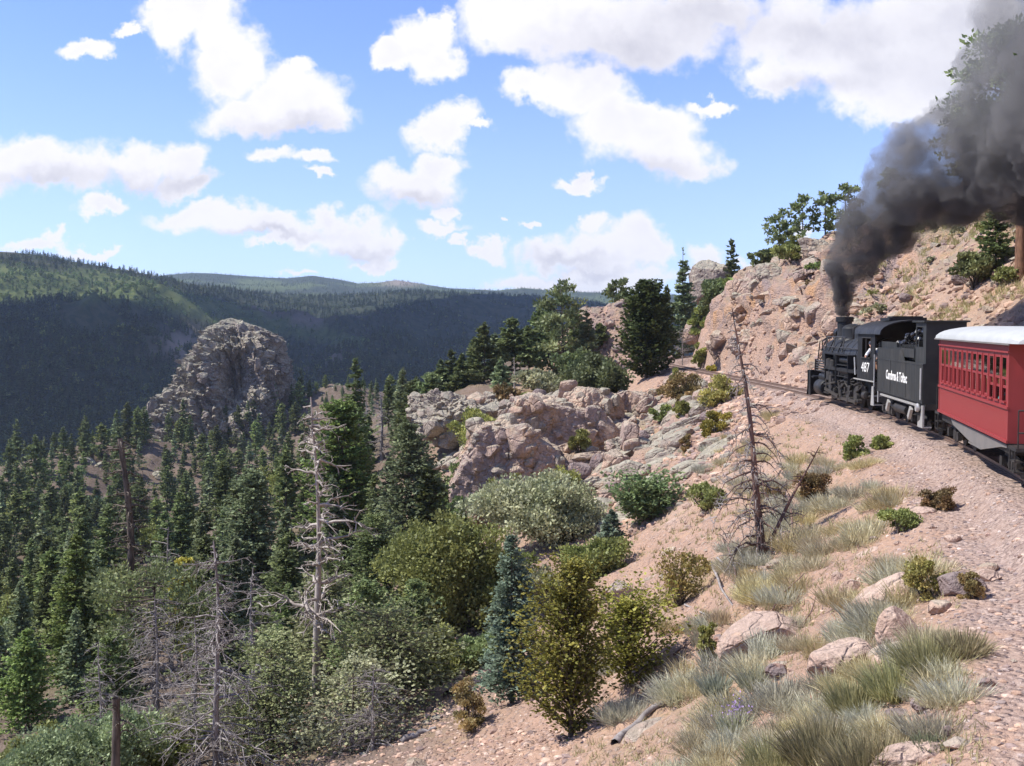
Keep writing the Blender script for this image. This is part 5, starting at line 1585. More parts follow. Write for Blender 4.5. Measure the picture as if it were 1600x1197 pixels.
led = [rock_shape(2100 + k, (1, 0.62, 0.34), sub=4, cuts=14, rough=0.07, ridge=0.10, freq=2.4) for k in range(6)]
led_me = [mesh_np('rock_ledge', V, F, M['rock_pale' if k % 2 else 'rock']) for k, (V, F) in enumerate(led)] + [mesh_np('rock_ledge', V, F, M['rock_grey']) for V, F in led]
rl = np.random.default_rng(91)
def ledges(n, fn, size, label, group, which):
    k = 0; tr_ = 0
    while k < n and tr_ < 4000:
        tr_ += 1
        px, D = fn(); x, y, z = spot(px, D)
        s1, d1 = track_sd([x], [y])
        if d1[0] < 3.6: continue
        o = link('rock_ledge', led_me[int(rl.choice(which))]); r_ = rl.uniform(*size)
        o.location = (x, y, z - 0.02); o.scale = (r_, r_, r_ * rl.uniform(0.7, 1.3)); o.rotation_euler = (rl.uniform(-0.25, 0.25), -0.35 + rl.uniform(-0.3, 0.25), rl.uniform(-0.6, 0.6))
        tag(o, label, 'rock', group); k += 1
def hill_ledges(n, fn, size, label, group, which):
    k = 0; tr_ = 0
    while k < n and tr_ < 4000:
        tr_ += 1
        px, D = fn(); x, y, z = spot(px, D)
        s1, d1 = track_sd([x], [y])
        if d1[0] > -3.3: continue
        o = link('rock_ledge', led_me[int(rl.choice(which))]); r_ = rl.uniform(*size) * rl.uniform(0.6, 1)
        o.location = (x, y, z); o.scale = (r_, r_, r_ * rl.uniform(0.8, 1.5)); o.rotation_euler = (rl.uniform(-0.3, 0.3), 0.3 + rl.uniform(-0.4, 0.4), rl.uniform(0, 6.28))
        tag(o, label, 'rock', group); k += 1
hill_ledges(60, lambda: (rl.uniform(1120, 1345), rl.uniform(70, 98)), (0.5, 1.7), 'angular block jutting from the rock cutting ahead of the engine', 'blocks jutting from the rock cutting', [0, 2, 4, 0, 6, 8])
hill_ledges(40, lambda: (rl.uniform(1340, 1640), rl.uniform(52, 74)), (0.3, 1.0), 'ledge of rock breaking through the stony hillside above the train', 'ledges on the hillside above the train', [0, 2, 4, 6])
ledges(34, lambda: (rl.uniform(960, 1500), rl.uniform(11, 44)), (0.16, 0.55), 'half buried pink rock ledge in the soil of the near slope', 'rock ledges in the near slope', range(6))
ledges(60, lambda: (rl.uniform(890, 1130), rl.uniform(50, 78)), (0.5, 1.7), 'lichen grey ledge among the boulders below the far track', 'grey ledges of the boulder slope', range(6, 12))
ledges(26, lambda: (rl.uniform(690, 930), rl.uniform(64, 86)), (0.8, 2.2), 'broken ledge on the crest of the outcrop', 'broken ledges of the outcrop crest', [0, 2, 4, 6, 7, 8])
frag = [rock_shape(2300 + k, (1, 0.8, 0.75), sub=3, cuts=9, depth=(0.52, 0.9), rough=0.03, box=6.0) for k in range(8)]
frag_me = [mesh_np('rock_block', V, F, M['rock' if k % 3 else 'rock_grey']) for k, (V, F) in enumerate(frag)]
frag_sp = [mesh_np('rock_block', V, F, M['rock_spire']) for V, F in frag]
bpy.context.view_layer.update()
_dg = bpy.context.evaluated_depsgraph_get()
rk_ = np.random.default_rng(404)
def seat_blocks(n, fn, size, on, label, group, meshes, stretch=(0.7, 1.5)):
    k = 0; tr_ = 0
    while k < n and tr_ < 3000:
        tr_ += 1
        px, py = fn()
        hit, loc, nrm, _i, ob, _m4 = S.ray_cast(_dg, (0, 0, CAMZ), Vector(px_dir(px, py)).normalized())
        if not hit or not ob.name.startswith(on): continue
        r_ = rk_.uniform(*size) * rk_.uniform(0.5, 1)
        o = link('rock_block', meshes[int(rk_.integers(len(meshes)))])
        o.location = loc - nrm * r_ * 0.25
        o.scale = (r_, r_, r_ * rk_.uniform(*stretch)); o.rotation_euler = (rk_.uniform(-0.25, 0.25), rk_.uniform(0.0, 0.5), rk_.uniform(0, 6.28))
        tag(o, label, 'rock', group); k += 1
seat_blocks(80, lambda: (rk_.uniform(735, 1010), rk_.uniform(605, 800)), (0.35, 1.25), ('rock_cliff', 'rock_outcrop', 'rock_ledge'), 'angular block broken out of the cliff outcrop beside the gully', 'blocks of the cliff outcrop', frag_me)
seat_blocks(34, lambda: (rk_.uniform(640, 790), rk_.uniform(610, 690)), (0.4, 1.1), ('rock_outcrop', 'rock_cliff'), 'rough lichen block on the knob beyond the cliff', 'blocks of the lichen covered knob', frag_me[::3])
seat_blocks(50, lambda: (rk_.uniform(1110, 1330), rk_.uniform(400, 580)), (0.3, 1.3), ('ground', 'rock_outcrop'), 'sharp broken block of the pink rock cutting', 'broken blocks of the rock cutting', frag_me)
seat_blocks(46, lambda: (rk_.uniform(245, 450), rk_.uniform(505, 680)), (0.8, 2.6), ('rock_spire',), 'jutting block on the face of the rock spire', 'jutting blocks of the rock spire', frag_sp, (0.8, 2.0))
GRB = 'loose stones on the slope below the track'
stone_me = []
for k in range(7):
    V, F = rock_shape(1500 + k, (1, rs.uniform(0.7, 0.95), rs.uniform(0.45, 0.75)), sub=2, cuts=9, rough=0.06)
    stone_me.append([mesh_np('stone', V, F, M[m_]) for m_ in ('rock', 'rock_pale', 'rock_purple', 'rock_grey')])
rngs = np.random.default_rng(55)
def scatter(n, fn, size, label, group, mats, name='stone'):
    k = 0; tr_ = 0
    while k < n and tr_ < n * 40:
        tr_ += 1
        px, D = fn()
        x, y, z = spot(px, D)
        s1, d1 = track_sd([x], [y])
        if abs(d1[0]) < 2.3: continue
        o = link(name, stone_me[int(rngs.integers(7))][mats[int(rngs.integers(len(mats)))]])
        r_ = size[0] + (size[1] - size[0]) * rngs.random() ** 2.5
        o.location = (x, y, z + r_ * 0.12); o.scale = (r_,) * 3
        o.rotation_euler = (rngs.uniform(-0.4, 0.4), rngs.uniform(-0.4, 0.4), rngs.uniform(0, 6.28))
        tag(o, label, 'stone', group); k += 1


scatter(110, lambda: (rngs.uniform(900, 1150), rngs.uniform(51, 80)), (0.18, 1.0), 'loose stone in the boulder field below the far track', 'stones of the boulder field', [0, 3, 3, 2, 3])
scatter(55, lambda: (rngs.uniform(925, 1035), rngs.uniform(114, 123)), (0.25, 0.8), 'brown stone of the rubble mound by the bend', 'stones of the rubble mound', [0, 2, 0], 'rubble_stone')
scatter(45, lambda: (rngs.uniform(890, 1110), rngs.uniform(34, 52)), (0.08, 0.34), 'loose pink stone on the scree left of the dead pine', 'stones of the scree left of the dead pine', [0, 1, 0])
scatter(45, lambda: (rngs.uniform(1000, 1600), rngs.uniform(9, 46)), (0.05, 0.20), 'loose stone on the near slope below the track', GRB, [0, 1, 2, 1])
scatter(25, lambda: (rngs.uniform(480, 880), rngs.uniform(22, 36)), (0.10, 0.35), 'loose stone on the slope under the spruce and snag', 'stones under the spruce', [0, 1, 3])
scatter(45, lambda: (rngs.uniform(1330, 1640), rngs.uniform(52, 72)), (0.12, 0.45), 'loose stone on the hillside above the train', 'stones on the hillside above the train', [0, 0, 1, 3], 'stone')
scatter(20, lambda: (rngs.uniform(1050, 1075), rngs.uniform(84, 92)), (0.15, 0.4), 'pale stone in the pile at the tip of the bend', 'stones in the pile at the bend', [1, 0], 'stone')


def gravel(name, n, fn, size, label, cols):
    """pebbles too many and too small to count, as one object"""
    V0 = [rock_shape(1700 + k, (1, 0.8, 0.6), sub=1, cuts=6, rough=0.05) for k in range(6)]
    rng = np.random.default_rng(77 + n)
    px, D = fn(rng, n)
    d = (px - 800) / FPX
    x = d * D; y = D.copy()
    z = ground_z(x, y)
    s1, d1 = track_sd(x, y)
    ok = np.abs(d1) > 1.2
    x, y, z = x[ok], y[ok], z[ok]
    n = len(x)
    r_ = size[0] + (size[1] - size[0]) * rng.random(n) ** 3
    a = rng.uniform(0, 6.28, n); tl = rng.uniform(-0.5, 0.5, n)
    which = rng.integers(0, 6, n)
    Vs = []; Fs = []; Cs = []; k = 0
    for w_ in range(6):
        m = which == w_
        if not m.any(): continue
        V, F = V0[w_]
        ca_, sa_ = np.cos(a[m]), np.sin(a[m])
        vx = V[None, :, 0] * ca_[:, None] - V[None, :, 1] * sa_[:, None]
        vy = V[None, :, 0] * sa_[:, None] + V[None, :, 1] * ca_[:, None]
        vz = V[None, :, 2] + vx * tl[m][:, None] * 0.5
        P = np.stack([vx, vy, vz], -1) * r_[m][:, None, None] + np.stack([x[m], y[m], z[m] - r_[m] * 0.05], -1)[:, None]
        Vs.append(P.reshape(-1, 3))
        Fs.append((F[None] + (np.arange(m.sum()) * len(V))[:, None, None] + k).reshape(-1, 3)); k += m.sum() * len(V)
        c = np.array(cols)[rng.integers(0, len(cols), m.sum())] * rng.uniform(0.75, 1.25, (m.sum(), 1))
        Cs.append(np.repeat(c, len(V), 0))
    o = link(name, mesh_np(name, np.concatenate(Vs), np.concatenate(Fs), M['pebble'], np.concatenate(Cs)))
    return tag(o, label, kind='stuff')


_m, _nt, _o = new_mat('pebble')
_a = attr(_nt)
_gp = _nt.node('ShaderNodeNewGeometry').outputs['Position']
_k = _nt.lin(_nt.noise(_gp, 25.0, 4, 0.6), 0.25, 0.75, 0.75, 1.25)
principled(_nt, _o, _nt.mix(1.0, _a.outputs['Color'], _nt.combine(_k, _k, _k), 'MULTIPLY'), 0.92, 0, bump(_nt, _nt.noise(_gp, 40.0, 3, 0.6), 0.4, 0.03), 0.15)
M['pebble'] = _m
PB = [(0.43, 0.285, 0.21), (0.49, 0.35, 0.265), (0.33, 0.225, 0.18), (0.28, 0.205, 0.18), (0.47, 0.315, 0.225), (0.52, 0.39, 0.31)]
def _near_fn(rng, n):
    D = 7.5 * (50 / 7.5) ** rng.random(n)
    px = rng.uniform(620, 1660, n)
    return px, D
gravel('gravel', 7500, _near_fn, (0.012, 0.10), 'pink pebbles and rock chips strewn over the near slope', PB)
def _sh_fn(rng, n):
    s = rng.uniform(-50, 40, n); dd = rng.uniform(1.25, 3.8, n)
    x, y, th = path_at(s)
    x = x - np.cos(th) * dd; y = y + np.sin(th) * dd
    y = np.maximum(y, 1.0)
    return x / y * FPX + 800, y
gravel('ballast_gravel', 6500, _sh_fn, (0.012, 0.075), 'grey pink ballast stones on the shoulder of the track', [(0.30, 0.235, 0.21), (0.42, 0.33, 0.29), (0.22, 0.17, 0.16), (0.50, 0.41, 0.36)])
def _hill_fn(rng, n): return rng.uniform(1080, 1660, n), rng.uniform(50, 98, n)
gravel('scree_gravel', 8000, _hill_fn, (0.05, 0.42), 'rock chips and rubble lying over the hillside above the train', PB[:5])
def _spur_fn(rng, n): return rng.uniform(880, 1180, n), rng.uniform(46, 84, n)
gravel('rubble_gravel', 7000, _spur_fn, (0.05, 0.36), 'broken rock rubble between the boulders below the far track', PB[:5] + [(0.33, 0.29, 0.235)])
def _mound_fn(rng, n): return rng.uniform(915, 1060, n), rng.uniform(112, 126, n)
gravel('mound_gravel', 2500, _mound_fn, (0.08, 0.35), 'brown rubble covering the mound at the bend', [(0.33, 0.23, 0.19), (0.42, 0.30, 0.25), (0.24, 0.18, 0.16)])
def _low_fn(rng, n): return rng.uniform(430, 900, n), rng.uniform(20, 40, n)
gravel('slope_gravel', 3500, _low_fn, (0.03, 0.16), 'pink stones on the slope under the spruce', PB)

# ------------------------------------------------------------------ sagebrush, grasses, dry sticks
SAGE = [dict(ca=(0.15, 0.142, 0.10), cb=(0.235, 0.22, 0.16)), dict(ca=(0.16, 0.145, 0.092), cb=(0.245, 0.215, 0.145)), dict(ca=(0.145, 0.145, 0.11), cb=(0.225, 0.215, 0.168)), dict(ca=(0.175, 0.15, 0.08), cb=(0.265, 0.23, 0.13)), dict(ca=(0.16, 0.185, 0.075), cb=(0.27, 0.285, 0.13))]
tuft_me = []
for k in range(12):
    V, F, C_ = tuft(300 + k, 1.0, 0.8, n=620, width=0.009, spread=0.55, flop=0.08, core=0.85, wild=0.30, **SAGE[k % 4])
    tuft_me.append(mesh_np('sagebrush', V, F, M['blade'], C_))
rngg = np.random.default_rng(14)
k = 0; tr_ = 0
while k < 300 and tr_ < 12000:
    tr_ += 1
    D = 9.5 * (58 / 9.5) ** rngg.random()
    px = rngg.uniform(930, 1560)
    x, y, z = spot(px, D)
    s1, d1 = track_sd([x], [y]); d1 = d1[0]
    if d1 < 3.2 or d1 > 13: continue
    py = 540 - (z - CAMZ) / D * FPX
    den = fbm(np.array([[x / 2.6, y / 2.6, 1.7]]), 3)[0]
    band = math.exp(-((d1 - 5.4) / 1.6) ** 2)
    if den < 0.35 - 1.0 * band: continue
    if 1120 < px < 1300 and 950 < py < 1090 and rngg.random() < 0.85: continue
    if px < 1130 and py > 780 and py < 930 and rngg.random() < 0.7: continue
    h = rngg.uniform(0.32, 0.64) * (1.0 if D > 16 else 0.66)
    o = link('sagebrush', tuft_me[int(rngg.integers(12))])
    o.location = (x, y, z - 0.03); o.scale = (h * 1.35, h * 1.35, h); o.rotation_euler = (rngg.uniform(-0.15, 0.15), -0.18 + rngg.uniform(-0.12, 0.12), rngg.uniform(0, 6.28))
    sg = ('sagebrush clump in the thick band under the gravel shoulder beside the coach', 'sagebrush band beside the coach') if D > 26 and px > 1230 else (('sagebrush clump on the slope round the foot of the dead pine', 'sagebrush round the dead pine') if D > 26 else (('sagebrush clump on the slope between the pale ledges and the shrubs', 'sagebrush between the ledges') if D > 15 else ('sagebrush clump low at the bottom of the near slope', 'sagebrush low on the near slope')))
    ti_ = tuft_me.index(o.data)
    ad_ = ['pale grey', 'straw grey', 'silvery green', 'yellowish'][ti_ % 4] + (' tall' if h > (0.48 if D > 16 else 0.32) else ' low')
    tag(o, ad_ + ' ' + sg[0], 'shrub', ad_ + ' ' + sg[1])
    k += 1
def big_tuft(px, py, h, r, n, c_, label, name='rabbitbrush', width=0.006, **kw):
    p, D = ground_hit(px, py)
    V, F, C_ = tuft(nseed(), h, r, n=n, width=width, **dict(dict(spread=0.55, flop=0.12, core=0.8, wild=0.22), **kw), **c_)
    o = link(name, mesh_np(name, V, F, M['blade'], C_))
    o.location = p
    return tag(o, label, 'shrub')


BR = dict(ca=(0.105, 0.105, 0.05), cb=(0.19, 0.175, 0.09))
BR2 = dict(ca=(0.095, 0.092, 0.045), cb=(0.18, 0.158, 0.088))
big_tuft(1290, 1190, 0.66, 0.55, 1900, BR2, 'large grassy rabbitbrush clump at the bottom edge')
big_tuft(1360, 1215, 0.6, 0.5, 1600, BR2, 'dense brownish rabbitbrush clump right of the large one at the bottom edge')
big_tuft(1215, 1205, 0.55, 0.5, 1000, BR, 'pale rabbitbrush clump left of the large one at the bottom edge')
big_tuft(1405, 1085, 0.62, 0.5, 1300, BR, 'green rabbitbrush clump above the grey and orange stone')
big_tuft(1455, 1050, 0.66, 0.48, 1200, BR, 'tall rabbitbrush clump beside the gravel in front of the tangled shrub')
big_tuft(1340, 1110, 0.55, 0.45, 1000, BR, 'feathery rabbitbrush clump below the smooth pink boulder')
big_tuft(1505, 1020, 0.45, 0.35, 700, dict(ca=(0.14, 0.13, 0.07), cb=(0.21, 0.185, 0.11)), 'straw coloured tuft on the edge of the gravel')
big_tuft(1455, 1172, 0.25, 0.22, 500, dict(ca=(0.075, 0.085, 0.05), cb=(0.12, 0.13, 0.08)), 'short grey green tuft on the gravel near the bottom edge', width=0.008)
big_tuft(1182, 1075, 0.5, 0.32, 620, dict(ca=(0.13, 0.13, 0.09), cb=(0.2, 0.195, 0.14)), 'grey tuft in front of the big pale slab', width=0.008)
big_tuft(1120, 1085, 0.5, 0.3, 560, dict(ca=(0.125, 0.135, 0.10), cb=(0.19, 0.2, 0.15)), 'blue grey sage tuft under the green broom', width=0.009)
big_tuft(1150, 1145, 0.42, 0.3, 520, dict(ca=(0.13, 0.13, 0.085), cb=(0.19, 0.185, 0.13)), 'grey tuft with a few purple flowers', width=0.008)
p, D = ground_hit(1148, 1140)
fl = Leaves(); rq = np.random.default_rng(3)
q = p + rq.normal(0, 0.13, (120, 3)) * np.array([0.9, 0.9, 0.9]) + np.array([0, 0, 0.28])
dv = unit(rq.normal(size=(120, 3))); fl.diamonds(q, dv * 0.035, unit(np.cross(dv, rq.normal(size=(120, 3)))) * 0.014, lerp_cols(rq, 120, (0.11, 0.07, 0.17), (0.18, 0.13, 0.24)))
o = link('flowers', fl.mesh('flowers', M['leaf'])); tag(o, 'purple aster flowers over the grey tuft', kind='stuff')
for (px, py, c_, lab) in [(1075, 990, dict(ca=(0.18, 0.135, 0.055), cb=(0.25, 0.195, 0.09)), 'golden dry grass tuft left of the green broom'), (1040, 985, dict(ca=(0.16, 0.135, 0.065), cb=(0.22, 0.185, 0.105)), 'tan dry grass tuft at the juniper edge'),
                          (1130, 975, dict(ca=(0.145, 0.11, 0.075), cb=(0.2, 0.155, 0.105)), 'brown dry grass tuft above the big pale slab'), (1180, 905, dict(ca=(0.17, 0.135, 0.06), cb=(0.24, 0.19, 0.1)), 'yellow grass tuft under the dead pine')]:
    big_tuft(px, py, 0.42, 0.4, 520, c_, lab, 'dry_grass', width=0.010)
# short dry grass as ground cover
def grass(name, n, fn, label, h, cols):
    rng = np.random.default_rng(n)
    px, D = fn(rng, n)
    x = (px - 800) / FPX * D; y = D
    s1, d1 = track_sd(x, y)
    den = fbm(np.stack([x / 2.2, y / 2.2, x * 0 + 9], 1), 3)
    ok = (np.abs(d1) > 3.0) & (den > -0.05)
    x, y = x[ok], y[ok]; z = ground_z(x, y); m = len(x)
    b_ = 7
    X0 = np.repeat(np.stack([x, y, z], 1), b_, 0) + np.concatenate([rng.normal(0, 0.05, (m * b_, 2)), np.zeros((m * b_, 1))], 1)
    dv = unit(rng.normal(0, 0.45, (m * b_, 3)) + np.array([0, 0, 1.0])) * (h * rng.uniform(0.5, 1.2, m * b_) * (0.5 + np.repeat(y, b_) / 40))[:, None]
    sd = unit(np.cross(dv, rng.normal(size=(m * b_, 3)))) * (0.004 + 0.00035 * np.repeat(y, b_))[:, None]
    V = np.stack([X0 - sd, X0 + sd, X0 + dv], 1).reshape(-1, 3)
    o = link(name, mesh_np(name, V, np.arange(len(V)).reshape(-1, 3), M['blade'], np.repeat(lerp_cols(rng, m * b_, *cols), 3, 0)))
    tag(o, label, kind='stuff')
grass('dry_grass_cover', 5200, lambda rng, n: (rng.uniform(900, 1600, n), 9 * (60 / 9) ** rng.random(n)), 'short dry grass between the sagebrush', 0.15, ((0.12, 0.105, 0.055), (0.19, 0.165, 0.09)))
grass('hill_grass_cover', 3200, lambda rng, n: (rng.uniform(1320, 1660, n), rng.uniform(52, 82, n)), 'pale grass patches on the stony hillside above the train', 0.24, ((0.12, 0.11, 0.05), (0.19, 0.165, 0.085)))
rngh = np.random.default_rng(66)
hs_me = []
for k in range(4):
    g = bushy(820 + k, 0.6, 0.6, clumps=9, leaves=26, leaf=0.17, stems=2, **[GREY, OLIV, RUST, YELG][k])
    hs_me.append(g[1].mesh('hill_shrub', M['leaf']))
k = 0
while k < 44:
    px = rngh.uniform(1180, 1640); D = rngh.uniform(54, 88)
    x, y, z = spot(px, D)
    s1, d1 = track_sd([x], [y])
    if d1[0] > -5.0: continue
    o = link('hill_shrub', hs_me[int(rngh.integers(4))]); f_ = rngh.uniform(0.6, 1.7)
    o.location = (x, y, z - 0.05); o.scale = (f_, f_, f_ * 0.85); o.rotation_euler = (0, 0, rngh.uniform(0, 6))
    tag(o, 'small scattered shrub on the stony hillside above the train', 'shrub', 'small shrubs on the hillside above the train'); k += 1


def stick(pts_px, r0, mat, label, name='fallen_branch', lift=0.05):
    P = []
    for (px, py, up_) in pts_px:
        p, D = ground_hit(px, py)
        P.append(p + np.array([0, 0, lift + up_]))
    P = np.array(P)
    w_ = Wood()
    t = np.linspace(0, 1, len(P)); tt = np.linspace(0, 1, 10)
    Q = np.stack([np.interp(tt, t, P[:, j]) for j in range(3)], 1)
    Q += np.random.default_rng(nseed()).normal(0, r0 * 0.25, Q.shape)
    w_.limb(Q, r0 * (1 - 0.6 * tt), 7)
    o = link(name, w_.mesh(name, M[mat]))
    return tag(o, label, 'log' if r0 > 0.06 else 'branch')


stick([(962, 1165, 0), (1000, 1130, 0.0), (1030, 1108, 0.05), (1058, 1098, 0.02)], 0.085, 'bark_grey', 'weathered grey log lying on the slope at the bottom', 'fallen_log')
stick([(700, 1092, 0), (722, 1060, 0.1), (736, 1038, 0.1)], 0.16, 'bark', 'dark fallen log left of the blue spruce', 'fallen_log')
stick([(628, 1160, 0), (680, 1140, 0.0)], 0.10, 'bark_grey', 'grey log at the bottom below the sprawling shrub', 'fallen_log')
stick([(1196, 975, 0.0), (1222, 945, 0.18), (1256, 922, 0.30)], 0.024, 'bark_char', 'dark curved stick rising from the pale slab')
stick([(1070, 948, 0), (1100, 965, 0.05), (1118, 972, 0)], 0.03, 'bark_grey', 'grey branch lying below the orange shrub')
stick([(1110, 900, 0.35), (1128, 930, 0.1), (1145, 950, 0.0)], 0.045, 'bark_grey', 'bleached branch leaning below the dead pine')
stick([(1120, 890, 0.3), (1145, 905, 0.15), (1165, 920, 0.0)], 0.035, 'bark_grey', 'second bleached branch above the leaning one')
stick([(1138, 885, 0.5), (1150, 915, 0.2), (1142, 945, 0)], 0.035, 'bark_char', 'upright forked dead stick below the dead pine')
stick([(1232, 800, 0.5), (1238, 830, 0.2), (1236, 850, 0)], 0.05, 'bark_char', 'burnt stub standing right of the dead pine foot')
stick([(1052, 1030, 0.05), (1070, 1020, 0.12), (1085, 1010, 0.1)], 0.028, 'bark_char', 'dark twig poking out beside the lower juniper')
stick([(1250, 985, 0.0), (1268, 968, 0.12), (1275, 950, 0.22)], 0.018, 'bark_char', 'small dark twig standing on the slab behind the grass')
# ------------------------------------------------------------------ hard-surface builder
class B:
    def __init__(self):
        self.v = []; self.f = []

    def add(self, vs, fs):
        k = len(self.v)
        self.v += [tuple(p) for p in vs]
        self.f += [tuple(i + k for i in f) for f in fs]
        return self

    def box(self, x0, x1, y0, y1, z0, z1):
        vs = [(x, y, z) for x in (x0, x1) for y in (y0, y1) for z in (z0, z1)]
        return self.add(vs, [(0, 1, 3, 2), (4, 6, 7, 5), (0, 4, 5, 1), (2, 3, 7, 6), (0, 2, 6, 4), (1, 5, 7, 3)])

    def obox(self, c, ax, ay, az, hx, hy, hz):
        c, ax, ay, az = map(Vector, (c, ax, ay, az))
        vs = [c + ax * hx * i + ay * hy * j + az * hz * k for i in (-1, 1) for j in (-1, 1) for k in (-1, 1)]
        return self.add(vs, [(0, 1, 3, 2), (4, 6, 7, 5), (0, 4, 5, 1), (2, 3, 7, 6), (0, 2, 6, 4), (1, 5, 7, 3)])

    def tube(self, pts, r, n=8, caps=True):
        pts = [Vector(p) for p in pts]
        rs = r if hasattr(r, '__len__') else [r] * len(pts)
        rings = []
        up0 = Vector((0, 0, 1))
        for i, p in enumerate(pts):
            t = (pts[min(i + 1, len(pts) - 1)] - pts[max(i - 1, 0)]).normalized()
            a = t.cross(up0)
            if a.length < 0.05:
                a = t.cross(Vector((0, 1, 0)))
            a.normalize(); b = t.cross(a)
            rings.append([p + (a * math.cos(2 * math.pi * k / n) + b * math.sin(2 * math.pi * k / n)) * rs[i] for k in range(n)])
        vs = [q for ring in rings for q in ring]
        fs = []
        for i in range(len(pts) - 1):
            for k in range(n):
                fs.append((i * n + k, i * n + (k + 1) % n, (i + 1) * n + (k + 1) % n, (i + 1) * n + k))
        if caps:
            fs.append(tuple(range(n - 1, -1, -1)))
            fs.append(tuple((len(pts) - 1) * n + k for k in range(n)))
        return self.add(vs, fs)

    def cyl(self, p0, p1, r0, r1=None, n=20):
        return self.tube([p0, p1], [r0, r0 if r1 is None else r1], n)

    def lathe(self, c, axis, prof, n=24):
        """prof: (distance along axis, radius)"""
        c = Vector(c); ax = Vector(axis)
        return self.tube([c + ax * a for a, r in prof], [r for a, r in prof], n)

    def prism(self, poly, axis, a0, a1):
        """polygon in the two other axes, extruded along axis 'x', 'y' or 'z'"""
        def P(u, v, a):
            return {'x': (a, u, v), 'y': (u, a, v), 'z': (u, v, a)}[axis]
        n = len(poly)
        vs = [P(u, v, a0) for u, v in poly] + [P(u, v, a1) for u, v in poly]
        fs = [tuple(range(n - 1, -1, -1)), tuple(range(n, 2 * n))]
        fs += [(k, (k + 1) % n, n + (k + 1) % n, n + k) for k in range(n)]
        return self.add(vs, fs)

    def mesh(self, name, mat, smooth=None):
        me = bpy.data.meshes.new(name)
        me.from_pydata(self.v, [], self.f)
        bm = bmesh.new(); bm.from_mesh(me)
        bmesh.ops.recalc_face_normals(bm, faces=bm.faces)
        if smooth is not None:
            for f in bm.faces: f.smooth = True
            for e in bm.edges:
                if len(e.link_faces) == 2 and e.calc_face_angle(0) > smooth: e.smooth = False
        bm.to_mesh(me); bm.free()
        me.materials.append(mat)
        return me

    def build(self, name, mat, parent, smooth=0.7, label=None):
        o = link(name, self.mesh(name, mat, smooth), parent)
        if label: o['label'] = label
        return o


M['loco'] = paint('engine_black', (0.018, 0.018, 0.019), 0.5, 0.35, 0, 1.6, 0.3, (0.055, 0.047, 0.04, 1))
M['boiler'] = paint('boiler_jacket', (0.022, 0.022, 0.023), 0.48, 0.3, 0, 1.4, 0.32, (0.05, 0.044, 0.038, 1))
M['tender'] = paint('tender_black', (0.034, 0.035, 0.034), 0.52, 0.28, 0, 1.2, 0.3, (0.07, 0.06, 0.05, 1))
M['under'] = paint('running_gear', (0.030, 0.027, 0.025), 0.6, 0.4, 0.1, 4.0, 0.4, (0.10, 0.08, 0.065, 1))
M['silver'] = paint('bright_metal', (0.50, 0.49, 0.47), 0.35, 0.25, 0.3, 5.0, 0.5, (0.20, 0.17, 0.145, 1))
M['steel'] = paint('worn_steel', (0.055, 0.05, 0.046), 0.5, 0.4, 0.3, 4.0, 0.5)
M['rod'] = paint('polished_rod', (0.12, 0.11, 0.10), 0.4, 0.2, 0.7, 6.0, 0.5)
M['white'] = paint('white_lettering', (0.80, 0.79, 0.75), 0.6, 0.08, 0, 3.0, 0.3)
M['red'] = paint('coach_red', (0.315, 0.042, 0.041), 0.5, 0.24, 0, 1.5, 0.35, (0.30, 0.085, 0.07, 1))
M['red2'] = paint('coach_red_frame', (0.29, 0.036, 0.036), 0.5, 0.18, 0, 2.0, 0.45)
M['roof'] = paint('coach_roof', (0.40, 0.41, 0.405), 0.7, 0.14, 0, 1.0, 0.25)
M['skirt'] = paint('dull_grey_plate', (0.19, 0.175, 0.165), 0.6, 0.2, 0, 2.0, 0.3, (0.24, 0.19, 0.15, 1))
M['gold'] = paint('gilt', (0.45, 0.30, 0.06), 0.4, 0.15, 0.3, 4.0, 0.5)
M['wood_in'] = paint('varnished_wood', (0.20, 0.095, 0.045), 0.45, 0.2, 0, 3.0, 0.4)
M['coal'] = paint('coal', (0.018, 0.018, 0.02), 0.25, 0.3, 0, 8.0, 0.7)
M['tie'] = paint('creosoted_tie', (0.24, 0.185, 0.155), 0.9, 0.3, 0, 3.0, 0.15, (0.40, 0.31, 0.26, 1))
M['rail'] = paint('rail_steel', (0.20, 0.135, 0.105), 0.4, 0.25, 0.35, 3.0, 0.4)
M['skin'] = paint('skin', (0.52, 0.29, 0.21), 0.55, 0.06, 0, 6.0, 0.3)
M['shirt'] = paint('white_shirt', (0.72, 0.72, 0.74), 0.8, 0.08, 0, 6.0, 0.2)
M['denim'] = paint('dark_cloth', (0.05, 0.055, 0.075), 0.85, 0.1, 0, 6.0, 0.2)
M['teal'] = paint('teal_shirt', (0.07, 0.36, 0.34), 0.8, 0.08, 0, 6.0, 0.2)
M['hair'] = paint('brown_hair', (0.06, 0.038, 0.025), 0.6, 0.2, 0, 9.0, 0.3)
_g, _nt, _o = new_mat('window_glass')
_fres = _nt.node('ShaderNodeFresnel', IOR=1.45)
_tr = _nt.node('ShaderNodeBsdfTransparent', Color=(0.90, 0.90, 0.86, 1))
_gl = _nt.node('ShaderNodeBsdfGlossy', Roughness=0.03, Color=(1, 1, 1, 1))
_mx = _nt.node('ShaderNodeMixShader', i0=_nt.math('ADD', _fres.outputs[0], 0.32), i1=_tr.outputs[0], i2=_gl.outputs[0])
_nt.l.new(_mx.outputs[0], _o.inputs['Surface'])
M['glass'] = _g

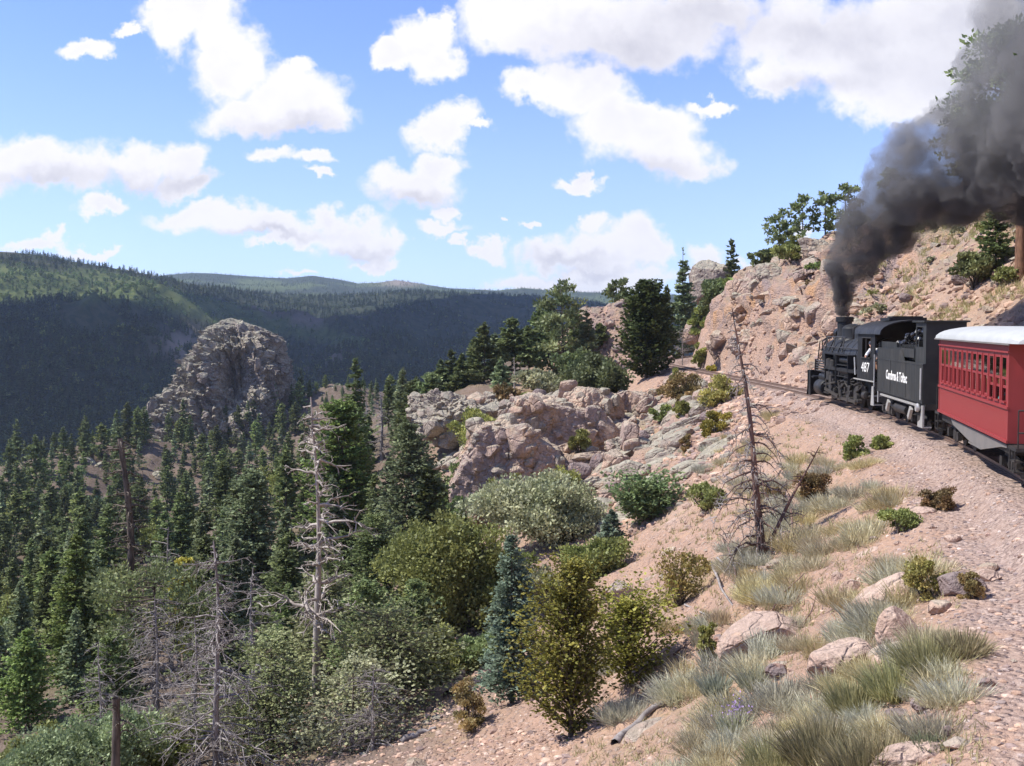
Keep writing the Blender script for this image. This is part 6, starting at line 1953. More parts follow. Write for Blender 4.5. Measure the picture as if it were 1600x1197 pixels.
# ------------------------------------------------------------------ track
track = empty('railway_track', (0, 0, 0))
tag(track, 'narrow gauge railway track curving left along the mountainside and out of sight', 'railway track')
HALF = 0.49
RS = np.arange(-70, 110, 1.0)
for sgn in (-1, 1):
    prof = [(-0.055, -0.125), (0.055, -0.125), (0.055, -0.105), (0.012, -0.09), (0.012, -0.035), (0.032, -0.025), (0.032, 0.0), (-0.032, 0.0), (-0.032, -0.025), (-0.012, -0.035), (-0.012, -0.09), (-0.055, -0.105)]
    V = []; F = []
    for s in RS:
        x, y, th = path_at(s)
        rx, ry = math.cos(th), -math.sin(th)
        for (u, v) in prof:
            o_ = sgn * HALF + u
            V.append((x + rx * o_, y + ry * o_, float(rail_z(s)) + v))
    n = len(prof)
    for i in range(len(RS) - 1):
        for k in range(n):
            F.append((i * n + k, i * n + (k + 1) % n, (i + 1) * n + (k + 1) % n, (i + 1) * n + k))
    link('rail', mesh_np('rail', np.array(V), np.array(F), M['rail']), track)
tie_me = B().box(-0.95, 0.95, -0.095, 0.095, -0.27, -0.127).mesh('tie', M['tie'])
rt = random.Random(3)
for s in np.arange(-60, 100, 0.56):
    x, y, th = path_at(s)
    o = link('tie', tie_me, track)
    o.location = (x, y, float(rail_z(s)) + rt.uniform(-0.01, 0.004))
    o.rotation_euler = (0, 0, -th + rt.uniform(-0.03, 0.03))


def place(name, s_mid, back):
    """Empty on the rails: local +Y runs ahead along the track, origin 'back' metres behind s_mid"""
    x, y, th = path_at(s_mid)
    x -= back * math.sin(th); y -= back * math.cos(th)
    e = empty(name, (x, y, float(rail_z(s_mid)) - 0.02 * back), -th)
    e.rotation_euler = Euler((math.atan(0.02), 0, -th), 'XYZ')
    return e


def text_mesh(name, txt, size, width, mat, bold=0.0):
    """lettering as a thin mesh in the X-Z plane, centred, facing -Y"""
    cu = bpy.data.curves.new(name, 'FONT')
    cu.body = txt
    cu.size = 1.0
    cu.offset = bold
    cu.extrude = 0.02
    cu.resolution_u = 3
    tmp = bpy.data.objects.new('tmp_text', cu)
    COL.objects.link(tmp)
    dg = bpy.context.evaluated_depsgraph_get()
    me = bpy.data.meshes.new_from_object(tmp.evaluated_get(dg))
    bpy.data.objects.remove(tmp)
    co = np.empty(len(me.vertices) * 3, np.float32); me.vertices.foreach_get('co', co); co = co.reshape(-1, 3)
    mn, mx = co.min(0), co.max(0)
    c = (mn + mx) / 2
    kx = width / (mx[0] - mn[0]); kz = size / (mx[1] - mn[1])
    q = np.stack([(co[:, 0] - c[0]) * kx, -(co[:, 2] - c[2]) * 0.25, (co[:, 1] - c[1]) * kz], 1)
    me.vertices.foreach_set('co', q.astype(np.float32).ravel()); me.update()
    me.name = name
    me.materials.clear(); me.materials.append(mat)
    return me


# ------------------------------------------------------------------ steam locomotive (local +Y ahead, cab rear at y = 0)
loco = place('steam_locomotive', -5.05, 6.0)
tag(loco, 'black steam locomotive 487 pouring dark smoke from its stack', 'locomotive')
BZ = 2.12
b = B().lathe((0, 0, BZ), (0, 1, 0), [(2.2, 1.02), (4.2, 1.02), (6.3, 0.96), (8.6, 0.90)], 32)
boiler = b.build('boiler', M['boiler'], loco)
b = B()
for yy, r in ((2.9, 1.03), (4.2, 1.035), (5.3, 1.0), (6.4, 0.975), (7.5, 0.945), (8.6, 0.92)):
    b.lathe((0, yy - 0.03, BZ), (0, 1, 0), [(0, r), (0.06, r)], 32)
b.build('boiler_band', M['loco'], boiler)
b = B().lathe((0, 0, BZ), (0, 1, 0), [(8.6, 0.905), (10.55, 0.905), (10.62, 0.87)], 32)
smokebox = b.build('smokebox', M['loco'], loco)
B().lathe((0, 10.6, BZ), (0, 1, 0), [(0, 0.82), (0.08, 0.78), (0.16, 0.45), (0.18, 0.05)], 28).build('smokebox_door', M['loco'], smokebox)
B().lathe((0, 9.75, BZ + 0.75), (0, 0, 1), [(0, 0.50), (0.1, 0.40), (0.3, 0.35), (0.95, 0.35), (0.97, 0.42), (1.19, 0.43), (1.22, 0.38)], 24).build('smokestack', M['loco'], loco)
B().box(-0.26, 0.26, 10.55, 10.95, BZ + 0.86, BZ + 0.92).cyl((0, 10.5, BZ + 1.15), (0, 10.98, BZ + 1.15), 0.23, 0.25).build('headlight', M['loco'], loco)
for yy, r, h in ((8.3, 0.50, 0.62), (6.1, 0.50, 0.60)):
    B().lathe((0, yy, BZ + 0.72), (0, 0, 1), [(0, r + 0.14), (0.14, r + 0.03), (0.24, r), (h + 0.05, r), (h + 0.2, r * 0.72), (h + 0.28, r * 0.2)], 24).build('dome', M['boiler'], loco)
b = B().lathe((0, 7.2, BZ + 0.95), (0, 0, 1), [(0, 0.08), (0.25, 0.08), (0.26, 0.2), (0.36, 0.2), (0.48, 0.15), (0.56, 0.06)], 14)
b.tube([(-0.28, 7.2, BZ + 0.9), (-0.28, 7.2, BZ + 1.45), (0, 7.2, BZ + 1.55), (0.28, 7.2, BZ + 1.45), (0.28, 7.2, BZ + 0.9)], 0.035, 6)
b.build('bell', M['steel'], loco)
b = B()
for xx, yy, h in ((-0.25, 4.6, 0.55), (-0.05, 4.3, 0.5), (0.2, 4.5, 0.6), (0.0, 3.6, 0.45), (0.3, 3.2, 0.5), (-0.3, 3.3, 0.42)):
    b.lathe((xx, yy, BZ + 0.9), (0, 0, 1), [(0, 0.06), (h * 0.5, 0.06), (h * 0.52, 0.1), (h * 0.85, 0.1), (h, 0.04)], 10)
b.build('safety_valve', M['steel'], loco)
b = B()
for sx_ in (-1, 1):
    b.tube([(sx_ * 1.0, 2.3, BZ + 0.5), (sx_ * 0.99, 6, BZ + 0.5), (sx_ * 0.93, 10.2, BZ + 0.5)], 0.025, 6)
    for yy in (3.5, 5.6, 7.6, 9.4):
        b.tube([(sx_ * 0.8, yy, BZ + 0.5), (sx_ * 1.0, yy, BZ + 0.5)], 0.025, 5)
    # pipe braces standing over the boiler shoulder
    for yy in (7.0, 8.7, 10.1):
        b.tube([(sx_ * 0.95, yy - 0.35, BZ + 0.28), (sx_ * 0.72, yy, BZ + 0.98), (sx_ * 0.95, yy + 0.35, BZ + 0.28)], 0.032, 6)
    b.tube([(sx_ * 0.72, 6.8, BZ + 0.98), (sx_ * 0.72, 10.2, BZ + 0.98)], 0.03, 6)
    b.tube([(sx_ * 0.72, 10.1, BZ + 0.98), (sx_ * 0.85, 10.75, BZ + 0.75), (sx_ * 0.7, 11.1, BZ + 0.1), (sx_ * 0.95, 11.2, BZ - 0.6)], 0.03, 6)
    b.tube([(sx_ * 0.95, 10.75, BZ + 0.75), (sx_ * 0.95, 11.1, BZ - 0.1)], 0.03, 6)
b.tube([(-0.85, 10.75, BZ + 0.75), (-0.3, 10.85, BZ + 0.98), (0.3, 10.85, BZ + 0.98), (0.85, 10.75, BZ + 0.75)], 0.03, 6)
b.build('handrail', M['steel'], loco)
for sx_ in (-1, 1):
    B().box(*(sorted((sx_ * 0.88, sx_ * 1.34))), 2.2, 8.4, 1.66, 1.71).box(*(sorted((sx_ * 1.30, sx_ * 1.345))), 2.2, 8.4, 1.58, 1.72).build('running_board', M['loco'], loco)
# coil of cooling pipes beside the smokebox
for sx_ in (-1, 1):
    b = B()
    for k, zz in enumerate((1.42, 1.54, 1.66, 1.78, 1.90)):
        b.tube([(sx_ * 1.18, 8.3, zz), (sx_ * 1.2, 9.3, zz), (sx_ * 1.18, 10.5, zz)], 0.042, 8)
    b.box(*(sorted((sx_ * 1.08, sx_ * 1.26))), 8.28, 8.34, 1.36, 1.96).box(*(sorted((sx_ * 1.08, sx_ * 1.26))), 10.46, 10.52, 1.36, 1.96)
    b.build('cooling_pipe', M['steel'], loco)
# air pump in its open bay, air tanks and boxes along the side
b = B().lathe((-1.15, 7.85, 1.05), (0, 0, 1), [(0, 0.12), (0.02, 0.2), (0.42, 0.2), (0.43, 0.1), (0.55, 0.1), (0.56, 0.22), (1.0, 0.22), (1.05, 0.12)], 16)
b.lathe((-1.12, 7.45, 1.05), (0, 0, 1), [(0, 0.1), (0.02, 0.16), (0.42, 0.16), (0.43, 0.08), (0.55, 0.08), (0.56, 0.17), (0.95, 0.17), (1.0, 0.1)], 16)
b.build('air_pump', M['steel'], loco)
b = B()
for (y0, y1) in ((6.2, 8.15), (4.1, 6.1)):
    b.box(-1.36, -0.95, y0, y0 + 0.06, 1.0, 2.3).box(-1.36, -0.95, y1 - 0.06, y1, 1.0, 2.3).box(-1.38, -0.9, y0 - 0.03, y1 + 0.03, 2.3, 2.34)
b.box(-1.345, -0.95, 4.2, 6.0, 1.85, 1.89).box(-1.345, -0.95, 4.2, 6.0, 1.33, 1.37)
b.build('side_bay', M['loco'], loco)
b = B().cyl((-1.1, 4.3, 1.6), (-1.1, 5.9, 1.6), 0.2).cyl((-1.1, 4.3, 2.08), (-1.1, 5.9, 2.08), 0.17)
b.cyl((1.1, 4.3, 1.5), (1.1, 6.9, 1.5), 0.26)
b.build('air_tank', M['loco'], loco)
# firebox, frame, valve gear
b = B().box(-0.95, 0.95, 1.9, 4.2, 0.75, 2.2)
b.build('firebox', M['loco'], loco)
b = B().box(-0.72, 0.72, 0.3, 11.0, 0.45, 1.0).box(-1.05, -0.85, 2.4, 9.2, 0.62, 1.05).box(0.85, 1.05, 2.4, 9.2, 0.62, 1.05)
b.build('frame', M['under'], loco)


def wheel_mesh(r, w, mat, name, spokes=True):
    b = B()
    b.lathe((-w / 2, 0, 0), (1, 0, 0), [(0, r * 0.985), (w * 0.75, r), (w * 0.78, r + 0.025), (w, r + 0.025)], 28)
    b.lathe((-w / 2 - 0.03, 0, 0), (1, 0, 0), [(0, r * 0.22), (0.02, r * 0.26)], 14)
    return b.mesh(name, mat, 0.6)


drv_me = wheel_mesh(0.56, 0.14, M['under'], 'driving_wheel')
cw = B()
cw.prism([(0.48 * math.cos(a), 0.48 * math.sin(a)) for a in np.linspace(math.pi * 0.05, math.pi * 0.95, 10)], 'x', -0.05, 0.05)
cw.lathe((-0.08, 0, 0), (1, 0, 0), [(0, 0.17), (0.16, 0.17)], 12)
cw.lathe((-0.1, 0, -0.28), (1, 0, 0), [(0, 0.1), (0.18, 0.1)], 10)
cw_me = cw.mesh('counterweight', M['steel'], 0.6)
sm_me = wheel_mesh(0.36, 0.13, M['under'], 'wheel')
DRV = (3.2, 4.45, 5.7, 6.95)
for sx_ in (-1, 1):
    for yy in DRV:
        o = link('driving_wheel', drv_me, loco); o.location = (sx_ * 0.53, yy, 0.56); o.rotation_euler = (0, 0, math.pi if sx_ < 0 else 0)
        c = link('counterweight', cw_me, o); c.location = (0.62, 0, 0); c.rotation_euler = (0.9, 0, 0)
    for yy in (1.2, 9.3):
        o = link('wheel', sm_me, loco); o.location = (sx_ * 0.52, yy, 0.36); o.rotation_euler = (0, 0, math.pi if sx_ < 0 else 0)
    x0, x1 = sorted((sx_ * 1.22, sx_ * 1.28))
    b = B().box(x0, x1, 3.2, 6.95, 0.27, 0.41)
    for yy in DRV: b.cyl((sx_ * 1.2, yy, 0.34), (sx_ * 1.3, yy, 0.34), 0.12, None, 12)
    b.build('side_rod', M['rod'], loco)
    b = B().obox((sx_ * 1.34, 6.9, 0.52), (1, 0, 0), (0, 0.995, 0.09), (0, -0.09, 0.995), 0.03, 1.2, 0.07)
    b.obox((sx_ * 1.30, 7.1, 0.95), (1, 0, 0), (0, 0.99, -0.12), (0, 0.12, 0.99), 0.025, 0.9, 0.04)
    b.obox((sx_ * 1.32, 5.6, 0.78), (1, 0, 0), (0, 0.55, 0.83), (0, -0.83, 0.55), 0.02, 0.42, 0.05)
    b.obox((sx_ * 1.33, 7.9, 0.78), (1, 0, 0), (0, 0.2, 0.98), (0, -0.98, 0.2), 0.02, 0.34, 0.05)
    b.build('main_rod', M['rod'], loco)
    b = B().lathe((sx_ * 1.08, 8.55, 0.62), (0, 1, 0), [(0, 0.36), (0.05, 0.40), (1.25, 0.40), (1.3, 0.36)], 20)
    b.lathe((sx_ * 1.0, 8.4, 1.12), (0, 1, 0), [(0, 0.18), (0.08, 0.22), (1.5, 0.22), (1.58, 0.18)], 16)
    b.build('cylinder', M['loco'], loco)
    b = B().box(*sorted((sx_ * 1.02, sx_ * 1.30)), 7.5, 8.5, 0.78, 0.86).box(*sorted((sx_ * 1.02, sx_ * 1.30)), 7.5, 8.5, 0.40, 0.46)
    b.box(*sorted((sx_ * 1.0, sx_ * 1.32)), 7.05, 7.5, 0.5, 1.3)
    b.build('crosshead_guide', M['steel'], loco)
rg = random.Random(11)
b = B()
for k in range(16):
    yy = rg.uniform(2.2, 8.0); zz = rg.uniform(0.7, 1.55)
    b.tube([(-1.18, yy, zz), (-1.22, yy + rg.uniform(0.2, 0.8), zz + rg.uniform(-0.25, 0.2)), (-1.2, yy + rg.uniform(0.8, 1.6), zz + rg.uniform(-0.4, 0.2))], rg.uniform(0.02, 0.045), 5)
for k in range(10):
    yy = rg.uniform(1.0, 7.5); zz = rg.uniform(0.55, 1.4)
    b.box(-1.3, -1.15, yy, yy + rg.uniform(0.08, 0.3), zz, zz + rg.uniform(0.08, 0.25))
b.build('pipework', M['steel'], loco)
# front deck, beam and tall pilot plow
b = B().box(-1.32, 1.32, 10.5, 11.25, 1.02, 1.10).box(-1.32, 1.32, 11.0, 11.25, 0.62, 1.02)
b.tube([(-1.25, 11.1, 1.1), (-1.25, 11.1, 1.5), (-0.95, 10.8, 1.5)], 0.03, 6).tube([(1.25, 11.1, 1.1), (1.25, 11.1, 1.5), (0.95, 10.8, 1.5)], 0.03, 6)
b.build('front_deck', M['loco'], loco)
b = B()
n = 9
sec = []
for k in range(n):
    t = k / (n - 1)
    sec.append((0.30 * (1 - t) ** 2 + 0.16 * t * t, 0.10 + 1.28 * t))     # (forward offset, height): concave plate
vs = []; fs = []
for xx, fw in ((-1.40, 0.0), (-0.7, 0.42), (0.0, 0.85), (0.7, 0.42), (1.40, 0.0)):
    for off, zz in sec:
        vs.append((xx, 11.30 + fw * 0.8 + off, zz))
for i in range(4):
    for k in range(n - 1):
        fs.append((i * n + k, (i + 1) * n + k, (i + 1) * n + k + 1, i * n + k + 1))
m0 = len(vs)
vs += [(x_, y_ - 0.05, z_) for x_, y_, z_ in vs]
fs += [tuple(m0 + q for q in f[::-1]) for f in fs[:]]
for k in range(n - 1):
    fs.append((k, k + 1, m0 + k + 1, m0 + k)); e_ = 4 * n
    fs.append((e_ + k + 1, e_ + k, m0 + e_ + k, m0 + e_ + k + 1))
for i in range(4):
    fs.append((i * n, m0 + i * n, m0 + (i + 1) * n, (i + 1) * n)); q = n - 1
    fs.append((i * n + q, (i + 1) * n + q, m0 + (i + 1) * n + q, m0 + i * n + q))
b.add(vs, fs)
b.box(-1.36, -1.30, 10.95, 11.36, 0.12, 1.36).box(1.30, 1.36, 10.95, 11.36, 0.12, 1.36)
b.tube([(-1.0, 11.1, 0.5), (-1.1, 11.45, 0.35)], 0.04, 6).tube([(-1.0, 11.1, 0.9), (-1.1, 11.4, 1.1)], 0.04, 6)
b.build('pilot_plow', M['loco'], loco)
# cab: walls with window openings, arched roof
CW, CY0, CY1, CZ0, CZ1 = 1.40, 0.0, 2.45, 1.42, 3.34
WY0, WY1, WZ0, WZ1 = 0.55, 1.75, 2.35, 3.14
b = B()
for sx_ in (-1, 1):
    x0, x1 = sorted((sx_ * CW, sx_ * (CW - 0.04)))
    b.box(x0, x1, CY0, CY1, CZ0, WZ0).box(x0, x1, CY0, CY1, WZ1, CZ1).box(x0, x1, CY0, WY0, WZ0, WZ1).box(x0, x1, WY1, CY1, WZ0, WZ1)
def arch(hw, z0, rise, n=11):
    return [(hw * math.cos(a), z0 + rise * math.sin(a) ** 0.85) for a in np.linspace(0, math.pi, n)]
b.prism([(-CW + 0.04, 1.42)] + [(-p[0] * 0.97, p[1]) for p in arch(CW, CZ1, 0.52)] + [(CW - 0.04, 1.42)], 'y', CY1 - 0.05, CY1)
b.box(-CW + 0.04, CW - 0.04, 0.0, 2.4, 1.38, 1.44)
cabo = b.build('cab', M['loco'], loco)
ou = arch(CW + 0.10, CZ1 - 0.03, 0.58, 15); inn = arch(CW + 0.05, CZ1 - 0.03, 0.53, 15)
b = B()
poly = ou + inn[::-1]
nn = len(ou)
y0r, y1r = -0.95, 2.62
vs = [(u, y0r, v) for u, v in ou] + [(u, y1r, v) for u, v in ou] + [(u, y0r, v) for u, v in inn] + [(u, y1r, v) for u, v in inn]
fs = []
for k in range(nn - 1):
    fs += [(k, k + 1, nn + k + 1, nn + k), (2 * nn + k + 1, 2 * nn + k, 3 * nn + k, 3 * nn + k + 1), (k + 1, k, 2 * nn + k, 2 * nn + k + 1), (nn + k, nn + k + 1, 3 * nn + k + 1, 3 * nn + k)]
fs += [(0, nn, 3 * nn, 2 * nn), (nn - 1, 3 * nn - 1, 4 * nn - 1, 2 * nn - 1)]
b.add(vs, fs)
b.build('cab_roof', M['boiler'], loco)
b = B().box(-0.75, 0.75, 0.3, 1.5, 3.86, 3.98).box(-0.62, 0.62, 0.35, 1.0, 3.98, 4.04)
b.build('roof_hatch', M['loco'], loco)
for sx_ in (-1, 1):
    x0, x1 = sorted((sx_ * (CW + 0.012), sx_ * (CW - 0.03)))
    b = B().box(x0, x1, WY0 - 0.05, WY0, WZ0 - 0.05, WZ1 + 0.05).box(x0, x1, WY1, WY1 + 0.05, WZ0 - 0.05, WZ1 + 0.05).box(x0, x1, WY0, WY1, WZ1, WZ1 + 0.05)
    b.box(*sorted((sx_ * (CW + 0.06), sx_ * (CW - 0.03))), WY0 - 0.05, WY1 + 0.05, WZ0 - 0.045, WZ0).box(x0, x1, 1.20, 1.24, WZ0, WZ1)
    wnd = b.build('window', M['steel'], cabo)
tx = link('number', text_mesh('number', '487', 0.40, 1.15, M['white'], 0.0), cabo)
tx.location = (-CW - 0.004, 1.27, 1.93); tx.rotation_euler = (0, 0, -math.pi / 2)
b = B()
b.tube([(-1.44, -0.12, 1.2), (-1.44, -0.12, 2.5)], 0.026, 6).tube([(1.44, -0.12, 1.2), (1.44, -0.12, 2.5)], 0.026, 6)
b.tube([(-1.44, 2.6, 1.55), (-1.44, 2.75, 2.3)], 0.03, 6)
b.box(-1.43, -1.38, 0.0, 2.9, 1.36, 1.41)
b.build('grab_iron', M['silver'], loco)
b = B()
for sx_ in (-1, 1):
    x0, x1 = sorted((sx_ * 1.05, sx_ * 1.42))
    b.box(x0, x1, -0.1, 0.32, 0.42, 0.46).box(x0, x1, -0.05, 0.28, 0.78, 0.82)
    b.prism([(-0.1, 0.42), (0.32, 0.42), (0.2, 1.2), (-0.02, 1.2)], 'x', sx_ * 1.42, sx_ * 1.44)
b.build('cab_step', M['silver'], loco)
b = B().box(-0.95, 0.95, 0.05, 1.9, 0.9, 1.38)
b.tube([(-1.1, 0.5, 1.3), (-1.15, 0.9, 0.75), (-1.1, 2.3, 0.6)], 0.05, 6)
b.lathe((-1.2, 1.6, 0.72), (0, 1, 0), [(0, 0.12), (0.02, 0.16), (0.4, 0.16), (0.42, 0.1)], 12)
b.build('trailing_frame', M['under'], loco)

# ------------------------------------------------------------------ tender (origin mid, local +Y ahead)
tend = place('tender', -15.25, 0.0)
tag(tend, 'black coal tender with white lettering on its side behind the locomotive cab', 'tender')
TW, T0, T1 = 1.30, -3.6, 3.6
b = B()
b.box(-TW, TW, T0, T1, 1.06, 2.40)
tank = b.build('tank', M['tender'], tend)
b = B()
for zz in (1.10, 2.36):
    b.box(-TW - 0.015, -TW, T0, T1, zz - 0.02, zz + 0.02).box(TW, TW + 0.015, T0, T1, zz - 0.02, zz + 0.02)
for yy in (T0 + 0.02, -1.2, 1.25, T1 - 0.05):
    b.box(-TW - 0.010, -TW, yy, yy + 0.03, 1.12, 2.34)
b.build('seam', M['tender'], tank)
# coal bunker sides with a stepped, sloping rear edge
b = B()
for sx_ in (-1, 1):
    x0, x1 = sorted((sx_ * TW, sx_ * (TW - 0.05)))
    b.prism([(T1, 2.40), (T1, 2.80), (-0.35, 2.80), (-0.85, 2.40)], 'x', x0, x1)
b.box(-TW + 0.05, TW - 0.05, T1 - 0.06, T1, 2.4, 3.0)
b.build('bunker_side', M['tender'], tend)
b = B()
for sx_ in (-1, 1):
    x0, x1 = sorted((sx_ * (TW - 0.14), sx_ * (TW - 0.18)))
    b.box(x0, x1, 0.9, T1 - 0.07, 2.75, 3.04)
    b.box(*sorted((sx_ * (TW - 0.06), sx_ * (TW - 0.10))), -2.1, 0.85, 2.55, 2.86)
b.box(-TW + 0.2, TW - 0.2, -2.15, -2.05, 2.40, 3.12)
b.build('coal_board', M['tender'], tend)
rc = random.Random(5)
coal = empty('coal_heap', (0, 0, 0)); coal.parent = tend
import itertools
cb = B()
ico = bmesh.new(); bmesh.ops.create_icosphere(ico, subdivisions=1, radius=1.0)
icoV = [v.co.copy() for v in ico.verts]; icoF = [tuple(v.index for v in f.verts) for f in ico.faces]; ico.free()
for k in range(520):
    yy = rc.uniform(-2.0, 3.4); xx = rc.uniform(-1.08, 1.08)
    top = 3.08 + 0.46 * math.exp(-((yy + 0.7) / 1.0) ** 2) - 0.14 * (xx / 1.1) ** 2
    if yy > 1.2: top -= 0.12 * (yy - 1.2)
    zz = top + rc.uniform(-0.12, 0.05); r = rc.uniform(0.06, 0.14)
    sc = Vector((rc.uniform(0.7, 1.2), rc.uniform(0.7, 1.2), rc.uniform(0.6, 1.0)))
    rot = Euler((rc.uniform(0, 6), rc.uniform(0, 6), rc.uniform(0, 6))).to_matrix()
    cb.add([rot @ Vector((v.x * sc.x, v.y * sc.y, v.z * sc.z)) * r * rc.uniform(0.8, 1.15) + Vector((xx, yy, zz)) for v in icoV], icoF)
cb.box(-1.1, 1.1, -2.0, 3.5, 2.45, 2.98)
bpy.data.objects.remove(coal)
o = cb.build('coal', M['coal'], tend, smooth=0.3); o['kind'] = 'stuff'
# doghouse shelter on the rear deck
DX0, DX1, DY0, DY1, DZ0, DZ1 = -1.22, 0.06, -3.58, -2.2, 2.40, 3.78
b = B().box(DX0, DX1, DY0, DY0 + 0.05, DZ0, DZ1).box(DX0, DX0 + 0.04, DY0 + 0.05, -3.2, DZ0, DZ1).box(DX1 - 0.04, DX1, DY0 + 0.05, DY1, DZ0, DZ1)
b.box(DX0, DX0 + 0.04, -3.2, DY1, DZ0, 2.95).box(DX0, DX0 + 0.04, -3.2, DY1, 3.62, DZ1).box(DX0, DX0 + 0.04, DY1 - 0.1, DY1, 2.95, 3.62)
dog = b.build('doghouse', M['tender'], tend)
B().box(DX0 - 0.09, DX1 + 0.09, DY0 - 0.09, DY1 + 0.15, DZ1, DZ1 + 0.06).build('roof', M['tender'], dog)
b = B().box(0.3, 1.1, -3.3, -2.4, 2.4, 2.62).lathe((0.7, -2.85, 2.62), (0, 0, 1), [(0, 0.3), (0.08, 0.3), (0.12, 0.1)], 16)
b.build('water_hatch', M['tender'], tend)
tx = link('lettering', text_mesh('lettering', 'Cumbres & Toltec', 0.36, 3.35, M['white'], 0.022), tank)
tx.location = (-TW - 0.006, 0.28, 1.80); tx.rotation_euler = (0, 0, -math.pi / 2)
b = B().box(-1.22, 1.22, T0 - 0.05, T1 + 0.1, 0.86, 1.05).box(-0.3, 0.3, T0 - 0.25, T1 + 0.6, 0.5, 0.86)
b.build('underframe', M['under'], tend)


def truck(parent, yy, mat_frame, gauge_x=1.02, wb=0.75, wr=0.40):
    e = empty('truck', (0, yy, 0)); e.parent = parent
    for sx_ in (-1, 1):
        xx = sx_ * gauge_x
        b = B()
        b.prism([(-wb - 0.2, 0.46), (-wb + 0.2, 0.30), (-0.25, 0.22), (0.25, 0.22), (wb - 0.2, 0.30), (wb + 0.2, 0.46), (wb + 0.1, 0.60), (0.3, 0.66), (-0.3, 0.66), (-wb - 0.1, 0.60)], 'x', xx - 0.03, xx + 0.03)
        b.box(*sorted((xx + sx_ * 0.03, xx + sx_ * 0.09)), -0.2, 0.2, 0.25, 0.56)
        for s2 in (-1, 1):
            b.box(*sorted((xx + sx_ * 0.03, xx + sx_ * 0.15)), s2 * wb - 0.12, s2 * wb + 0.12, 0.30, 0.54)
        b.build('side_frame', mat_frame, e)
    for s2 in (-1, 1):
        for sx_ in (-1, 1):
            o = link('wheel', sm_me, e); o.location = (sx_ * 0.52, s2 * wb, wr); o.scale = (1, wr / 0.36, wr / 0.36)
            o.rotation_euler = (0, 0, math.pi if sx_ < 0 else 0)
    B().box(-1.0, 1.0, -0.18, 0.18, 0.45, 0.80).cyl((-0.9, wb, wr), (0.9, wb, wr), 0.06, None, 8).cyl((-0.9, -wb, wr), (0.9, -wb, wr), 0.06, None, 8).build('bolster', M['under'], e)
    return e


truck(tend, 2.35, M['steel']); truck(tend, -2.35, M['steel'])
b = B()
b.tube([(-TW - 0.05, T0 + 0.08, 1.2), (-TW - 0.05, T0 + 0.08, 2.25)], 0.035, 8).tube([(TW + 0.05, T0 + 0.08, 1.2), (TW + 0.05, T0 + 0.08, 2.25)], 0.035, 8)
b.tube([(-1.24, T1 + 0.05, 0.6), (-1.24, T1 + 0.05, 2.6)], 0.03, 6)
b.build('grab_iron', M['silver'], tend)
b = B()
for sx_ in (-1, 1):
    b.prism([(-3.62, 0.30), (-2.95, 0.30), (-3.0, 0.42), (-3.3, 0.52), (-3.42, 1.0), (-3.62, 1.0)], 'x', sx_ * 1.24, sx_ * 1.30)
    b.box(*sorted((sx_ * 1.0, sx_ * 1.30)), -3.62, -2.95, 0.26, 0.30)
b.build('rear_step', M['silver'], tend)
B().lathe((-1.33, -3.3, 0.92), (-1, 0, 0), [(0, 0.12), (0.05, 0.15), (0.12, 0.13)], 14).build('marker_lamp', M['silver'], tend)
b = B()
for yy in (1.75, -1.75):
    b.obox((-1.26, yy, 0.62), (1, 0, 0), (0, 0.75, 0.66), (0, -0.66, 0.75), 0.05, 0.09, 0.24)
b.box(-1.32, -1.26, -2.9, 2.9, 0.93, 1.0)
b.build('brake_rigging', M['silver'], tend)
B().cyl((-1.1, -0.9, 0.62), (-1.1, 0.9, 0.62), 0.17, None, 14).build('air_reservoir', M['under'], tend)

# ------------------------------------------------------------------ passenger coach
coach = place('passenger_coach', -25.55, 0.0)
tag(coach, 'red wooden passenger coach with pale grey arched roof and a row of sash windows', 'passenger coach')
KW, K0, K1 = 1.25, -4.56, 4.56
ZS, ZB, ZW0, ZW1, ZL, ZE = 0.99, 1.80, 1.93, 2.97, 3.08, 3.30
NW = 13
pitch_ = 8.72 / NW
wy = [K0 + 0.20 + pitch_ * (k + 0.5) for k in range(NW)]
wh = 0.228
side_mats = []
b = B(); bb = B()
for sx_ in (-1, 1):
    x0, x1 = sorted((sx_ * KW, sx_ * (KW - 0.06)))
    b.box(x0, x1, K0, K1, ZS, ZW0).box(x0, x1, K0, K1, ZW1, ZE)
    ed = [K0] + [v for yy in wy for v in (yy - wh, yy + wh)] + [K1]
    for k in range(0, len(ed), 2):
        b.box(x0, x1, ed[k], ed[k + 1], ZW0, ZW1)
b.box(-KW + 0.06, KW - 0.06, K1 - 0.06, K1, ZS, ZE)
# end wall toward the next car with a doorway
b.box(-KW + 0.06, -0.42, K0, K0 + 0.06, ZS, ZE).box(0.42, KW - 0.06, K0, K0 + 0.06, ZS, ZE).box(-0.42, 0.42, K0, K0 + 0.06, 3.0, ZE)
body = b.build('body', M['red2'], coach)
bd = B()
for sx_ in (-1, 1):
    a, c_ = sx_ * KW, sx_ * (KW + 0.045)
    x0, x1 = sorted((a, c_))
    bd.box(x0, x1, K0 - 0.01, K1 + 0.01, ZB - 0.03, ZB + 0.03)
    bd.box(x0, x1, K0 - 0.01, K1 + 0.01, ZL - 0.02, ZL + 0.02)
    bd.box(x0, x1, K0 - 0.01, K1 + 0.01, ZS, ZS + 0.07)
    x0, x1 = sorted((a, sx_ * (KW + 0.018)))
    bd.box(x0, x1, K0, K0 + 0.09, ZS + 0.07, ZE).box(x0, x1, K1 - 0.09, K1, ZS + 0.07, ZE)
    for k in range(NW - 1):
        ym = (wy[k] + wy[k + 1]) / 2
        bd.box(*sorted((a, sx_ * (KW + (0.022 if k % 2 else 0.012)))), ym - 0.036, ym + 0.036, ZW0 - 0.02, ZW1 + 0.03)
bd.build('belt_rail', M['red2'], body)
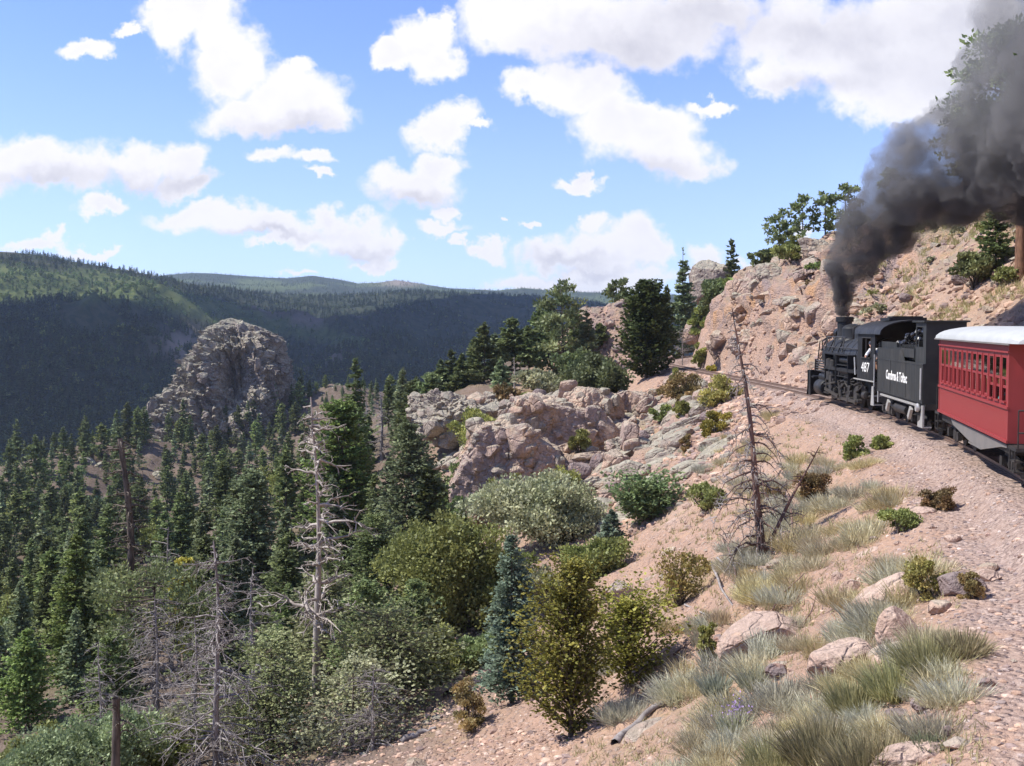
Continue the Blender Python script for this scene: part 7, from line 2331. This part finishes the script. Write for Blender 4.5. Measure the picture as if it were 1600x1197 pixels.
# tongue and groove boards of the lower side, each board its own strip
bdw = B().box(-0.004, 0.004, -0.0565, 0.0565, 0, ZB - 0.03 - ZS - 0.07)
board_me = B().box(-0.006, 0.006, -0.0515, 0.0515, ZS + 0.07, ZB - 0.03).mesh('board', M['red'])
for sx_ in (-1,):
    for k in range(78):
        o = link('board', board_me, body); o.location = (sx_ * (KW + 0.005), K0 + 0.15 + 0.114 * k, 0)
lb_me = B().box(-0.006, 0.006, -0.0515, 0.0515, ZL + 0.02, ZE - 0.0).mesh('board', M['red'])
for k in range(78):
    o = link('board', lb_me, body); o.location = (-KW - 0.005, K0 + 0.15 + 0.114 * k, 0)
win_frames = []
fr = B()
def frame_builder(h_open):
    """sash: outer frame, meeting rail; lower sash pushed up by h_open"""
    f = B()
    zm = 2.47
    x0, x1 = -0.022, -0.002
    t = 0.028
    f.box(x0, x1, -wh, -wh + t, ZW0, ZW1).box(x0, x1, wh - t, wh, ZW0, ZW1).box(x0, x1, -wh + t, wh - t, ZW1 - t, ZW1).box(x0, x1, -wh + t, wh - t, zm - 0.03, zm + 0.03)
    lo = ZW0 + h_open
    x0, x1 = -0.034, -0.023
    f.box(x0 - 0.02, x1, -wh + 0.004, -wh + 0.05, lo, zm + 0.02).box(x0 - 0.02, x1, wh - 0.05, wh - 0.004, lo, zm + 0.02).box(x0 - 0.02, x1, -wh + 0.05, wh - 0.05, lo, lo + 0.06)
    return f
fm_closed = frame_builder(0.0).mesh('window', M['red2'])
fm_open = frame_builder(0.30).mesh('window', M['red2'])
pane_u = B().box(-0.010, -0.006, -wh + 0.028, wh - 0.028, 2.50, ZW1 - 0.028).mesh('pane', M['glass'])
pane_l = B().box(-0.040, -0.036, -wh + 0.05, wh - 0.05, ZW0 + 0.06, 2.44).mesh('pane', M['glass'])
pane_lo = B().box(-0.040, -0.036, -wh + 0.05, wh - 0.05, ZW0 + 0.36, 2.44).mesh('pane', M['glass'])
sill_me = B().box(-0.03, 0.04, -wh - 0.02, wh + 0.02, ZW0 - 0.04, ZW0).mesh('sill', M['red2'])
for sx_ in (-1, 1):
    for k, yy in enumerate(wy):
        op = (k in (0, 1, 2)) and sx_ < 0
        o = link('window', fm_open if op else fm_closed, body)
        o.location = (sx_ * KW, yy, 0); o.rotation_euler = (0, 0, 0 if sx_ > 0 else math.pi)
        if op: o['label'] = 'lower sash pushed half up'
        link('pane', pane_u, o); link('pane', pane_lo if op else pane_l, o); link('sill', sill_me, o)
# arched roof with rounded hood ends
b = B()
def roofsec(hw, z0, rise, n=17):
    return [(hw * math.cos(a), z0 + rise * math.sin(a) ** 0.75) for a in np.linspace(0, math.pi, n)]
ends = [(K0 - 0.85, 0.80, 0.02), (K0 - 0.78, 0.93, 0.20), (K0 - 0.55, 0.985, 0.30), (K0 - 0.2, 1.0, 0.36), (K0 + 0.4, 1.0, 0.38), (K1 - 0.4, 1.0, 0.38), (K1 + 0.1, 1.0, 0.36), (K1 + 0.42, 0.985, 0.30), (K1 + 0.62, 0.93, 0.20), (K1 + 0.70, 0.80, 0.02)]
vs = []; fs = []
nn = 17
for yy, wsc, rise in ends:
    vs += [(u, yy, v) for u, v in roofsec((KW + 0.10) * wsc, ZE - 0.02, rise, nn)]
for i in range(len(ends) - 1):
    for k in range(nn - 1):
        fs.append((i * nn + k, i * nn + k + 1, (i + 1) * nn + k + 1, (i + 1) * nn + k))
    fs.append((i * nn, (i + 1) * nn, (i + 1) * nn + nn - 1, i * nn + nn - 1))
fs.append(tuple(range(nn))); fs.append(tuple((len(ends) - 1) * nn + k for k in range(nn - 1, -1, -1)))
b.add(vs, fs)
roofo = b.build('roof', M['roof'], coach, smooth=0.6)
b = B()
for sx_ in (-1, 1):
    b.box(*sorted((sx_ * (KW + 0.10), sx_ * (KW + 0.125))), K0 - 0.4, K1 + 0.3, ZE - 0.055, ZE - 0.015)
b.build('gutter', M['skirt'], roofo)
# floor, ceiling, seats seen through the windows
B().box(-KW + 0.06, KW - 0.06, K0 + 0.06, K1 - 0.06, ZS + 0.02, ZS + 0.10).build('floor', M['wood_in'], coach)
B().box(-KW + 0.06, KW - 0.06, K0 + 0.06, K1 - 0.06, ZE - 0.06, ZE - 0.03).build('ceiling', M['roof'], coach)
st = B().box(-0.42, 0.42, -0.2, 0.2, 1.35, 1.45).box(-0.42, 0.42, -0.24, -0.18, 1.45, 2.0).box(-0.4, 0.4, -0.18, 0.18, ZS + 0.1, 1.35)
seat_me = st.mesh('seat', M['wood_in'])
for sx_ in (-1, 1):
    for k in range(9):
        o = link('seat', seat_me, coach); o.location = (sx_ * 0.72, K0 + 0.75 + k * 0.95, 0)
B().box(-KW + 0.1, KW - 0.1, K0 + 0.0, K1 - 0.0, 0.72, ZS).box(-0.2, 0.2, K0 - 0.95, K1 + 0.95, 0.5, 0.72).build('underframe', M['under'], coach)
b = B().prism([(2.7, 0.93), (2.35, 0.78), (0.0, 0.56), (-1.5, 0.50), (-3.7, 0.82), (-4.3, 0.86), (-4.3, 0.93)], 'x', -KW + 0.03, -KW + 0.07)
b.prism([(2.7, 0.93), (2.35, 0.78), (0.0, 0.56), (-1.5, 0.50), (-3.7, 0.82), (-4.3, 0.86), (-4.3, 0.93)], 'x', KW - 0.07, KW - 0.03)
b.box(-KW + 0.02, -KW + 0.10, -1.55, 0.05, 0.50, 0.535)
b.build('truss_skirt', M['skirt'], coach)
for yy in (3.25, -3.75): truck(coach, yy, M['under'], 0.92, 0.72, 0.36)
b = B()
for s2, yo in ((1, K1), (-1, K0)):
    b.box(-KW, KW, *sorted((yo, yo + s2 * 0.75)), 0.88, 0.96)
    for sx_ in (-1, 1):
        x0, x1 = sorted((sx_ * 1.0, sx_ * KW))
        for zz, dy in ((0.42, 0.0), (0.66, 0.0)):
            b.box(x0, x1, *sorted((yo + s2 * 0.15, yo + s2 * 0.65)), zz - 0.03, zz)
        b.box(*sorted((sx_ * 1.23, sx_ * 1.26)), *sorted((yo + s2 * 0.15, yo + s2 * 0.20)), 0.40, 0.9).box(*sorted((sx_ * 1.23, sx_ * 1.26)), *sorted((yo + s2 * 0.6, yo + s2 * 0.65)), 0.40, 0.9)
b.build('platform', M['under'], coach)
b = B()
for s2, yo in ((1, K1), (-1, K0)):
    ye = yo + s2 * 0.70
    for zz in (1.3, 1.8):
        b.tube([(-1.2, ye, zz), (-0.45, ye, zz)], 0.022, 6).tube([(0.45, ye, zz), (1.2, ye, zz)], 0.022, 6)
    for xx in (-1.2, -0.95, -0.7, -0.45, 0.45, 0.7, 0.95, 1.2):
        b.tube([(xx, ye, 0.96), (xx, ye, 1.8)], 0.016, 6)
    b.tube([(0.9, ye, 0.96), (0.9, ye, 2.0)], 0.02, 6)
    b.tube([(0.9 + 0.2 * math.cos(a), ye + 0.2 * math.sin(a), 2.0) for a in np.linspace(0, 6.283, 13)], 0.018, 5)
b.build('platform_railing', M['under'], coach)
b = B().cyl((-0.55, K1 + 0.75, 0.62), (-0.55, T0 + 7.2, 0.62), 0.02, None, 6)
B().box(-0.11, 0.11, K1 + 0.7, K1 + 1.15, 0.5, 0.72).box(-0.11, 0.11, K0 - 1.15, K0 - 0.7, 0.5, 0.72).build('coupler', M['under'], coach)


# ------------------------------------------------------------------ people
def skin_body(name, joints, edges, mat, parent=None, sub=2, root=0):
    me = bpy.data.meshes.new(name)
    me.from_pydata([j[0] for j in joints], edges, [])
    o = bpy.data.objects.new(name, me); COL.objects.link(o)
    md = o.modifiers.new('skin', 'SKIN'); md.use_smooth_shade = True
    for i, j in enumerate(joints):
        r = j[1]
        me.skin_vertices[0].data[i].radius = (r, r) if not hasattr(r, '__len__') else r
        me.skin_vertices[0].data[i].use_root = (i == root)
    sb = o.modifiers.new('sub', 'SUBSURF'); sb.levels = sub; sb.render_levels = sub
    dg = bpy.context.evaluated_depsgraph_get()
    m2 = bpy.data.meshes.new_from_object(o.evaluated_get(dg))
    m2.name = name; m2.materials.clear(); m2.materials.append(mat)
    bpy.data.objects.remove(o)
    return link(name, m2, parent)


def frame_of(e): return Matrix.Translation(e.location) @ e.rotation_euler.to_matrix().to_4x4()


def person_leaning(world, label, shirt_mat, cap_mat):
    """seated by a window on the -X side, leaning out on a forearm, looking ahead (+Y)"""
    e = empty('person', world.to_translation(), 0); e.rotation_euler = world.to_euler()
    tag(e, label, 'person')
    J = [((0.42, 0, 0.0), 0.15), ((0.36, 0, 0.22), 0.155), ((0.24, 0.03, 0.45), 0.17), ((0.15, 0.05, 0.56), 0.07), ((0.10, 0.09, 0.68), 0.095), ((0.09, 0.11, 0.78), 0.085),
         ((0.10, 0.20, 0.50), 0.07), ((-0.02, 0.32, 0.30), 0.052), ((-0.13, 0.10, 0.235), 0.042), ((-0.15, 0.0, 0.24), 0.038),
         ((0.30, -0.17, 0.48), 0.07), ((0.34, -0.26, 0.22), 0.05), ((0.26, -0.05, 0.12), 0.04),
         ((0.46, 0.12, -0.04), 0.10), ((0.44, 0.42, -0.02), 0.075), ((0.46, 0.45, -0.45), 0.05), ((0.46, -0.12, -0.04), 0.10), ((0.50, 0.20, -0.05), 0.075), ((0.52, 0.22, -0.45), 0.05),
         ((0.08, 0.17, 0.70), 0.03)]
    E = [(0, 1), (1, 2), (2, 3), (3, 4), (4, 5), (2, 6), (6, 7), (7, 8), (8, 9), (2, 10), (10, 11), (11, 12), (0, 13), (13, 14), (14, 15), (0, 16), (16, 17), (17, 18), (4, 19)]
    skin_body('body', J, E, M['skin'], e)
    JS = [((0.42, 0, 0.0), 0.17), ((0.36, 0, 0.22), 0.175), ((0.24, 0.03, 0.45), 0.185), ((0.17, 0.045, 0.55), 0.09), ((0.10, 0.20, 0.50), 0.085), ((-0.02, 0.32, 0.30), 0.068), ((-0.10, 0.14, 0.24), 0.058),
          ((0.30, -0.17, 0.48), 0.085), ((0.34, -0.26, 0.22), 0.066)]
    skin_body('shirt', JS, [(0, 1), (1, 2), (2, 3), (2, 4), (4, 5), (5, 6), (2, 7), (7, 8)], shirt_mat, e)
    bq = B().lathe((0.095, 0.10, 0.75), (0, 0, 1), [(0, 0.098), (0.06, 0.10), (0.10, 0.08), (0.13, 0.03)], 14)
    bq.box(0.02, 0.17, 0.16, 0.26, 0.755, 0.77)
    bq.build('cap', cap_mat, e)
    # fingers of the hand lying on the sill
    fg = B()
    for k in range(4):
        fg.tube([(-0.15, -0.005 - 0.0, 0.25 - 0.0), (-0.165 - 0.006 * k, -0.035, 0.245 - 0.012 * k), (-0.16 - 0.006 * k, -0.07 + 0.006 * k, 0.235 - 0.016 * k)], [0.011, 0.010, 0.008], 6)
    fg.tube([(-0.14, 0.02, 0.255), (-0.17, 0.0, 0.275), (-0.175, -0.02, 0.28)], [0.012, 0.011, 0.009], 6)
    fg.build('hand', M['skin'], e)
    return e


person_leaning(frame_of(loco) @ Matrix.Translation((-1.40, 0.72, 2.155)), 'crewman in a white shirt leaning on the cab window sill of the locomotive', M['shirt'], M['denim'])


def person_seated(world, label, shirt_mat, hair_mat):
    e = empty('person', world.to_translation(), 0); e.rotation_euler = world.to_euler()
    tag(e, label, 'person')
    J = [((0, 0, 0.10), 0.15), ((0, 0, 0.32), 0.15), ((0, 0, 0.54), 0.16), ((0, 0, 0.66), 0.06), ((0, 0.02, 0.78), 0.095), ((0, 0.02, 0.88), 0.085),
         ((-0.2, 0, 0.55), 0.065), ((-0.25, 0.05, 0.30), 0.05), ((-0.2, 0.27, 0.26), 0.038), ((0.2, 0, 0.55), 0.065), ((0.25, 0.05, 0.30), 0.05), ((0.18, 0.27, 0.26), 0.038),
         ((-0.1, 0.06, 0.08), 0.1), ((-0.11, 0.42, 0.10), 0.075), ((-0.11, 0.44, -0.32), 0.05), ((0.1, 0.06, 0.08), 0.1), ((0.11, 0.42, 0.10), 0.075), ((0.11, 0.44, -0.32), 0.05), ((0, 0.12, 0.80), 0.028)]
    E = [(0, 1), (1, 2), (2, 3), (3, 4), (4, 5), (2, 6), (6, 7), (7, 8), (2, 9), (9, 10), (10, 11), (0, 12), (12, 13), (13, 14), (0, 15), (15, 16), (16, 17), (4, 18)]
    skin_body('body', J, E, M['skin'], e)
    skin_body('shirt', [((0, 0, 0.10), 0.17), ((0, 0, 0.32), 0.17), ((0, 0, 0.54), 0.175), ((0, 0, 0.63), 0.08), ((-0.2, 0, 0.55), 0.085), ((-0.25, 0.05, 0.30), 0.066), ((0.2, 0, 0.55), 0.085), ((0.25, 0.05, 0.30), 0.066)],
              [(0, 1), (1, 2), (2, 3), (2, 4), (4, 5), (2, 6), (6, 7)], shirt_mat, e)
    B().lathe((0, 0.0, 0.80), (0, 0, 1), [(0, 0.095), (0.06, 0.105), (0.11, 0.09), (0.15, 0.03)], 14).build('hair', hair_mat, e)
    return e


person_seated(frame_of(coach) @ Matrix.Translation((-0.80, wy[2] - 0.02, 1.42)), 'passenger in a teal shirt sitting behind a coach window', M['teal'], M['hair'])
# ------------------------------------------------------------------ coal smoke: one billowing closed volume
def smoke_plume():
    base = frame_of(loco) @ Vector((0, 9.75, BZ + 0.75 + 1.1))
    D0 = base.y
    puffs = [(1315, 484, 0, 11), (1317, 466, 0, 14), (1320, 448, 0.1, 18), (1322, 430, 0.2, 23), (1318, 408, 0.3, 29), (1334, 398, 0.3, 34), (1350, 385, 0.4, 32), (1352, 362, 0.5, 38), (1368, 338, 0.8, 42), (1388, 360, 0.8, 34), (1395, 318, 1.0, 46),
             (1412, 285, 1.2, 52), (1402, 252, 1.4, 28), (1425, 248, 1.4, 48), (1436, 206, 1.6, 24), (1440, 296, 1.4, 56), (1470, 262, 1.8, 62), (1462, 228, 1.8, 44), (1490, 300, 1.8, 46), (1510, 232, 2.2, 66), (1530, 280, 2.2, 56), (1552, 205, 2.6, 78), (1575, 262, 2.6, 72),
             (1560, 150, 3.0, 56), (1610, 120, 3.6, 80), (1615, 215, 3.2, 96), (1606, 70, 4.2, 62), (1655, 60, 4.6, 105), (1665, 170, 4.2, 115), (1622, 5, 5.0, 74), (1690, -20, 5.6, 125), (1680, 290, 3.0, 80), (1620, 300, 2.6, 50)]
    bm = bmesh.new()
    rng = random.Random(8)
    for (px, py, dn, r) in puffs:
        D = D0 - dn * 1.6
        c = Vector(at(px, py, D)); R = r / FPX * D * (1.04 if r < 30 else 1.14)
        bmesh.ops.create_icosphere(bm, subdivisions=3, radius=R, matrix=Matrix.Translation(c))
        for k in range(9):
            v = Vector((rng.gauss(0, 1), rng.gauss(0, 1), rng.gauss(0, 1))).normalized()
            bmesh.ops.create_icosphere(bm, subdivisions=2, radius=R * rng.uniform(0.30, 0.48), matrix=Matrix.Translation(c + v * R * 0.85))
    me = bpy.data.meshes.new('smoke_raw'); bm.to_mesh(me); bm.free()
    o = bpy.data.objects.new('smoke_raw', me); COL.objects.link(o)
    rm = o.modifiers.new('r', 'REMESH'); rm.mode = 'VOXEL'; rm.voxel_size = 0.13
    dg = bpy.context.evaluated_depsgraph_get()
    m2 = bpy.data.meshes.new_from_object(o.evaluated_get(dg))
    bpy.data.objects.remove(o)
    n = len(m2.vertices)
    co = np.empty(n * 3, np.float32); m2.vertices.foreach_get('co', co); co = co.reshape(-1, 3).astype(float)
    no = np.empty(n * 3, np.float32); m2.vertices.foreach_get('normal', no); no = no.reshape(-1, 3).astype(float)
    sc = np.clip((co[:, 2] - base.z) / 6.0, 0.16, 1.15)
    bil = (1 - np.abs(vnoise(co * 0.9) * 2 - 1)) * 0.55 + (1 - np.abs(vnoise(co * 2.1 + 7) * 2 - 1)) * 0.28 + fbm(co * 4.0, 3) * 0.12
    co = co + no * ((bil - 0.5) * 1.0 * sc)[:, None]
    m2.vertices.foreach_set('co', co.astype(np.float32).ravel()); m2.update()
    m2.name = 'smoke_plume'
    m, nt, out_ = new_mat('coal_smoke')
    pos = nt.node('ShaderNodeNewGeometry').outputs['Position']
    x_, y_, z_ = nt.sep(pos)
    age = nt.lin(z_, base.z, base.z + 17.0, 0.0, 1.0)
    n1 = nt.noise(pos, 0.55, 4, 0.6, 0.4)
    k = nt.ss(n1, 0.36, 0.64, 0.12, 1.4)
    dn = nt.math('MULTIPLY', k, nt.math('MULTIPLY', 5.0, nt.math('EXPONENT', nt.math('MULTIPLY', age, -3.3))))
    scol = nt.mix(nt.ss(age, 0.0, 0.7), (0.17, 0.165, 0.17), (0.44, 0.435, 0.445))
    pv = nt.node('ShaderNodeVolumePrincipled', Color=scol, Density=dn, Anisotropy=0.1)
    nt.l.new(pv.outputs[0], out_.inputs['Volume'])
    m2.materials.clear(); m2.materials.append(m)
    o = link('smoke_plume', m2)
    return tag(o, 'dark coal smoke billowing from the locomotive stack over the hillside', 'smoke', kind='stuff')


smoke_plume()

# ------------------------------------------------------------------ the air
_zl = min(HP[:, 2].min(), GP[:, 2].min()) - 1.0; _zh = max(HP[:, 2].max(), GP[:, 2].max()) + 16.0
print('haze z', _zl, _zh)
hz = B().box(-9100, 9100, -9100, 9100, float(_zl), float(_zh)).mesh('haze', M['glass'])
hz.materials.clear()
m, nt, out_ = new_mat('valley_air')
pv = nt.node('ShaderNodeVolumePrincipled', Color=(0.62, 0.76, 0.98, 1), Density=0.00010, Anisotropy=0.0)
nt.l.new(pv.outputs[0], out_.inputs['Volume'])
m.cycles.homogeneous_volume = True
hz.materials.append(m)
hazo = link('haze', hz)
tag(hazo, 'thin blue mountain air over the valley', kind='stuff')

# ------------------------------------------------------------------ cumulus overhead whose shadow lies on the valley
def cloud(name, seed, targets, up, label):
    """a heaped cloud floating where the line from the shaded ground to the sun crosses its level"""
    rng = random.Random(seed)
    bm = bmesh.new()
    S_ = SUN_DIR
    for (tx_, ty_, tz_, r, fl) in targets:
        t = (up - tz_) / S_.z
        c = Vector((tx_, ty_, tz_)) + S_ * t
        bmesh.ops.create_icosphere(bm, subdivisions=4, radius=1.0, matrix=Matrix.Translation(c) @ Matrix.Diagonal((r, r * 0.8, r * fl, 1)))
    V = np.array([v.co[:] for v in bm.verts])
    k = (ridged(V / 260.0, 5) - 0.4) * 90 + fbm(V / 70.0, 4) * 22
    flat = np.where(V[:, 2] < up - 30, 0.2, 1.0)
    bm.normal_update()
    for v, kk, ff in zip(bm.verts, k, flat):
        v.co += v.normal * float(kk * ff)
        if v.co.z < up - 60: v.co.z = up - 60 + (v.co.z - up + 60) * 0.12
    me = bpy.data.meshes.new(name); bm.to_mesh(me); bm.free()
    for p_ in me.polygons: p_.use_smooth = True
    m, nt, o_ = new_mat('cloud_white')
    d = nt.node('ShaderNodeBsdfDiffuse', Color=(0.9, 0.9, 0.92, 1)); tr_ = nt.node('ShaderNodeBsdfTranslucent', Color=(0.8, 0.8, 0.84, 1))
    mx = nt.node('ShaderNodeMixShader', i0=0.4, i1=d.outputs[0], i2=tr_.outputs[0])
    nt.l.new(mx.outputs[0], o_.inputs['Surface'])
    me.materials.append(m)
    return tag(link(name, me), label, kind='stuff')


cloud('cloud', 5, [(-560, 760, -20, 260, 0.35), (-300, 700, -30, 260, 0.4), (-120, 820, 0, 260, 0.4), (60, 900, 0, 280, 0.4), (-330, 1000, 20, 240, 0.35), (-110, 1150, 40, 300, 0.4), (150, 1250, 40, 320, 0.4), (60, 1550, 60, 320, 0.35), (-200, 1500, 60, 250, 0.35), (330, 1650, 60, 320, 0.35), (200, 1900, 80, 300, 0.3), (-760, 1000, 20, 200, 0.35), (420, 1250, 30, 300, 0.35)], 1000.0,
      'broad white cumulus overhead that shades the wooded valley')
